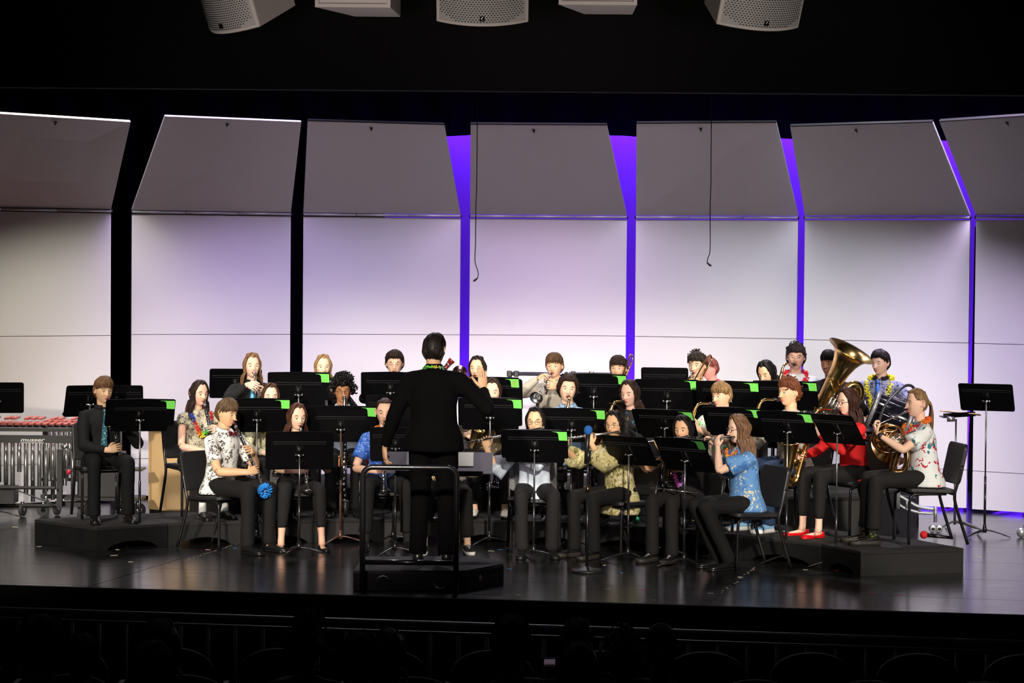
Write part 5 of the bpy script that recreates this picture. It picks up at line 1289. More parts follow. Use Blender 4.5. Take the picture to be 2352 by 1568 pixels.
P = person('f8', 'person with long light brown hair in blue and yellow floral shirt', 1697, 985, 21.35, 0, -66, hy=-4, hp=0.08, fem=True, skinc='EFC6AC', hair=('long', '7C5B42'), part=-0.1, hlen=0.30,
    top=printed('print_blue_yellow', '5B8EC6', ['3F72B4', 'DCD3A0', 'A9C0C8'], 9, 0.17, 0.5), sleeve='wide_short', pants=BLKP, inst=dict(tilt=0, side=-6, yaw=0), grips=G_FL, knees=(0.09, 0.42), ankle=(0.0, -0.22), sock=SOCKB, girth=1.08)
glasses(P, '202028'); lei(P, ['D8402A', 'F0C040'], low=0.93, rp=0.011); flute(P, 'silver flute played by the front right person in blue floral shirt'); chair_for(P, 'black chair in front right with its back to the picture edge')
# ---- second row on the low risers
P = person('r1', 'person in black shirt with blue-green checked tie', 238, 896, 23.0, 0.2, 20, hy=12, hp=0.10, skinc='E9C09A', hair=('fringe', '7A5A3C'), top=BLKS, collar=BLKS, pants=BLKP, inst=dict(tilt=22, side=-4), grips=G_CL, knees=(0.15, 0.42), look='open')
neck_tie(P, printed('tie_check', '2C6E8A', ['A8D8C0', '163A60'], 70, 0.22, 0.1)); clarinet(P, 'black clarinet of the far left player with the tie'); chair_for(P, 'black chair on the left end riser')
P = person('r2', 'person with long dark hair, rainbow garland and black-white blouse', 457, 903, 23.35, 0.2, 30, hy=10, hp=0.08, fem=True, skinc='EDBFA6', hair=('long', '2E201A'), part=0.1, hlen=0.30,
    top=printed('print_bw_leaf', 'C9C2A8', ['22201C', '44403A'], 30, 0.24, 0.6), sleeve='cap', pants=BLKP, bare=0.12, sock=SOCKW, inst=dict(tilt=22), grips=G_CL, knees=(0.11, 0.43))
lei(P, ['3A50C8', 'E03A28', 'F08A28', 'F0D838', '58C838', '3048A0', 'D82828'], low=0.76, rp=0.017, w=0.10); clarinet(P, 'black clarinet of the person with rainbow garland'); chair_for(P, 'black chair under the player with rainbow garland')
P = person('r3', 'person with brown hair whose eyes show above a stand', 621, 909, 23.3, 0.2, 14, hy=0, hp=0.10, fem=True, skinc='F2C9B0', hair=('long', '4A3222'), part=0.0, hlen=0.17,
    top=printed('print_cream_leaf', 'C6C3A0', ['4C4C3A', '8A8A6A'], 26, 0.2, 0.5), sleeve='long', pants=BLKP, inst=dict(tilt=25), grips=G_CL, look='open')
lei(P, ['F0D030', 'F4E060'], low=0.72); clarinet(P, 'black clarinet hidden behind the stand of the brown-haired player'); chair_for(P, 'black chair under the half hidden brown-haired player')
P = person('r4', 'person with big dark curly hair, glasses and light blue shirt', 787, 897, 23.75, 0.2, 6, hy=2, hp=0.06, skinc='B07A52', lipc='8C4E40', hair=('curly', '0E0B0A'), top=mat('pale_blue_cotton', hexc('C5D6EA'), 0.8, bump=0.3), collar=mat('pale_blue_cotton', hexc('C5D6EA'), 0.8), pants=BLKP, inst=dict(tilt=6), grips=G_BC)
glasses(P, '1A120C', r=0.021); bass_clarinet(P, 'silver and black bass clarinet standing before the curly-haired player'); chair_for(P, 'black chair under the bass clarinet player')
P = person('r5', 'person with a bassoon hidden behind the conductor', 958, 905, 23.5, 0.2, 5, hp=0.1, skinc='E9C09A', hair=('short', '3A2A20'), top=BLKS, pants=BLKP, inst=dict(tilt=0, side=40), grips=G_BS)
bassoon(P, 'maroon bassoon whose top rises beside the conductor'); chair_for(P, 'black chair hidden behind the conductor')
P = person('r6', 'person with centre-parted brown hair looking down between two stands', 1131, 898, 23.6, 0.2, -4, hp=0.16, fem=True, skinc='F4CBAE', hair=('long', '35241B'), part=0.0, hlen=0.17, top=printed('print_dark_gold', '4A3B22', ['8A6A30', 'C8B890'], 18, 0.1), pants=BLKP, bare=0.06, shoes='sneaker', shoem=CONV, inst=dict(tilt=10, side=20), grips=g_sax(0.9), knees=(0.14, 0.30), ankle=(0, 0.0))
saxophone(P, 'brass alto saxophone glinting under the middle stand, beside the conductor', 0.95); chair_for(P, 'black chair under the centre-parted brown-haired player')
P = person('r7', 'person with dark swept-back hair in light blue patterned shirt', 1304, 893, 23.4, 0.2, -6, hy=10, hp=0.0, hr=0.08, skinc='EFC1A4', hair=('shag', '2C1D15'), top=printed('print_denim_leaf', '8FB2D2', ['5C86B0', 'C2D6E6'], 22, 0.15), collar=printed('print_denim_leaf', '8FB2D2', ['5C86B0', 'C2D6E6'], 22, 0.15), sleeve='long', pants=BLKP2, look='open',
    inst=dict(tilt=6, side=14), grips=g_sax(1.0))
saxophone(P, 'brass alto saxophone of the person in light blue shirt', 1.0); chair_for(P, 'black chair under the sax player in light blue')
P = person('r8', 'person with long wavy dark hair, rosy cheeks, playing saxophone', 1447, 903, 23.1, 0.2, -20, hy=-14, hp=0.14, fem=True, skinc='F0C3AC', hair=('long', '33221A'), part=-0.2, hlen=0.24, top=printed('print_black_blue', '15130F', ['3C7AA8', '3A2A20', '9A8A70'], 14, 0.12), pants=BLKP, inst=dict(tilt=14, side=14), grips=g_sax(1.0))
saxophone(P, 'brass alto saxophone of the wavy dark-haired player', 1.0); chair_for(P, 'black chair under the wavy dark-haired sax player')
P = person('r9', 'person with sandy hair in green and red tropical shirt, looking left', 1657, 908, 23.0, 0.2, -30, hy=-18, hp=0.12, skinc='EDBE9E', hair=('fringe', '8E7048'), top=printed('print_green_red', 'C8D8D0', ['38B83A', 'C83020', '8AC890'], 11, 0.2), sleeve='short', pants=BLKP, inst=dict(tilt=12, side=12), grips=g_sax(1.15), look='open')
saxophone(P, 'brass tenor saxophone behind two stands on the right', 1.2, m=GOLD2); chair_for(P, 'black chair under the sandy-haired sax player')
P = person('r10', 'person with shaggy reddish-brown hair, jeans and pale blue sneakers', 1812, 900, 22.6, 0.2, -52, hy=-4, hp=0.04, skinc='E9B994', hair=('tousle', '6A3A22'), top=printed('print_grey_line', 'B9B4A8', ['6A6058', 'D8D4CC'], 20, 0.2), sleeve='long', pants=mat('dark_blue_denim', hexc('1F3A5C'), 0.8, bump=0.4, scale=120), shoes='sneaker', shoem=BLUESN, inst=dict(tilt=12, side=8), grips=g_sax(1.1), knees=(0.13, 0.42), look='open')
saxophone(P, 'brass tenor saxophone of the shaggy-haired player', 1.15); chair_for(P, 'black chair under the player wearing jeans')
P = person('r11', 'person with glasses, long brown hair, red top and red heels', 1948, 922, 22.15, 0.2, -62, hy=-4, hp=0.10, fem=True, skinc='F0C2AC', hair=('long', '3E2219'), part=-0.3, hlen=0.28, top=mat('red_knit', (0.78, 0.012, 0.015), 0.8, bump=0.4), sleeve='long', pants=BLKP, bare=0.14, shoes='pump', shoem=REDSH, inst=dict(tilt=14, side=6), grips=g_sax(1.1), knees=(0.12, 0.43), ankle=(0, 0.02))
glasses(P, '1E1512', th=0.002); saxophone(P, 'gold saxophone with its bell turned left, held by the person in red', 1.15); chair_for(P, 'black chair under the person in red')
P = person('r12', 'person in white shirt with red flowers playing french horn', 2106, 925, 21.5, 0.2, -82, hy=6, hp=0.06, fem=True, skinc='EEC6AC', hair=('pony', '8A6E4C'), hlen=0.30, top=printed('print_white_red_teal', 'EEF4F3', ['2E7A84', 'C4183A'], 6.6, 0.15, 0.40), sleeve='wide_short', pants=BLKP2, shoes='boot', shoem=BOOT, bare=0.06, sock=printed('sock_green', '0C0C0C', ['8A9A30'], 40, 0.2), knees=(0.11, 0.43), ankle=(0, 0.03), look='open', girth=1.04, loose=1.05,
    grips=dict(L=dict(f='W', p=pix(2012, 968, 21.32), d=(-0.35, 0.05, 0.94), n=(0.92, 0.1, 0.3), curl=1.0, pole=(0.9, -0.3, -0.9)), R=dict(f='W', p=pix(2052, 1062, 21.65), d=(-0.8, -0.2, -0.1), n=(0.2, -1, 0), curl=0.3)))
lei(P, ['F07818', 'F0A028', 'E8482A'], low=0.72, rp=0.017, w=0.085, n=76); watch(P, 'L', mat('watch_black', (0.01, 0.01, 0.01), 0.4)); chair_for(P, 'black chair on the right end riser'); R12 = P
# ---- third row on the tall risers
P = person('t1', 'person with long sandy hair in black shirt raising a trumpet', 579, 840, 24.35, 0.4, 8, hy=8, hp=-0.02, skinc='F0C6AE', hair=('mid', '80603E'), part=-0.3, hlen=0.19, top=BLKS, collar=BLKS, pants=BLKP, inst=dict(tilt=-50, yaw=2), grips=G_TP)
trumpet(P, 'silver trumpet pointing down towards us, held by the long-haired person'); neck_tie(P, mat('sky_tie', hexc('6FC0E8'), 0.5)); chair_for(P, 'black chair under the long-haired trumpeter')
P = person('t2', 'person with long strawberry-blond hair behind a stand at the back left', 742, 842, 24.6, 0.4, 6, hy=4, hp=0.05, fem=True, skinc='F6D2B8', hair=('long', 'A5845A'), part=0.1, hlen=0.22, top=BLKS, pants=BLKP, inst=dict(tilt=-46), grips=G_TP, look='open')
trumpet(P, 'silver trumpet of the strawberry-blond player'); chair_for(P, 'black chair under the strawberry-blond player')
P = person('t3', 'person with short dark hair and thin glasses left of the conductor', 906, 834, 24.6, 0.4, 2, hy=0, hp=0.12, skinc='EFC4A6', hair=('swept', '2E2018'), top=BLKS, pants=BLKP, inst=dict(tilt=-46), grips=G_TP)
glasses(P, '8A8070', th=0.001); trumpet(P, 'silver trumpet of the bespectacled player at the back'); chair_for(P, 'black chair under the dark-haired bespectacled player')
P = person('t4', 'person with long dark wavy hair right of the conductor', 1097, 846, 24.35, 0.4, -8, hy=-8, hp=0.02, fem=True, skinc='F0C8A4', hair=('long', '241912'), part=0.1, hlen=0.27, top=BLKS, pants=BLKP, inst=dict(tilt=-16, yaw=-20), grips=G_TP, look='open')
trumpet(P, 'silver trumpet beside the conductor’s raised hand', mat('rose_brass', (0.80, 0.45, 0.42), 0.25, 1.0)); chair_for(P, 'black chair under the wavy-haired player right of the conductor')
P = person('t5', 'person with brown fringe in khaki shirt playing trumpet', 1273, 840, 24.5, 0.4, -8, hy=-6, hp=0.02, skinc='EDBC98', hair=('fringe', '5A4028'), top=mat('khaki_cotton', hexc('BDB6A6'), 0.8, bump=0.4), collar=mat('khaki_cotton', hexc('BDB6A6'), 0.8), pants=BLKP, inst=dict(tilt=-24, yaw=-2), grips=G_TP)
trumpet(P, 'silver trumpet with its bell towards us, held by the khaki-shirted person'); chair_for(P, 'black chair under the khaki-shirted trumpeter')
P = person('t6', 'person with dark fringe beside the violet gap playing trombone', 1420, 846, 24.4, 0.4, -10, hy=-6, hp=0.0, skinc='EDBE9C', hair=('fringe', '33241A'), top=BLKS, pants=BLKP, inst=dict(tilt=-42, yaw=-8), grips=G_TB, look='open')
trombone(P, 'trombone slanting up past the violet gap'); chair_for(P, 'black chair under the dark-fringed trombonist')
P = person('t7', 'person with short curly dark hair playing trombone', 1601, 839, 24.3, 0.4, -24, hy=-6, hp=0.04, skinc='E6BC9C', hair=('tousle', '2A2019'), top=BLKS, pants=BLKP, inst=dict(tilt=-30, yaw=0), grips=G_TB, look='open')
trombone(P, 'trombone slanting up beside the curly-haired player'); chair_for(P, 'black chair under the curly-haired trombonist')
P = person('t8', 'person in white shirt with a pink garland standing at the back', 1630, 846, 26.1, 0.0, -50, hy=-10, hp=0.15, skinc='F0A89C', hair=('short', '8A4A44'), top=mat('pinkish_white_cotton', hexc('EBD8DA'), 0.8), collar=None, pants=BLKP, stand=True)
lei(P, ['E8405A', 'F08A9A', 'F6C6C8'], low=0.80)
P = person('t9', 'person with black chin-length hair bowed behind a stand', 1761, 855, 23.95, 0.4, -30, hy=-10, hp=0.42, fem=True, skinc='E8BC98', hair=('bob', '0C0A0A'), hlen=0.13, top=BLKS, pants=BLKP)
chair_for(P, 'black chair under the black-haired bowed player')
P = person('t10', 'person with dark curly crop and red, white and blue garland', 1828, 820, 25.0, 0.4, -4, hy=-2, hp=0.04, skinc='EBBBA4', hair=('tousle', '2B2024'), top=printed('print_pale', 'D4DAE4', ['B9C8D8', 'E6E0C8'], 16, 0.15), collar=None, pants=BLKP, inst=dict(tilt=12, yaw=-28, side=8), grips=g_sax(1.2), look='open')
lei(P, ['E02838', '2848C0', 'E8E8F0', 'E02838'], low=0.86, rp=0.020, w=0.10); saxophone(P, 'dark baritone saxophone neck of the garlanded back row player', 1.3, m=GOLD2); chair_for(P, 'black chair under the red, white and blue garlanded player')
P = person('t11', 'person mostly hidden behind the big tuba', 1905, 834, 24.75, 0.4, -30, hp=0.05, hy=-5, skinc='B9876A', hair=('fringe', '17110F'), top=BLKS, pants=BLKP,
    grips=dict(R=dict(f='W', p=pix(1896, 928, 24.2), d=(0.9, -0.1, -0.1), n=(0.1, 1, 0), curl=0.7), L=dict(f='W', p=pix(1950, 900, 24.35), d=(-0.5, -0.1, 0.5), n=(0, 1, 0), curl=0.6)))
chair_for(P, 'black chair under the tuba player')
P = person('t12', 'person in blue patterned shirt with yellow garland holding drumsticks', 2022, 833, 25.3, 0.0, -24, hy=-18, hp=0.10, skinc='E4BCA8', hair=('swept', '1C1418'), top=printed('print_navy_white', '7E84A8', ['1C2248', 'A8AECC', '20284E'], 15, 0.24, 0.7), sleeve='short', collar=BLKS, pants=BLKP, stand=True, look='open',
    grips=dict(R=dict(f='B', p=(-0.10, -0.30, 0.66), d=(0.7, -0.6, -0.1), n=(0, 0, -1), curl=1.0), L=dict(f='B', p=(0.14, -0.30, 0.66), d=(-0.7, -0.6, -0.1), n=(0, 0, -1), curl=1.0)))
lei(P, ['E0D820', 'F0E840', 'D8CC20'], low=0.62, rp=0.021, w=0.115, n=90); neck_tie(P, mat('blue_satin_tie', hexc('3A78D8'), 0.4)); T12 = P
for s, lab, e0, e1 in ((-1, 'wooden drumstick in the drummer’s right hand', (-0.10, -0.30, 1.03), (0.10, -0.58, 0.98)), (1, 'dark mallet in the drummer’s left hand', (0.14, -0.30, 1.03), (-0.03, -0.62, 0.97))):
    mb = MB(); a, b = Vector(e0), Vector(e1); d = unit(b-a); mb.tube([-d*0.10, d*0.12, d*0.26, d*0.275], [0.0075, 0.007, 0.0045, 0.003] if s < 0 else [0.007, 0.007, 0.006, 0.010], 8)
    o = mb.build('drumstick', mat('maple_stick', hexc('D8B080'), 0.5) if s < 0 else mat('brown_mallet', hexc('6A3A30'), 0.5)); tag(o, lab, 'drumstick'); o.location = P['TW']@a; o.rotation_euler = (0, 0, P['yaw'])
# ---- the conductor
P = person('c', 'person in black suit conducting with back to us on the podium', 998, 804, 20.22, 0.158, 176, hdrop=0.022, hy=-14, hp=0.06, lean=0.0, skinc='C9A07E', hair=('crop', '1A130F'), top=('jacket', SUIT), collar=SUIT, pants=SUIT, stand=True, girth=1.04, loose=1.08, tail=0.42, disp=0.012,
    grips=dict(L=dict(f='W', p=pix(893, 1058, 20.30), d=(0.05, 0.1, -1), n=(0.9, 0.3, 0), curl=0.5, grasp=True, pole=(0.12, 1.0, 0.0)), R=dict(f='W', p=pix(1104, 862, 20.48), d=(-0.03, 0.12, 1), n=(-0.5, 0.8, 0), curl=0.15, spread=0.05, pole=(-1.0, 0.1, -1.1))))
lei(P, ['3AA838', '78D048', 'C8C040', '58B8A0'], low=0.9, rp=0.010, w=0.075, n=50)

# ================================================================== TUBA, HORN
def tuba():
    ax = unit((0.44, -0.26, 0.86)); rt = unit(Vector((1, 0, 0))-ax*ax.x); dp = ax.cross(rt)
    c = pix(1895, 912, 24.15)
    t = thing('tuba', 'large brass tuba with its bell leaning to the right', 'tuba', c)
    T = Matrix(((rt.x, dp.x, ax.x, 0), (rt.y, dp.y, ax.y, 0), (rt.z, dp.z, ax.z, 0), (0, 0, 0, 1)))
    b = MB()
    prof = [(-0.06, 0.058), (0.05, 0.066), (0.18, 0.078), (0.30, 0.094), (0.38, 0.115), (0.44, 0.142), (0.48, 0.178), (0.497, 0.208), (0.502, 0.228), (0.507, 0.230), (0.503, 0.222), (0.485, 0.175), (0.43, 0.13), (0.34, 0.09), (0.2, 0.07)]
    b.lathe(prof, 40, T=T, cap=False); b.lathe([(0.19, 0.0815), (0.205, 0.0835), (0.22, 0.0845)], 30, T=T, cap=False)
    b.build('bell', GOLD, t)
    w = MB()
    w.tube(cat_rom([(0, 0, -0.04), (0.005, 0, -0.11), (0.06, 0, -0.165), (0.15, 0, -0.15), (0.22, 0, -0.08), (0.265, 0.0, 0.02), (0.28, 0, 0.12), (0.27, 0.0, 0.19), (0.225, 0.0, 0.235), (0.165, -0.01, 0.225), (0.13, -0.03, 0.17), (0.12, -0.04, 0.08), (0.125, -0.045, -0.03)], 6), [0.058-0.030*i/72 for i in range(73)], 18, T=T)
    w.build('outer_branch', GOLD, t)
    w = MB(); f_ = -1
    w.tube(cat_rom([(0.10, 0.075*f_, 0.0), (0.12, 0.075*f_, -0.09), (0.17, 0.075*f_, -0.08), (0.19, 0.07*f_, 0.0), (0.20, 0.07*f_, 0.10), (0.175, 0.075*f_, 0.15), (0.14, 0.075*f_, 0.14), (0.13, 0.075*f_, 0.04)], 6), 0.016, 12, T=T)
    w.tube(cat_rom([(0.05, 0.10*f_, 0.02), (0.07, 0.105*f_, -0.09), (0.11, 0.105*f_, -0.11), (0.145, 0.10*f_, -0.06), (0.15, 0.10*f_, 0.06)], 6), 0.013, 12, T=T)
    w.tube(cat_rom([(0.03, 0.10*f_, 0.20), (0.07, 0.10*f_, 0.14), (0.08, 0.10*f_, 0.05)], 6), 0.012, 10, T=T)
    w.tube(cat_rom([(-0.08, 0.0, 0.20), (-0.05, 0.09*f_, 0.18), (0.01, 0.115*f_, 0.12), (0.05, 0.11*f_, 0.06)], 6), 0.008, 10, T=T)
    w.build('inner_tubing', GOLD, t)
    w = MB()
    for i in range(4):
        x = 0.03+0.036*i; w.tube([(x, 0.115*f_, -0.10), (x, 0.115*f_, 0.06)], 0.0155, 14, T=T); w.tube([(x, 0.115*f_, 0.06), (x, 0.115*f_, 0.095)], 0.004, 6, T=T); w.tube([(x, 0.115*f_, 0.092), (x, 0.115*f_, 0.098)], 0.012, 12, T=T)
        w.lathe([(-0.105, 0.017), (-0.098, 0.017)], 14, T=T@Matrix.Translation((x, 0.115*f_, 0)))
    w.build('valve', SILVER, t)
tuba()
def french_horn():
    c = pix(2042, 1010, 21.38)
    t = thing('french_horn', 'brass french horn with dark flaring bell rim on the lap', 'french horn', c)
    w = MB(); s = MB(); bl = MB()
    def q(px, py, dy=0.0): return pix(px, py, 21.38+dy)-c
    for r, dy, rr, ox, oz, sq in ((0.118, 0.0, 0.0085, -0.005, 0.012, 1.08), (0.102, -0.025, 0.008, 0.014, 0.02, 0.9), (0.085, 0.015, 0.0075, -0.02, 0.0, 1.1), (0.070, -0.035, 0.0075, 0.02, -0.02, 0.85)):
        n_ = 40; w.tube([Vector((ox+r*sq*math.cos(a), dy+0.035*math.sin(a+r*30), oz+r*math.sin(a))) for a in np.linspace(0, 2*PI, n_+1)[:-1]], rr, 8, closed=True)
    for (x0, y0, z0, x1, y1, z1) in ((-0.10, -0.03, 0.05, 0.02, -0.04, -0.10), (-0.08, -0.045, 0.08, 0.06, -0.04, 0.09), (-0.06, -0.05, -0.06, 0.09, -0.045, 0.03), (0.03, -0.04, -0.11, 0.10, -0.03, -0.02), (-0.11, -0.03, -0.02, -0.02, -0.05, 0.06)):
        a, b = Vector((x0, y0, z0)), Vector((x1, y1, z1)); m_ = (a+b)/2+Vector((0.02, -0.012, -0.015)); w.tube(cat_rom([a, m_, b], 5), 0.0065, 8)
    rim_c = q(2036, 1020, 0.13); axd = unit((-0.42, 0.86, -0.22))
    T = Matrix.Translation(rim_c)@axd.to_track_quat('Z', 'Y').to_matrix().to_4x4()
    prof = [(-0.13, 0.040), (-0.09, 0.055), (-0.055, 0.083), (-0.025, 0.118), (-0.006, 0.150), (0.0, 0.160), (0.004, 0.159), (-0.018, 0.112), (-0.05, 0.078), (-0.10, 0.048)]
    bl.lathe(prof, 44, T=T, cap=False)
    bl.tube(cat_rom([T@Vector((0, 0, -0.12)), T@Vector((0.0, 0, -0.16))+Vector((0.02, 0, -0.03)), q(2050, 1078, 0.0), q(2072, 1082, 0.0), q(2084, 1055, -0.02), q(2081, 1020, -0.01), q(2068, 985, 0.0)], 6), [0.041-0.032*i/36 for i in range(37)], 14)
    bl.build('bell', GOLD2, t)
    for k in range(4):
        cc = Vector((-0.045+0.038*k, -0.045, 0.045-0.022*k+0.01)); w.lathe([(-0.03, 0.021), (0.0, 0.022), (0.006, 0.018)], 16, T=Matrix.Translation(cc)@Matrix.Rotation(R(90), 4, 'X'))
    for k, (x0, z0, x1, z1) in enumerate(((-0.02, -0.035, 0.10, 0.02), (-0.015, -0.062, 0.115, -0.008), (0.0, -0.085, 0.12, -0.035), (-0.03, -0.01, 0.07, 0.05))):
        a, b = Vector((x0, -0.055, z0)), Vector((x1, -0.05, z1)); s.tube([a, b], 0.0095, 10); s.tube(cat_rom([b, b+Vector((0.015, 0.002, -0.004)), b+Vector((0.010, 0.004, -0.022)), a+Vector((0, 0.004, -0.024))], 4), 0.007, 8)
    m = R12['TW']@R12['mouth']-c
    s.tube([m+Vector((0.004, 0, 0)), m+(q(2035, 970)-m)*0.12, m+(q(2035, 970)-m)*0.3, q(2022, 972), q(2005, 985)], [0.0105, 0.008, 0.0045, 0.006, 0.007], 10)
    w.build('coiled_tubing', GOLD2, t); s.build('valve_slide', SILVER, t)
french_horn()
# ================================================================== STANDS
BRN = mat('stand_brown_pole', (0.10, 0.045, 0.03), 0.4, 0.3)
ms = music_stand
ms(321, 955, 22.75, 0, 16, 'music stand before the far left player with the tie', who='before the far left player', tilt=28)
ms(688, 1035, 22.1, 0, 6, 'music stand before the auburn-haired front row player', tag_=0, folder=0.57, fz=0.0, fh=0.35, tilt=20, who='before the auburn-haired player')
ms(783, 977, 23.0, 0, 3, 'scratched music stand on a brown pole before the bass clarinet', polem=BRN, folder=0.62, fz=0.05, tilt=18, who='on the brown pole')
ms(590, 955, 22.95, 0, 10, 'music stand just right of the bow-tied player', folder=0.57, who='right of the bow-tied player')
ms(686, 898, 23.9, 0.4, 4, 'music stand between the long-haired and the strawberry-blond player', folder=0.56, fz=0.05, tilt=18, who='between the two left trumpeters', desk=0.235)
ms(541, 880, 25.1, 0.4, 8, 'music stand partly hidden by the long-haired trumpeter', folder=0, who='x')
ms(897, 893, 24.1, 0.4, 2, 'music stand before the dark-haired bespectacled player', tag_=0, folder=0.54, who='before the player with thin glasses')
ms(909, 1020, 22.15, 0, 0, 'music stand before the person in sparkling blue', tag_=0, folder=0, who='x', desk=0.22, tilt=16)
ms(905, 945, 23.1, 0.0, 0, 'scratched music stand half hidden behind the conductor’s arm', folder=0, who='x', tilt=16)
ms(1126, 950, 23.0, 0, -3, 'music stand just right of the conductor, before the centre-parted player', folder=0.56, fz=0.02, who='just right of the conductor')
ms(1138, 905, 23.95, 0.4, -4, 'music stand with red writing on its green tag', folder=0.44, tag_=1, red=True, who='with the red-lettered tag')
ms(1228, 1024, 22.0, 0, -6, 'music stand before the embroidered flute player', folder=0.56, fz=0.02, roll=0, tilt=24, who='before the embroidered blouse')
ms(1313, 978, 22.75, 0, -9, 'music stand before the sax player in light blue', folder=0.60, who='before the light blue shirt')
ms(1364, 902, 23.9, 0.4, -6, 'music stand before the dark-fringed trombonist', folder=0.60, fz=0.05, tilt=18, who='before the dark-fringed trombonist')
ms(1532, 912, 23.75, 0.4, -8, 'music stand before the curly-haired trombonist', folder=0.58, fz=0.04, tilt=18, who='before the curly-haired trombonist')
ms(1527, 880, 24.3, 0.4, -8, 'music stand whose top edge shows above the wide black folder', folder=0, who='x', tilt=16, desk=0.22)
ms(1446, 1034, 21.85, 0, -40, 'bare music stand before the floral robe', folder=0, who='x', tilt=36, desk=0.24)
ms(1528, 973, 22.3, 0, -27, 'music stand before the wavy dark-haired sax player', folder=0.56, fz=0.015, who='before the wavy dark-haired player', tilt=34)
ms(1575, 1048, 21.45, 0, -40, 'music stand with a dull green tag at front right', folder=0.50, fz=0.02, greenm=GREEND, tilt=36, fh=0.34, who='with the dull green tag')
ms(1686, 968, 22.35, 0, -27, 'music stand behind the front right flute player', folder=0.54, fz=0.015, tilt=34, who='behind the front right flute player')
ms(1672, 913, 23.4, 0.4, -12, 'music stand before the black-haired bowed player, behind sandy hair', folder=0.56, fz=0.03, tilt=24, who='behind the sandy-haired player')
ms(1810, 982, 21.75, 0, -32, 'music stand before the shaggy-haired player in jeans', folder=0.50, fz=0.015, tilt=34, fh=0.30, who='before the shaggy-haired player')
ms(1805, 908, 23.5, 0.4, -16, 'music stand behind the shaggy reddish-brown hair', folder=0.58, fz=0.02, tilt=30, who='behind the shaggy hair')
ms(1925, 985, 21.45, 0, -50, 'bare music stand before the person in red', folder=0, who='x', tilt=36, desk=0.235)
ms(2266, 912, 24.0, 0, -20, 'tall bare music stand at the right in front of the shell', folder=0, who='x', tilt=34, desk=0.25)
ms(-6, 913, 25.0, 0, 10, 'music stand cut by the left picture edge', folder=0, who='x', tilt=16)
ms(205, 920, 24.3, 0.0, 30, 'music stand behind the far left player with the tie', folder=0, who='x', tilt=18, desk=0.24)
ms(268, 920, 24.7, 0.0, 4, 'music stand in the black gap behind the far left player', folder=0, who='x', tilt=16, desk=0.25)

c = pix(1056, 856, 25.6); t = thing('cymbal', 'small rosy metal disc showing beside the conductor’s right shoulder', 'cymbal', (c.x, c.y, 0))
MB().lathe([(-0.004, 0.07), (0.0, 0.075), (0.006, 0.03), (0.02, 0.018), (0.024, 0.004)], 26, T=Matrix.Translation((0, 0, c.z))@Matrix.Rotation(R(82), 4, 'X')).build('disc', mat('rose_brass', (0.8, 0.45, 0.42), 0.25, 1.0), t)
MB().tube([(0, 0.02, 0.02), (0, 0.02, c.z)], 0.010, 8).build('pole', LEGM, t); MB().lathe([(0, 0.14), (0.015, 0.14), (0.03, 0.03)], 18).build('base', LEGM, t)
# microphone stand with a blue foam ball
c = ground(1348, 1314); t = thing('microphone_stand', 'straight black microphone stand with a round base and blue foam', 'microphone stand', c)
top = pix(1349, 988, c.y); H = top.z
MB().lathe([(0, 0.125), (0.012, 0.128), (0.026, 0.115), (0.034, 0.06), (0.05, 0.02)], 28).build('round_base', mat('cast_base', (0.015, 0.015, 0.015), 0.5), t)
MB().tube([(0, 0, 0.04), (0, 0, 0.66)], 0.0115, 12).build('lower_pole', LEGM, t)
MB().tube([(0, 0, 0.62), (0, 0, H-0.2)], 0.0085, 10).build('upper_pole', LEGM, t)
MB().tube([(0, 0, 0.645), (0, 0, 0.70)], [0.018, 0.016], 12).build('clutch', GOLD, t)
mb = MB(); p0, p1 = Vector((-0.016, 0, H-0.27)), Vector((0.0, 0, H-0.01)); mb.tube([p0, p0+(p1-p0)*0.5, p1], [0.016, 0.018, 0.020], 12); mb.tube([(0, 0.0, H-0.25), (0.005, 0, H-0.16)], 0.021, 12)
mb.build('microphone_body', BLACKM, t)
MB().ell((0, 0, H), (0.036, 0.036, 0.040), nu=18, nv=12).build('foam_windscreen', mat('blue_foam', hexc('2468B8'), 0.95, bump=0.8, scale=300), t)

# ================================================================== PERCUSSION
# mallet instrument at the left
c = ground(60, 1184); FR = mat('frame_dark_grey', (0.03, 0.03, 0.03), 0.4, 0.4); ROSE = mat('rosewood_bar', hexc('A8473F'), 0.35, vary=0.3, scale=20)
t = thing('marimba', 'long mallet keyboard with red wooden bars and silver resonators', 'marimba', c)
x0, x1 = -1.15, 0.47; zt_ = 0.86; nb = 26
for k in range(nb):
    s = k/(nb-1); x = x0+(x1-x0)*s; wd = 0.056-0.010*s; ln = 0.42-0.16*s
    o = bevel(MB().box((x, -ln/2+0.10, zt_+0.04), (wd, ln, 0.022)).build('bar', ROSE, t, smooth=False), 0.004, 1)
for k in range(nb-1):
    if k % 7 in (2, 6): continue
    s = (k+0.5)/(nb-1); x = x0+(x1-x0)*s; ln = 0.38-0.15*s
    bevel(MB().box((x, ln/2+0.08, zt_+0.075), (0.048-0.008*s, ln, 0.022)).build('bar', ROSE, t, smooth=False), 0.004, 1)
res = MB(); RESM = mat('resonator_aluminium', (0.72, 0.72, 0.70), 0.25, 0.9)
for k in range(nb):
    s = k/(nb-1); x = x0+(x1-x0)*s
    if k < 12 and k % 2: L1_ = 0.42
    L1_ = 0.18+0.42*abs(math.sin(k*1.3))*0.55+0.12*s
    MB().tube([(x, -0.10, zt_-0.14), (x, -0.10, zt_-0.14-L1_)], 0.022, 12).build('resonator', RESM, t)
    if k % 7 not in (2, 6): MB().tube([(x+0.03, 0.10, zt_-0.14), (x+0.03, 0.10, zt_-0.14-L1_-0.10)], 0.021, 12).build('resonator', RESM, t)
mb = MB()
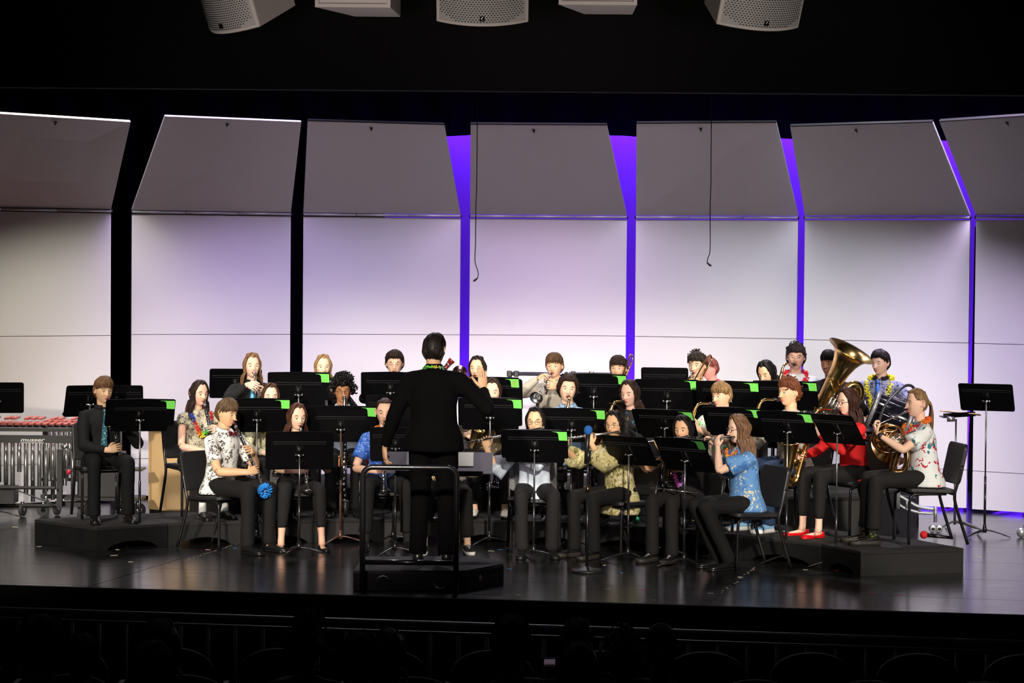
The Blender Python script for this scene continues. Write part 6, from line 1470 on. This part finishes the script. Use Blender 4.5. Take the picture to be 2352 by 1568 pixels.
for y in (-0.30, 0.30): mb.box(((x0+x1)/2, y, zt_-0.005), (x1-x0+0.10, 0.022, 0.035))
mb.box(((x0+x1)/2, -0.31, zt_-0.095), (x1-x0+0.06, 0.02, 0.075)); mb.build('rail', FR, t, smooth=False)
mb = MB(); mb.tube([(-1.2, -0.32, 0.30), (0.34, -0.32, 0.30)], 0.016, 10); mb.tube([(-1.2, -0.1, 0.11), (0.36, -0.1, 0.11)], 0.018, 10); mb.tube([(-0.1, -0.3, 0.30), (0.36, -0.28, 0.12)], 0.006, 6); mb.box((0.36, -0.2, 0.38), (0.05, 0.06, 0.56)); mb.box((0.52, 0.02, 0.42), (0.04, 0.06, 0.80)); mb.box((0.46, -0.1, 0.13), (0.28, 0.05, 0.045)); mb.box((0.55, -0.2, zt_-0.06), (0.10, 0.10, 0.18))
mb.build('leg_frame', FR, t, smooth=False)
CLAMP = mat('clamp_steel', (0.5, 0.5, 0.5), 0.3, 0.9)
for (x, z) in ((0.48, zt_-0.10), (0.50, zt_-0.19), (0.41, zt_-0.17)): MB().tube([(x-0.02, -0.27, z), (x+0.04, -0.27, z)], 0.018, 10).build('clamp', CLAMP, t)
for x, y in ((-0.02, -0.08), (0.175, -0.06), (0.29, 0.05), (-0.95, -0.05)):
    w_ = MB(); T = Matrix.Translation((x, y, 0.062))@Matrix.Rotation(R(70 if x != 0.175 else 10), 4, 'Z')@Matrix.Rotation(R(90), 4, 'X')
    w_.lathe([(-0.014, 0.052), (-0.012, 0.060), (0.012, 0.060), (0.014, 0.052)], 20, T=T); w_.lathe([(-0.016, 0.022), (0.016, 0.022)], 12, 1, T=T); w_.box((x, y-0.018, 0.10), (0.03, 0.006, 0.09), 1); w_.box((x, y+0.018, 0.10), (0.03, 0.006, 0.09), 1)
    w_.build('caster_wheel', [mat('rubber_grey', (0.06, 0.06, 0.06), 0.6), CHROME], t)
Tt = Matrix.Translation((0.115, -0.322, zt_-0.102))@Matrix.Rotation(R(90), 4, 'X')
LOGO = mat('logo_white', (0.8, 0.8, 0.78), 0.5)
tx = text_obj('lettering', 'musser', 0.062, Tt@Matrix.Diagonal((1.25, 0.8, 1, 1)), LOGO, t, bold=True, shear=0.25)
MB().box((0.115, -0.3225, zt_-0.128), (0.225, 0.001, 0.005)).build('lettering_underline', LOGO, t, smooth=False)
MB().box((-0.62, -0.15, 0.22), (1.1, 0.26, 0.16)).build('x', FR, t, smooth=False).name = 'storage_tray'
# tubular resonators of a second mallet instrument behind
c = ground(140, 1170); t = thing('vibraphone', 'second mallet instrument with long silver resonators behind the marimba', 'vibraphone', c)
for k in range(9):
    L_ = 0.62-0.02*k; MB().tube([(-0.12+k*0.052, 0, 0.80), (-0.12+k*0.052, 0, 0.80-L_*(1.0 if k % 2 else 0.82))], 0.0225, 12).build('resonator', RESM, t)
for k in range(14): bevel(MB().box((-0.14+k*0.036*1.3, 0.03, 0.885), (0.04, 0.26-0.006*k, 0.014)).build('bar', mat('rosewood_bar', 'A8473F'), t, smooth=False), 0.003, 1)
mb = MB(); mb.box((0.2, -0.05, 0.855), (0.80, 0.03, 0.03)); mb.box((0.2, 0.12, 0.855), (0.80, 0.03, 0.03)); mb.box((0.58, 0, 0.45), (0.04, 0.05, 0.80)); mb.box((-0.16, 0, 0.45), (0.04, 0.05, 0.80)); mb.box((0.2, 0, 0.13), (0.8, 0.04, 0.04)); mb.box((0.2, 0, 0.30), (0.8, 0.03, 0.03)); mb.build('frame', FR, t, smooth=False)
for x in (-0.14, 0.20, 0.58):
    w_ = MB(); T = Matrix.Translation((x, -0.05, 0.058))@Matrix.Rotation(R(75), 4, 'Z')@Matrix.Rotation(R(90), 4, 'X'); w_.lathe([(-0.012, 0.05), (-0.01, 0.057), (0.01, 0.057), (0.012, 0.05)], 20, T=T); w_.lathe([(-0.014, 0.02), (0.014, 0.02)], 12, 1, T=T); w_.box((x, -0.07, 0.09), (0.026, 0.005, 0.09), 1)
    w_.build('caster_wheel', [mat('rubber_grey', (0.06, 0.06, 0.06), 0.6), CHROME], t)
# equipment case with a green light
c = pix(235, 1105, 25.2); c.z = 0.0
t = thing('equipment_cart', 'dark equipment cart with a green glowing light behind the left chair', 'cart', c)
mb = MB(); mb.box((0, 0, 0.33), (0.42, 0.3, 0.26)); mb.box((0, 0, 0.55), (0.42, 0.3, 0.16)); bevel(mb.build('case', mat('case_black', (0.02, 0.02, 0.02), 0.5), t, smooth=False), 0.008)
MB().box((0.03, 0, 0.185), (0.74, 0.34, 0.03)).build('shelf', FR, t, smooth=False)
MB().box((0.03, 0, 0.465), (0.74, 0.3, 0.02)).build('shelf', FR, t, smooth=False)
gl = mat('green_indicator', hexc('18C862'), 0.4, emit=0.8); bevel(MB().box((-0.015, -0.155, 0.36), (0.045, 0.012, 0.095)).build('green_lamp', gl, t, smooth=False), 0.005)
w_ = MB()
for x in (-0.1, 0.2, 0.36):
    T = Matrix.Translation((x, -0.08, 0.075))@Matrix.Rotation(R(30), 4, 'Z')@Matrix.Rotation(R(90), 4, 'X'); w_ = MB(); w_.lathe([(-0.014, 0.066), (-0.012, 0.074), (0.012, 0.074), (0.014, 0.066)], 20, T=T); w_.lathe([(-0.018, 0.03), (0.018, 0.03)], 14, 1, T=T); w_.box((x, -0.11, 0.13), (0.03, 0.006, 0.09), 1); w_.build('caster_wheel', [mat('rubber_black', (0.02, 0.02, 0.02), 0.5), CHROME], t)
# blond wooden cabinet
WOOD = mat('pale_maple_panel', hexc('E6C08A'), 0.45, vary=0.06, scale=6)
a, b = ground(334, 1180), ground(377, 1181); 
c = ground(377, 1181); t = thing('wooden_cabinet', 'pale maple cabinet on the floor behind the rainbow-garland player', 'cabinet', c)
pl = [Vector((-0.18, 0.16)), Vector((0, 0)), Vector((0.52, 0.10)), Vector((0.34, 0.34))]
bevel(MB().prism([tuple(v) for v in pl], 0.035, 0.82).build('carcass', WOOD, t, smooth=False), 0.004)
MB().prism([tuple(Vector(v)*0.96+Vector((0.006, 0.008))) for v in pl], 0.0, 0.035).build('plinth', mat('plinth_dark', (0.05, 0.035, 0.025), 0.6), t, smooth=False)
MB().prism([tuple((Vector(v)-Vector((0.17, 0.15)))*1.03+Vector((0.17, 0.15))) for v in pl], 0.82, 0.84).build('top', WOOD, t, smooth=False)
e = unit(Vector((0.52, 0.10, 0))); n = Vector((e.y, -e.x, 0))
MB().tube([Vector((0.03, 0.012, 0.08)), Vector((0.03, 0.012, 0.083))+n*0.004], 0.006, 8).build('screw_cap', mat('screw', (0.3, 0.25, 0.2), 0.5), t)
T = Matrix(((e.x, n.x, 0, 0), (e.y, n.y, 0, 0), (0, 0, 1, 0), (0, 0, 0, 1)))
MB().box((0.26, 0.005, 0.42), (0.48, 0.006, 0.74), T=T).build('door', WOOD, t, smooth=False)

# percussion rack bar and posts at the back
PURP = mat('rack_steel', (0.45, 0.45, 0.55), 0.25, 0.9)
a, b = pix(1172, 858, 26.0), pix(1405, 858, 26.0); t = thing('percussion_rack', 'long chrome bar rack behind the khaki-shirted trumpeter', 'rack', (a.x, a.y, 0))
q = b-a; MB().tube([(0, 0, a.z), (q.x, 0, a.z)], 0.020, 12).build('top_bar', PURP, t)
for x in (0.0, q.x): MB().tube([(x, 0, 0.02), (x, 0, a.z+0.02)], 0.018, 12).build('post', PURP, t)
for x in (-0.01, 0.06, q.x*0.62, q.x*0.8): bevel(MB().box((x, 0, a.z), (0.05, 0.06, 0.06)).build('clamp', BLACKM, t, smooth=False), 0.008)
MB().tube([(-0.055, -0.03, a.z-0.06), (-0.05, -0.03, a.z-0.30)], 0.009, 8).build('hanging_mallet', mat('maple_stick', 'D8B080'), t)
MB().tube([(-0.055, -0.03, a.z-0.055), (-0.053, -0.03, a.z-0.11)], 0.015, 10).build('mallet_head', BLACKM, t)
for x in (0.0, q.x): MB().tube([(x, -0.3, 0.02), (x, 0.3, 0.02)], 0.018, 10).build('foot', PURP, t)
# concert bass drum, tilted on its stand
c = pix(2046, 956, 24.4); t = thing('bass_drum', 'black bass drum lying tilted in its stand behind the horn player', 'drum', (c.x, c.y, 0))
NAVY = mat('drum_black_lacquer', (0.008, 0.008, 0.014), 0.12, coat=0.8); HOOP = mat('hoop_grey', (0.45, 0.45, 0.50), 0.3, 0.5)
axd = unit((0.86, -0.12, -0.34)); T = Matrix.Translation((0, 0, c.z))@axd.to_track_quat('Z', 'Y').to_matrix().to_4x4(); rD = 0.165
MB().lathe([(-0.20, rD), (-0.19, rD+0.004), (0.19, rD+0.004), (0.20, rD)], 40, T=T).build('shell', NAVY, t)
for s in (-1, 1): MB().lathe([(s*0.175-0.018, rD+0.012), (s*0.175-0.018, rD+0.018), (s*0.175+0.018, rD+0.018), (s*0.175+0.018, rD+0.012)], 40, T=T).build('hoop', HOOP, t)
mb = MB()
for k in range(8):
    a_ = 2*PI*k/8; p_ = Vector((math.cos(a_)*(rD+0.014), math.sin(a_)*(rD+0.014), 0)); mb.tube([p_+Vector((0, 0, -0.17)), p_+Vector((0, 0, 0.17))], 0.004, 6, T=T)
    for z in (-0.09, 0.09): mb.ell(T@(p_+Vector((0, 0, z))), (0.011, 0.011, 0.011), nu=8, nv=6)
mb.build('lug', CHROME, t)
mb = MB(); mb.tube(cat_rom([(-0.22, -0.22, 0.62), (-0.12, -0.26, c.z+0.05), (0.02, -0.24, c.z+0.24), (0.14, -0.15, c.z+0.30), (0.22, -0.06, c.z+0.22), (0.25, -0.02, c.z-0.1)], 6), 0.014, 10)
mb.tube([(-0.22, -0.22, 0.62), (0.0, 0, 0.34), (0.25, 0.1, 0.30)], 0.018, 8); mb.build('cradle_hoop', mat('stand_grey', (0.12, 0.12, 0.14), 0.35, 0.7), t)
mb = MB(); GRY = mat('cast_grey_leg', (0.42, 0.45, 0.46), 0.35, 0.6)
mb.tube(cat_rom([(0.0, 0, 0.38), (0.12, 0, 0.32), (0.26, -0.02, 0.24), (0.42, -0.02, 0.215)], 5), 0.016, 8); mb.tube(cat_rom([(0.03, 0.02, 0.30), (0.14, 0.02, 0.22), (0.28, 0, 0.18), (0.42, 0, 0.175)], 5), 0.014, 8)
for x, z0, z1 in ((0.16, 0.22, 0.30), (0.28, 0.18, 0.24), (0.41, 0.17, 0.22)): mb.tube([(x, 0, z0), (x, -0.01, z1)], 0.012, 6)
mb.box((0.0, 0, 0.30), (0.18, 0.1, 0.16)); mb.tube([(0.43, 0, 0.24), (0.43, 0, 0.09)], 0.017, 8)
mb.tube([(-0.3, 0.1, 0.35), (-0.32, 0.1, 0.05)], 0.017, 8); mb.tube([(-0.3, 0.1, 0.35), (0, 0, 0.34)], 0.014, 8)
mb.build('stand_leg', GRY, t)
for x, y in ((0.40, -0.03), (0.46, -0.03), (-0.32, 0.08)):
    w_ = MB(); T2 = Matrix.Translation((x, y, 0.034))@Matrix.Rotation(R(90), 4, 'X'); w_.lathe([(-0.03, 0.028), (-0.028, 0.033), (0.028, 0.033), (0.03, 0.028)], 16, T=T2); w_.lathe([(-0.032, 0.015), (0.032, 0.015)], 12, 1, T=T2); w_.build('caster_wheel', [GRY, FR], t)
# small snare drum on the drummer's stand, seen between people
c2 = T12['TW']@Vector((0.02, -0.62, 0)); t = thing('snare_drum', 'snare drum in front of the drummer with the yellow garland', 'drum', c2)
MB().lathe([(0.80, 0.17), (0.81, 0.178), (0.93, 0.178), (0.94, 0.17)], 32).build('shell', NAVY, t)
for z in (0.81, 0.93): MB().lathe([(z-0.008, 0.18), (z-0.008, 0.185), (z+0.008, 0.185), (z+0.008, 0.18)], 32).build('hoop', CHROME, t)
mb = MB(); mb.tube([(0, 0, 0.12), (0, 0, 0.80)], 0.013, 8)
for k in range(3): a_ = R(120*k); mb.tube([(0, 0, 0.35), (0.26*math.cos(a_), 0.26*math.sin(a_), 0.012)], 0.010, 6); mb.tube([(0, 0, 0.74), (0.15*math.cos(a_), 0.15*math.sin(a_), 0.80)], 0.008, 6)
mb.build('stand', CHROME, t)
# tray stand with sticks at the right
c = pix(2196, 955, 24.6); H = c.z; c.z = 0; t = thing('stick_tray_stand', 'tripod stand with a flat tray left of the tall bare music stand', 'stand', c)
MB().tube([(0, 0, H-0.03), (0, 0, 0.5)], 0.0085, 8).build('upper_pole', mat('pole_dull_steel', (0.3, 0.3, 0.31), 0.35, 0.9), t); MB().tube([(0, 0, 0.53), (0, 0, 0.05)], 0.0125, 10).build('lower_pole', mat('pole_grey', (0.14, 0.14, 0.145), 0.4, 0.6), t)
Tt = Matrix.Translation((0.01, 0, H))@Matrix.Rotation(R(-4), 4, 'Y')
mb = MB(); mb.box((0, 0, 0.0), (0.30, 0.26, 0.008), T=Tt); mb.box((0, -0.125, 0.02), (0.30, 0.008, 0.04), T=Tt); mb.tube([(0, 0, -0.045), (0, 0, -0.005)], [0.016, 0.06], 10); mb.build('tray', DESK, t, smooth=False)
for k in range(3):
    an = R(100+120*k); e = Vector((math.cos(an), math.sin(an), 0)); MB().tube(cat_rom([Vector((0, 0, 0.08)), e*0.08+Vector((0, 0, 0.07)), e*0.19+Vector((0, 0, 0.035)), e*0.27+Vector((0, 0, 0.007))], 4), [0.016]*9+[0.010]*3+[0.006], 8, flat=0.5).build('leg', mat('pole_grey', (0.14, 0.14, 0.145), 0.4, 0.6), t)
for k, (x0_, x1_, y_, dz_) in enumerate(((-0.17, 0.20, -0.08, 0.0), (-0.15, 0.19, -0.05, 0.004), (-0.13, 0.22, -0.10, 0.002), (-0.08, 0.2, 0.0, 0.006))):
    p0 = c+Vector((x0_+0.0, y_, H+0.052-dz_)); d = Vector((x1_-x0_, 0.04*(k-1.5), -0.028-0.004*k)); mb = MB(); mb.tube([(0, 0, 0), d*0.1, d*0.75, d], [0.004, 0.006, 0.0075, 0.007], 8)
    o = mb.build('drumstick', mat('maple_stick', 'D8B080')); o.location = p0; tag(o, 'pale wooden drumstick lying on the flat tray stand', 'drumstick', 'drumsticks on the tray')
t = thing('cowbell', 'small grey metal cylinder at the left end of the stick tray', 'cowbell', c+Vector((-0.11, -0.16, H-0.02)))
MB().tube([(0, 0, 0), (0.07, 0, -0.002)], [0.026, 0.022], 14).build('body', mat('dull_metal', (0.35, 0.35, 0.37), 0.35, 0.8), t)

# ================================================================== SMALL THINGS
# red mallet on the right end riser
c = ground(2122, 1237, 0.2); c.z = 0.2
t = thing('gong_mallet', 'red-headed mallet lying on the right end riser', 'mallet', c)
MB().ell((0, 0, 0.034), (0.034, 0.034, 0.034), nu=16, nv=10).build('head', mat('red_felt', (0.75, 0.02, 0.02), 0.8), t)
MB().tube([(0.02, -0.005, 0.034), (0.06, -0.015, 0.030), (0.21, -0.06, 0.018)], [0.02, 0.018, 0.012], 10).build('handle', BLACKM, t)
# green ball mallet near the low middle risers
c = ground(1461, 1201, 0.2)
t = thing('green_mallet', 'green rounded mallet head beside the floral robe on the riser', 'mallet', c)
MB().ell((0, 0, 0.03), (0.028, 0.028, 0.033), nu=14, nv=10).build('head', mat('green_felt', hexc('30C888'), 0.7), t)
MB().tube([(0, 0.02, 0.03), (0.0, 0.24, 0.012)], 0.007, 8).build('handle', BLACKM, t)
c = pix(158, 1084, 24.9); t = thing('red_reflector', 'small red knob behind the back leg of the left end chair', 'knob', c)
MB().ell((0, 0, 0), (0.022, 0.022, 0.026), nu=12, nv=8).build('knob', mat('red_plastic', (0.7, 0.02, 0.05), 0.4), t)
# beads by the red shoes
c = ground(1815, 1224, 0.2); mb = MB(); rg = random.Random(4); BC = [mat('bead_gold', (0.75, 0.5, 0.15), 0.2, 1.0), mat('bead_teal', (0.1, 0.5, 0.55), 0.3), mat('bead_dark', (0.02, 0.02, 0.02), 0.2)]
for i in range(70):
    a_ = i/70*2*PI; r_ = 0.07+0.02*math.sin(3*a_); mb.ell((r_*1.5*math.cos(a_), r_*0.8*math.sin(a_), 0.007+0.004*rg.random()), 0.0075, rg.choice((0, 0, 0, 1, 2)), nu=6, nv=5)
o = mb.build('bead_necklace', BC); o.location = (c.x, c.y, 0.2); tag(o, 'gold bead necklace dropped on the riser by the red shoes', 'necklace')
# piccolo-sized flute on the lap of the purple-garland player
k = F7['k']; Tl = F7['TW']@Matrix.Translation((0.02, -0.27*k, 0.625*k))@Matrix.Rotation(R(14), 4, 'Z')@Matrix.Rotation(R(4), 4, 'Y')@Matrix.Scale(0.62, 4)
fp = flute_parts(); t = bpy.data.objects.new('piccolo', None); col.objects.link(t); tag(t, 'silver piccolo lying across the lap of the purple-garland player', 'piccolo'); t.matrix_world = Tl
for n_, m_, mt_ in fp: m_.build(n_, mt_, t, shift=(-0.25, 0, 0))
# the conductor's own stand: a wide, nearly flat desk in front of him with the score open on it
c = pix(1010, 1066, 20.98); H = c.z; c0 = Vector((c.x, c.y, 0))
t = thing('conductor_stand', 'low wide music stand in front of the conductor, its ends showing both sides', 'music stand', c0)
Td = Matrix.Translation((0, 0, H))@Matrix.Rotation(R(28), 4, 'X')
MB().prism(rrect(0.36, 0.17, 0.02), -0.004, 0.0, T=Td).build('desk', DESK, t, smooth=False); MB().box((0, -0.165, 0.02), (0.70, 0.004, 0.045), T=Td).build('lip', DESK, t, smooth=False)
MB().tube([(0, 0, H-0.01), (0, 0, 0.05)], 0.012, 10).build('pole', LEGM, t)
for q in range(3):
    an = R(90+120*q); e = Vector((math.cos(an), math.sin(an), 0)); MB().tube(cat_rom([Vector((0, 0, 0.07)), e*0.1+Vector((0, 0, 0.05)), e*0.25+Vector((0, 0, 0.008))], 4), [0.016]*7+[0.009, 0.006], 8, flat=0.5).build('leg', LEGM, t)
f = thing('music_folder', 'open plum score with white pages on the conductor’s stand', 'folder', c0+Vector((0, 0, H)))
Tf = Matrix.Rotation(R(28), 4, 'X')@Matrix.Translation((0, 0.012, 0.006))
PL = mat('folder_plum', (0.03, 0.022, 0.032), 0.5)
for s in (-1, 1):
    MB().box((s*0.215, 0, 0.0), (0.42, 0.32, 0.006), T=Tf).build('cover', PL, f, smooth=False)
    MB().box((s*0.14, 0.05, 0.006), (0.26, 0.20, 0.006), T=Tf).build('page', PAPER, f, smooth=False)
# confetti scraps
rg = random.Random(12); CF = [('3A8CC8', 'blue'), ('D03040', 'red'), ('E8E0C0', 'cream'), ('B8D840', 'yellow-green'), ('E890A8', 'pink')]
spots = [(1170, 1306, 0), (1428, 1315, 0), (1320, 1306, 1), (1475, 1354, 1), (1395, 1352, 2), (1388, 1298, 2), (1150, 1262, 0), (1128, 1265, 2), (1104, 1282, 3), (2002, 1362, 1), (2066, 1366, 1), (1812, 1291, 1), (1922, 1310, 1), (2056, 1354, 2), (1850, 1308, 2), (270, 1262, 2), (262, 1275, 2), (300, 1290, 2), (478, 1262, 4), (540, 1258, 0), (1190, 1366, 3), (1290, 1372, 3), (1500, 1378, 3), (1570, 1381, 4), (1632, 1362, 2), (2160, 1262, 4), (2250, 1278, 2), (90, 1255, 2), (35, 1210, 2), (1700, 1325, 2)]
for x, y, ci in spots:
    c = ground(x, y); 
    if on_edge(c) < 0.02: continue
    w_ = 0.03 if (x, y) == (1104, 1282) else rg.uniform(0.008, 0.02); L_ = 0.16 if (x, y) == (1104, 1282) else rg.uniform(0.02, 0.06)
    mb = MB(); mb.box((0, 0, 0.001), (L_, w_, 0.0015)); o = mb.build('paper_scrap', mat('scrap_'+CF[ci][0], hexc(CF[ci][0]), 0.8), smooth=False); o.location = c; o.rotation_euler = (0, 0, rg.uniform(-0.5, 0.5))
    tag(o, 'tiny '+CF[ci][1]+' paper scrap lying on the black stage floor' if L_ < 0.1 else 'yellow-green tape strip on the floor just right of the podium', 'paper scrap', ('tiny '+CF[ci][1]+' paper scraps on the floor') if L_ < 0.1 else None)
# round grey thing at the right picture edge
c = ground(2346, 1234); t = thing('caster_foot', 'grey round caster at the right picture edge', 'caster', c)
MB().ell((0, 0, 0.045), (0.045, 0.03, 0.045), nu=14, nv=10).build('wheel', GRY, t)
MB().tube([(0.02, 0, 0.07), (0.10, 0, 0.30)], 0.015, 8).build('leg', GRY, t)

# ================================================================== AUDIENCE
AUD = [(95, 1492, 9.2, '120E0C', 'short', 'big dark head at the lower left corner'), (188, 1512, 13.0, '0E0C0B', 'short', 'dark head just right of the big one at lower left'), (366, 1492, 10.8, '0E0B0A', 'long', 'dark long-haired head below the front clarinets'), (352, 1548, 10.0, '0E0C0B', 'short', 'dark head at the bottom edge left'),
       (702, 1482, 13.6, '14100C', 'curly', 'frizzy dark head left of the podium'), (828, 1512, 12.2, '0C0A0A', 'short', 'dark round head below the podium'), (893, 1498, 13.9, '120E0B', 'long', 'dark head right behind the round one below the podium'), (1175, 1478, 11.6, '080707', 'short', 'tall black head rising above the rail'),
       (1325, 1478, 13.3, '0A0808', 'bob', 'dark head above the glowing phone'), (1330, 1545, 10.9, '080707', 'bob', 'dark head at bottom right of the phone'), (1518, 1490, 12.4, '0E0B0A', 'pony', 'dark head at right of centre with hair tied'), (1435, 1512, 14.2, '1A1512', 'curly', 'pale frizzy head beside the tied-hair one')]
for i, (px, py, Y, hc_, st, lab) in enumerate(AUD):
    c = pix(px, py, Y)
    person('a%d' % i, 'audience member seen from behind, '+lab, px, py, Y, c.z-1.17, 180, hp=0.05, skinc='9A7A66', hair=(st, hc_), hlen=0.2, top=mat('audience_cloth_%d' % (i % 3), [(0.012, 0.01, 0.01), (0.02, 0.018, 0.016), (0.01, 0.012, 0.014)][i % 3], 0.9), pants=BLKP, vox=0.03)
c = pix(1262, 1522, 11.6); t = thing('smartphone', 'glowing phone held up in the dark audience filming the band', 'phone', c, rz=0.15)
bevel(MB().box((0, 0, 0), (0.10, 0.008, 0.05)).build('case', BLACKM, t, smooth=False), 0.003)
def scr():
    m, nt, b = new_mat('phone_screen'); N = nt.nodes; L = nt.links; tc = N.new('ShaderNodeTexCoord'); sp = N.new('ShaderNodeSeparateXYZ'); L.new(tc.outputs['Object'], sp.inputs[0])
    cr = N.new('ShaderNodeValToRGB'); cr.color_ramp.elements[0].position = 0.35; cr.color_ramp.elements[0].color = (0.004, 0.003, 0.004, 1); cr.color_ramp.elements[1].position = 0.5; cr.color_ramp.elements[1].color = (0.07, 0.05, 0.07, 1)
    mr = N.new('ShaderNodeMapRange'); mr.inputs[1].default_value = -0.036; mr.inputs[2].default_value = 0.036; L.new(sp.outputs[2], mr.inputs[0]); L.new(mr.outputs[0], cr.inputs[0])
    b.inputs['Base Color'].default_value = (0, 0, 0, 1); L.new(cr.outputs[0], b.inputs['Emission Color']); b.inputs['Emission Strength'].default_value = 0.9
    return m
MB().box((0.0, -0.0045, 0), (0.05, 0.001, 0.036)).build('screen', scr(), t, smooth=False)
mb = MB(); rg = random.Random(1)
for k in range(9): mb.box((-0.018+0.0045*k, -0.0055, -0.012+0.004*rg.random()), (0.002, 0.0006, 0.009))
mb.build('tiny_band_on_screen', BLK, t, smooth=False)
print('OBJECTS', len(bpy.data.objects))
